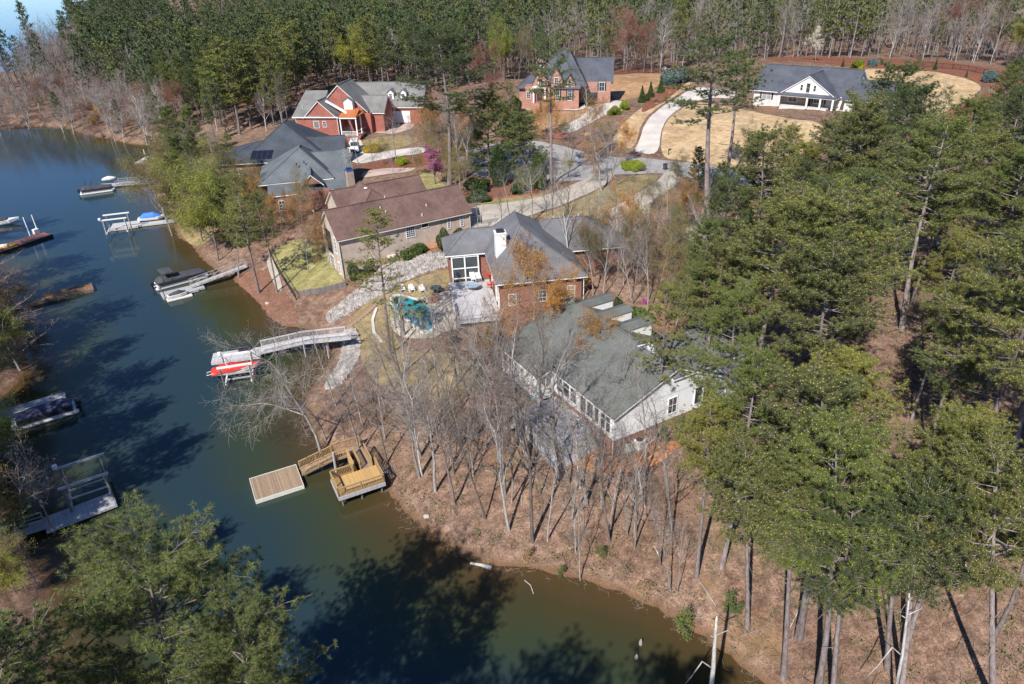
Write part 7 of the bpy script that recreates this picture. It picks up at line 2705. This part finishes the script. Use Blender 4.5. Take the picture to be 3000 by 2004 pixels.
# the pine stand beside the white house
ST = [hit(u, v)[:2] for u, v in ((2075, 1560), (2160, 1850), (2330, 2060), (3200, 2100), (3300, 1300), (3250, 800), (3050, 640), (2900, 670), (2800, 720), (2560, 700), (2420, 730), (2300, 760), (2210, 830), (2200, 900), (2110, 930), (2080, 1000), (2140, 1150), (2060, 1300))]
HOLES = [[hit(u, v)[:2] for u, v in ((2430, 880), (2600, 880), (2640, 1130), (2440, 1160))], [hit(u, v)[:2] for u, v in ((2210, 900), (2330, 860), (2430, 880), (2330, 1000), (2240, 1000))], [hit(u, v)[:2] for u, v in ((2670, 550), (2720, 450), (2800, 440), (2810, 560), (2700, 620))]]
pts = scatter(ST, 6.1, 27, n=180, avoid=HOLES)
print('stand pines', len(pts))
for p, r, k in rows(pts, 16):
    z = Hg(*p)
    kind = 'yellow_pine' if TREE_RND.random() < (.55 if p[1] < 62 else .25) else 'pine'
    plant(kind, (p[0], p[1], z), TREE_RND.uniform(13.5, 24), f'{ORD[k]} pine from the white house side, {ORD[r]} row of the big stand', 'pines of the big stand', wide=TREE_RND.uniform(.85, 1.35), top=(TREE_RND.uniform(-1.6, .8), TREE_RND.uniform(-.8, .8)))
ST2 = [hit(u, v)[:2] for u, v in ((2080, 870), (2200, 860), (2110, 950), (2100, 1010), (2150, 1150), (2060, 1220), (2000, 1130), (2010, 970))]
for p, r, k in rows(scatter(ST2, 5.0, 23, n=13), 6):
    plant('pine' if TREE_RND.random() < .6 else 'yellow_pine', (p[0], p[1], Hg(*p)), TREE_RND.uniform(12, 17), f'{ORD[k]} pine of the {ORD[r]} row between the white house and the orange clay clearing', 'pines beside the white house', wide=TREE_RND.uniform(.9, 1.15))
# named trunks in front of the stand
for u, v, vt, ut, k, lb in ((2190, 1842, 1300, 2200, 'yellow_pine', 'dark shaded pine trunk first in from the waterline'), (2296, 1985, 1330, 2330, 'yellow_pine', 'straight pale pine trunk with its foot on bare litter'),
                            (2395, 2030, 1250, 2470, 'pine', 'dull brown pine trunk beside the pale one'), (2440, 2060, 1420, 2500, 'pine', 'thick pale pine trunk with dead vines behind it'),
                            (2600, 1960, 1350, 2680, 'yellow_pine', 'pale pine trunk leaning beside the paired trunks'), (2640, 2040, 1400, 2740, 'pine', 'clean grey pine trunk next to the leaning one'),
                            (2910, 2060, 1300, 2950, 'yellow_pine', 'pine with heavy yellow flecks closest to the camera'), (2040, 1690, 1180, 2080, 'yellow_pine', 'yellow-flecked pine nearest the twin white trunks'),
                            (1925, 1270, 830, 1960, 'thin_pine', 'thin pine against the white end wall'), (2078, 1160, 760, 2060, 'pine', 'pine with forked top behind the end gable'), (2010, 1060, 790, 1990, 'thin_pine', 'pine spreading over the roof beside the dormers'),
                            (2180, 895, 650, 2180, 'pine', 'pine standing alone at the orange clay clearing')):
    T(k, u, v, vt, lb, utop=ut, wide=.95)
# dead snags
def snag(label, u, v, vt, ut, r):
    g = G(u, v, .6)
    p = (g[0], g[1], .4)
    lo, hi = .3, 20
    for _ in range(24):
        m = (lo + hi) / 2
        if proj(p[0], p[1], p[2] + m)[1] > vt:
            lo = m
        else:
            hi = m
    dx = (ut - proj(p[0], p[1], p[2] + lo)[0]) / (proj(p[0] + 1, p[1], p[2] + lo)[0] - proj(p[0], p[1], p[2] + lo)[0])
    t = empty('dead_snag', p, 0, label, 'tree')
    MB().tube([(0, 0, -.5), (dx * .45 + .05, 0, lo * .5), (dx * .8, .05, lo * .85), (dx, 0, lo)], [r, r * .75, r * .55, r * .3], 9).build('trunk', M['bark_pale'], t, smooth=True)
    b = MB()
    b.tube([(dx * .45, 0, lo * .5), (dx * .45 - .7, .1, lo * .56), (dx * .45 - 1.3, 0, lo * .42), (dx * .45 - 1.9, 0, lo * .3)], [.07, .05, .04, .02], 6)
    b.tube([(dx * .8, 0, lo * .82), (dx * .8 + .4, .05, lo * .84), (dx * .8 + .8, 0, lo * .87)], [.05, .04, .015], 6)
    b.tube([(dx * .8, 0, lo * .8), (dx * .8 - .3, 0, lo * .82)], [.05, .02], 6)
    b.build('branch', M['bark_pale'], t, smooth=True)


snag('white dead tree trunk snapped off at the water edge', 2075, 2090, 1805, 2100, .19)
snag('thin forked dead trunk among the pale pine trunks', 2615, 2080, 1730, 2665, .12)
snag('grey dead trunk with twisted twigs near the paired pines', 2820, 1800, 1400, 2828, .1)

# the wood behind the houses
WOOD = [G(u, v, 9) for u, v in ((640, 345), (760, 330), (860, 300), (980, 262), (1230, 262), (1420, 250))] + [G(u, v, 12) for u, v in ((1540, 205), (1700, 140))] + [(32, 238), (50, 226)] + [G(u, v, 14) for u, v in ((2030, 176), (2300, 160), (2600, 158), (2900, 185), (3080, 235), (3300, 300))] + [(175, 235), (190, 330), (60, 345), (-80, 360), (-190, 345), (-170, 300)]
front = scatter(WOOD, 4.6, 31, n=1200)
print('wood', len(front))


def wood_kind(x, y, rnd):
    # pines thick towards the cove, pale bare trunks towards the ranch house
    u = x / max(y, 1)
    f = min(max((u + .12) / .35, 0), 1)
    if rnd < .92 - .6 * f:
        return 'far_pine' if rnd > .2 else 'far_bright_pine'
    return 'far_bare'


sel = [(p, wood_kind(p[0], p[1], TREE_RND.random())) for p in front]
near = [(p, TREE_RND.choice(['lime_tree', 'olive_tree', 'red_bud']) if TREE_RND.random() < .1 else k) for p, k in sel[:130]]
side = lambda x: 'behind the ranch house' if x > 62 else 'behind the salmon brick house' if x > 8 else 'behind the red brick garage' if x > -45 else 'towards the cove'
byzone = {}
for p, k in near:
    byzone.setdefault((side(p[0]), k), []).append(p)
for (zn, k), ps in byzone.items():
    for p, r, c in rows(ps, 12):
        kw = {'far_pine': 'dark pine', 'far_bright_pine': 'bright green pine', 'far_bare': 'pale bare tree', 'lime_tree': 'lime budding tree', 'olive_tree': 'olive budding tree', 'red_bud': 'reddish budding tree'}[k]
        plant(k, (p[0], p[1], Hg(*p)), TREE_RND.uniform(13, 23), f'{ORD[c]} {kw} in the {ORD[r]} row of the wood {zn}', 'wood ' + zn, wide=TREE_RND.uniform(.8, 1.1) * (.75 if k == 'far_bare' else 1))


def far_wood(points, name, label, seed):
    """everything farther: low-detail crowns and stems merged into one mass"""
    rng = np.random.default_rng(seed)
    src = {}
    for kd, kwargs in (('p', dict(Ht=20, cb=.3, R=3.3, nb=16, sub=3, tps=2, nn=5, L=1.0, W=.42, rtrunk=.2, top=.35, snags=0, jit=.35)), ('b', None)):
        src[kd] = []
        for i in range(4):
            if kd == 'p':
                (wv, wf), (V, Tt, _) = gen_pine(seed=seed * 10 + i, **kwargs)
            else:
                (wv, wf), (V, tf), _, _h = gen_bare(seed=seed * 10 + i, Ht=17, spread=.45, rtrunk=.2, twig=.045, levels=2, nchild=(7, 6, 4), fork=.4)
                Tt = np.concatenate([tf[:, [0, 1, 2]], tf[:, [0, 2, 3]]])
            wt = np.concatenate([wf[:, [0, 1, 2]], wf[:, [0, 2, 3]]])
            keep = slice(None)
            src[kd].append((wv, wt, V, Tt))
    Vs, Ts, Ms = [], [], []
    n = 0
    for (x, y), k in points:
        kd = 'p' if k != 'far_bare' else 'b'
        wv, wt, V, Tt = src[kd][rng.integers(4)]
        a = rng.uniform(0, 6.28)
        s = rng.uniform(.65, 1.2)
        R_ = np.array([[math.cos(a), -math.sin(a), 0], [math.sin(a), math.cos(a), 0], [0, 0, 1]]) * s
        o = np.array([x, y, Hg(x, y) - .1])
        mi = {'far_pine': 0, 'far_bright_pine': 1, 'far_bare': 2}[k]
        for vv, tt, mm in ((wv, wt, 3), (V, Tt, mi)):
            Vs.append(vv @ R_.T + o)
            Ts.append(tt + n)
            Ms.append(np.full(len(tt), mm))
            n += len(vv)
    me = np_mesh(name, np.concatenate(Vs), np.concatenate(Ts), [M['needle_far'], M['needle_fresh'], M['twig_grey'], M['bark_grey']], np.concatenate(Ms))
    o = link(name, me)
    tag(o, label, 'wood', kind='stuff')
    print(name, len(points), 'tris', len(np.concatenate(Ts)))


far_wood([(p, TREE_RND.choice(['far_bare'] * 9 + ['far_pine'])) for p in PEN_REST], 'cove_point_woods', 'grey leafless wood running back from the cove point', 3)
rest = sel[130:]
FAR = [(-190, 345), (-80, 360), (60, 345), (190, 330), (330, 380), (420, 620), (100, 700), (-180, 690), (-215, 560), (-205, 430)]
far = scatter(FAR, 9.0, 41, n=1500)
rest += [(p, wood_kind(p[0], p[1], TREE_RND.random())) for p in far]
NECK = [G(215, 100, 3), G(330, 60, 3), G(500, 100, 3), G(560, 250, 3), G(400, 235, 3), G(240, 150, 3)]
rest += [(p, TREE_RND.choice(['far_bare', 'far_pine', 'far_pine'])) for p in scatter(NECK, 6.0, 43, n=300)]
far_wood(rest, 'distant_woods', 'continuous pine and leafless woodland stretching to the top of the view', 7)

# small leafless brush on the litter, too fine to count
def undergrowth():
    rng = np.random.default_rng(5)
    w = Wood()
    lv = []
    poly = [hit(u, v)[:2] for u, v in ((1040, 1360), (1090, 1180), (1300, 1120), (1500, 1320), (1760, 1420), (2060, 1300), (2060, 900), (2300, 760), (3000, 700), (3100, 1300), (3000, 2050), (2340, 2050), (2150, 1880), (1950, 1770), (1700, 1670), (1450, 1640), (1250, 1530), (1120, 1400))]
    xs = [p[0] for p in poly]
    ys = [p[1] for p in poly]
    P = np.stack([rng.uniform(min(xs), max(xs), 13000), rng.uniform(min(ys), max(ys), 13000)], 1)
    P = P[sdf(P, poly) < 0][:6000]
    # a fringe of sticks and roots along the water's edge
    C = np.array(COVE)
    E = []
    for i in range(0, 22):
        a, b = C[i], C[i + 1]
        n = int(np.linalg.norm(b - a) * 5)
        f = rng.uniform(0, 1, (n, 1))
        E.append(a + (b - a) * f + rng.normal(size=(n, 2)) * .45)
    E = np.concatenate(E)
    for k, (x, y) in enumerate(np.concatenate([P, E])):
        z = max(Hg(x, y), .02)
        edge = k >= len(P)
        for j in range(rng.integers(2, 6)):
            d = rng.normal(size=3)
            d[2] = abs(d[2]) * (.25 if edge else .7) + (.05 if edge else .25)
            d /= np.linalg.norm(d)
            L_ = rng.uniform(.2, .9 if edge else 1.2)
            p = np.array([x, y, z])
            m = p + d * L_ * .5 + rng.normal(size=3) * .06
            w.tube([p, m, m + (d + rng.normal(size=3) * .4) * L_ * .5], [.018, .013, .006], 3)
        if k % 7 == 0 and not edge:
            for q in range(14):
                lv.append((x + rng.normal() * .3, y + rng.normal() * .3, z + abs(rng.normal()) * .35))
    V, F = w.arrays()
    T3 = np.concatenate([F[:, [0, 1, 2]], F[:, [0, 2, 3]]])
    LV, LT = leafbits(rng, np.array(lv), .16, .12)
    mi = np.concatenate([rng.integers(0, 2, len(F)), np.zeros(0, int)])
    mi = np.concatenate([mi, mi, np.full(len(LT), 2)])
    o = link('undergrowth', np_mesh('undergrowth', np.concatenate([V, LV]), np.concatenate([T3, LT + len(V)]), [M['tan_straw'], M['twig_dark'], M['needle']], mi))
    tag(o, 'fine leafless brush, sticks and low green over the leaf litter', 'undergrowth', kind='stuff')


undergrowth()
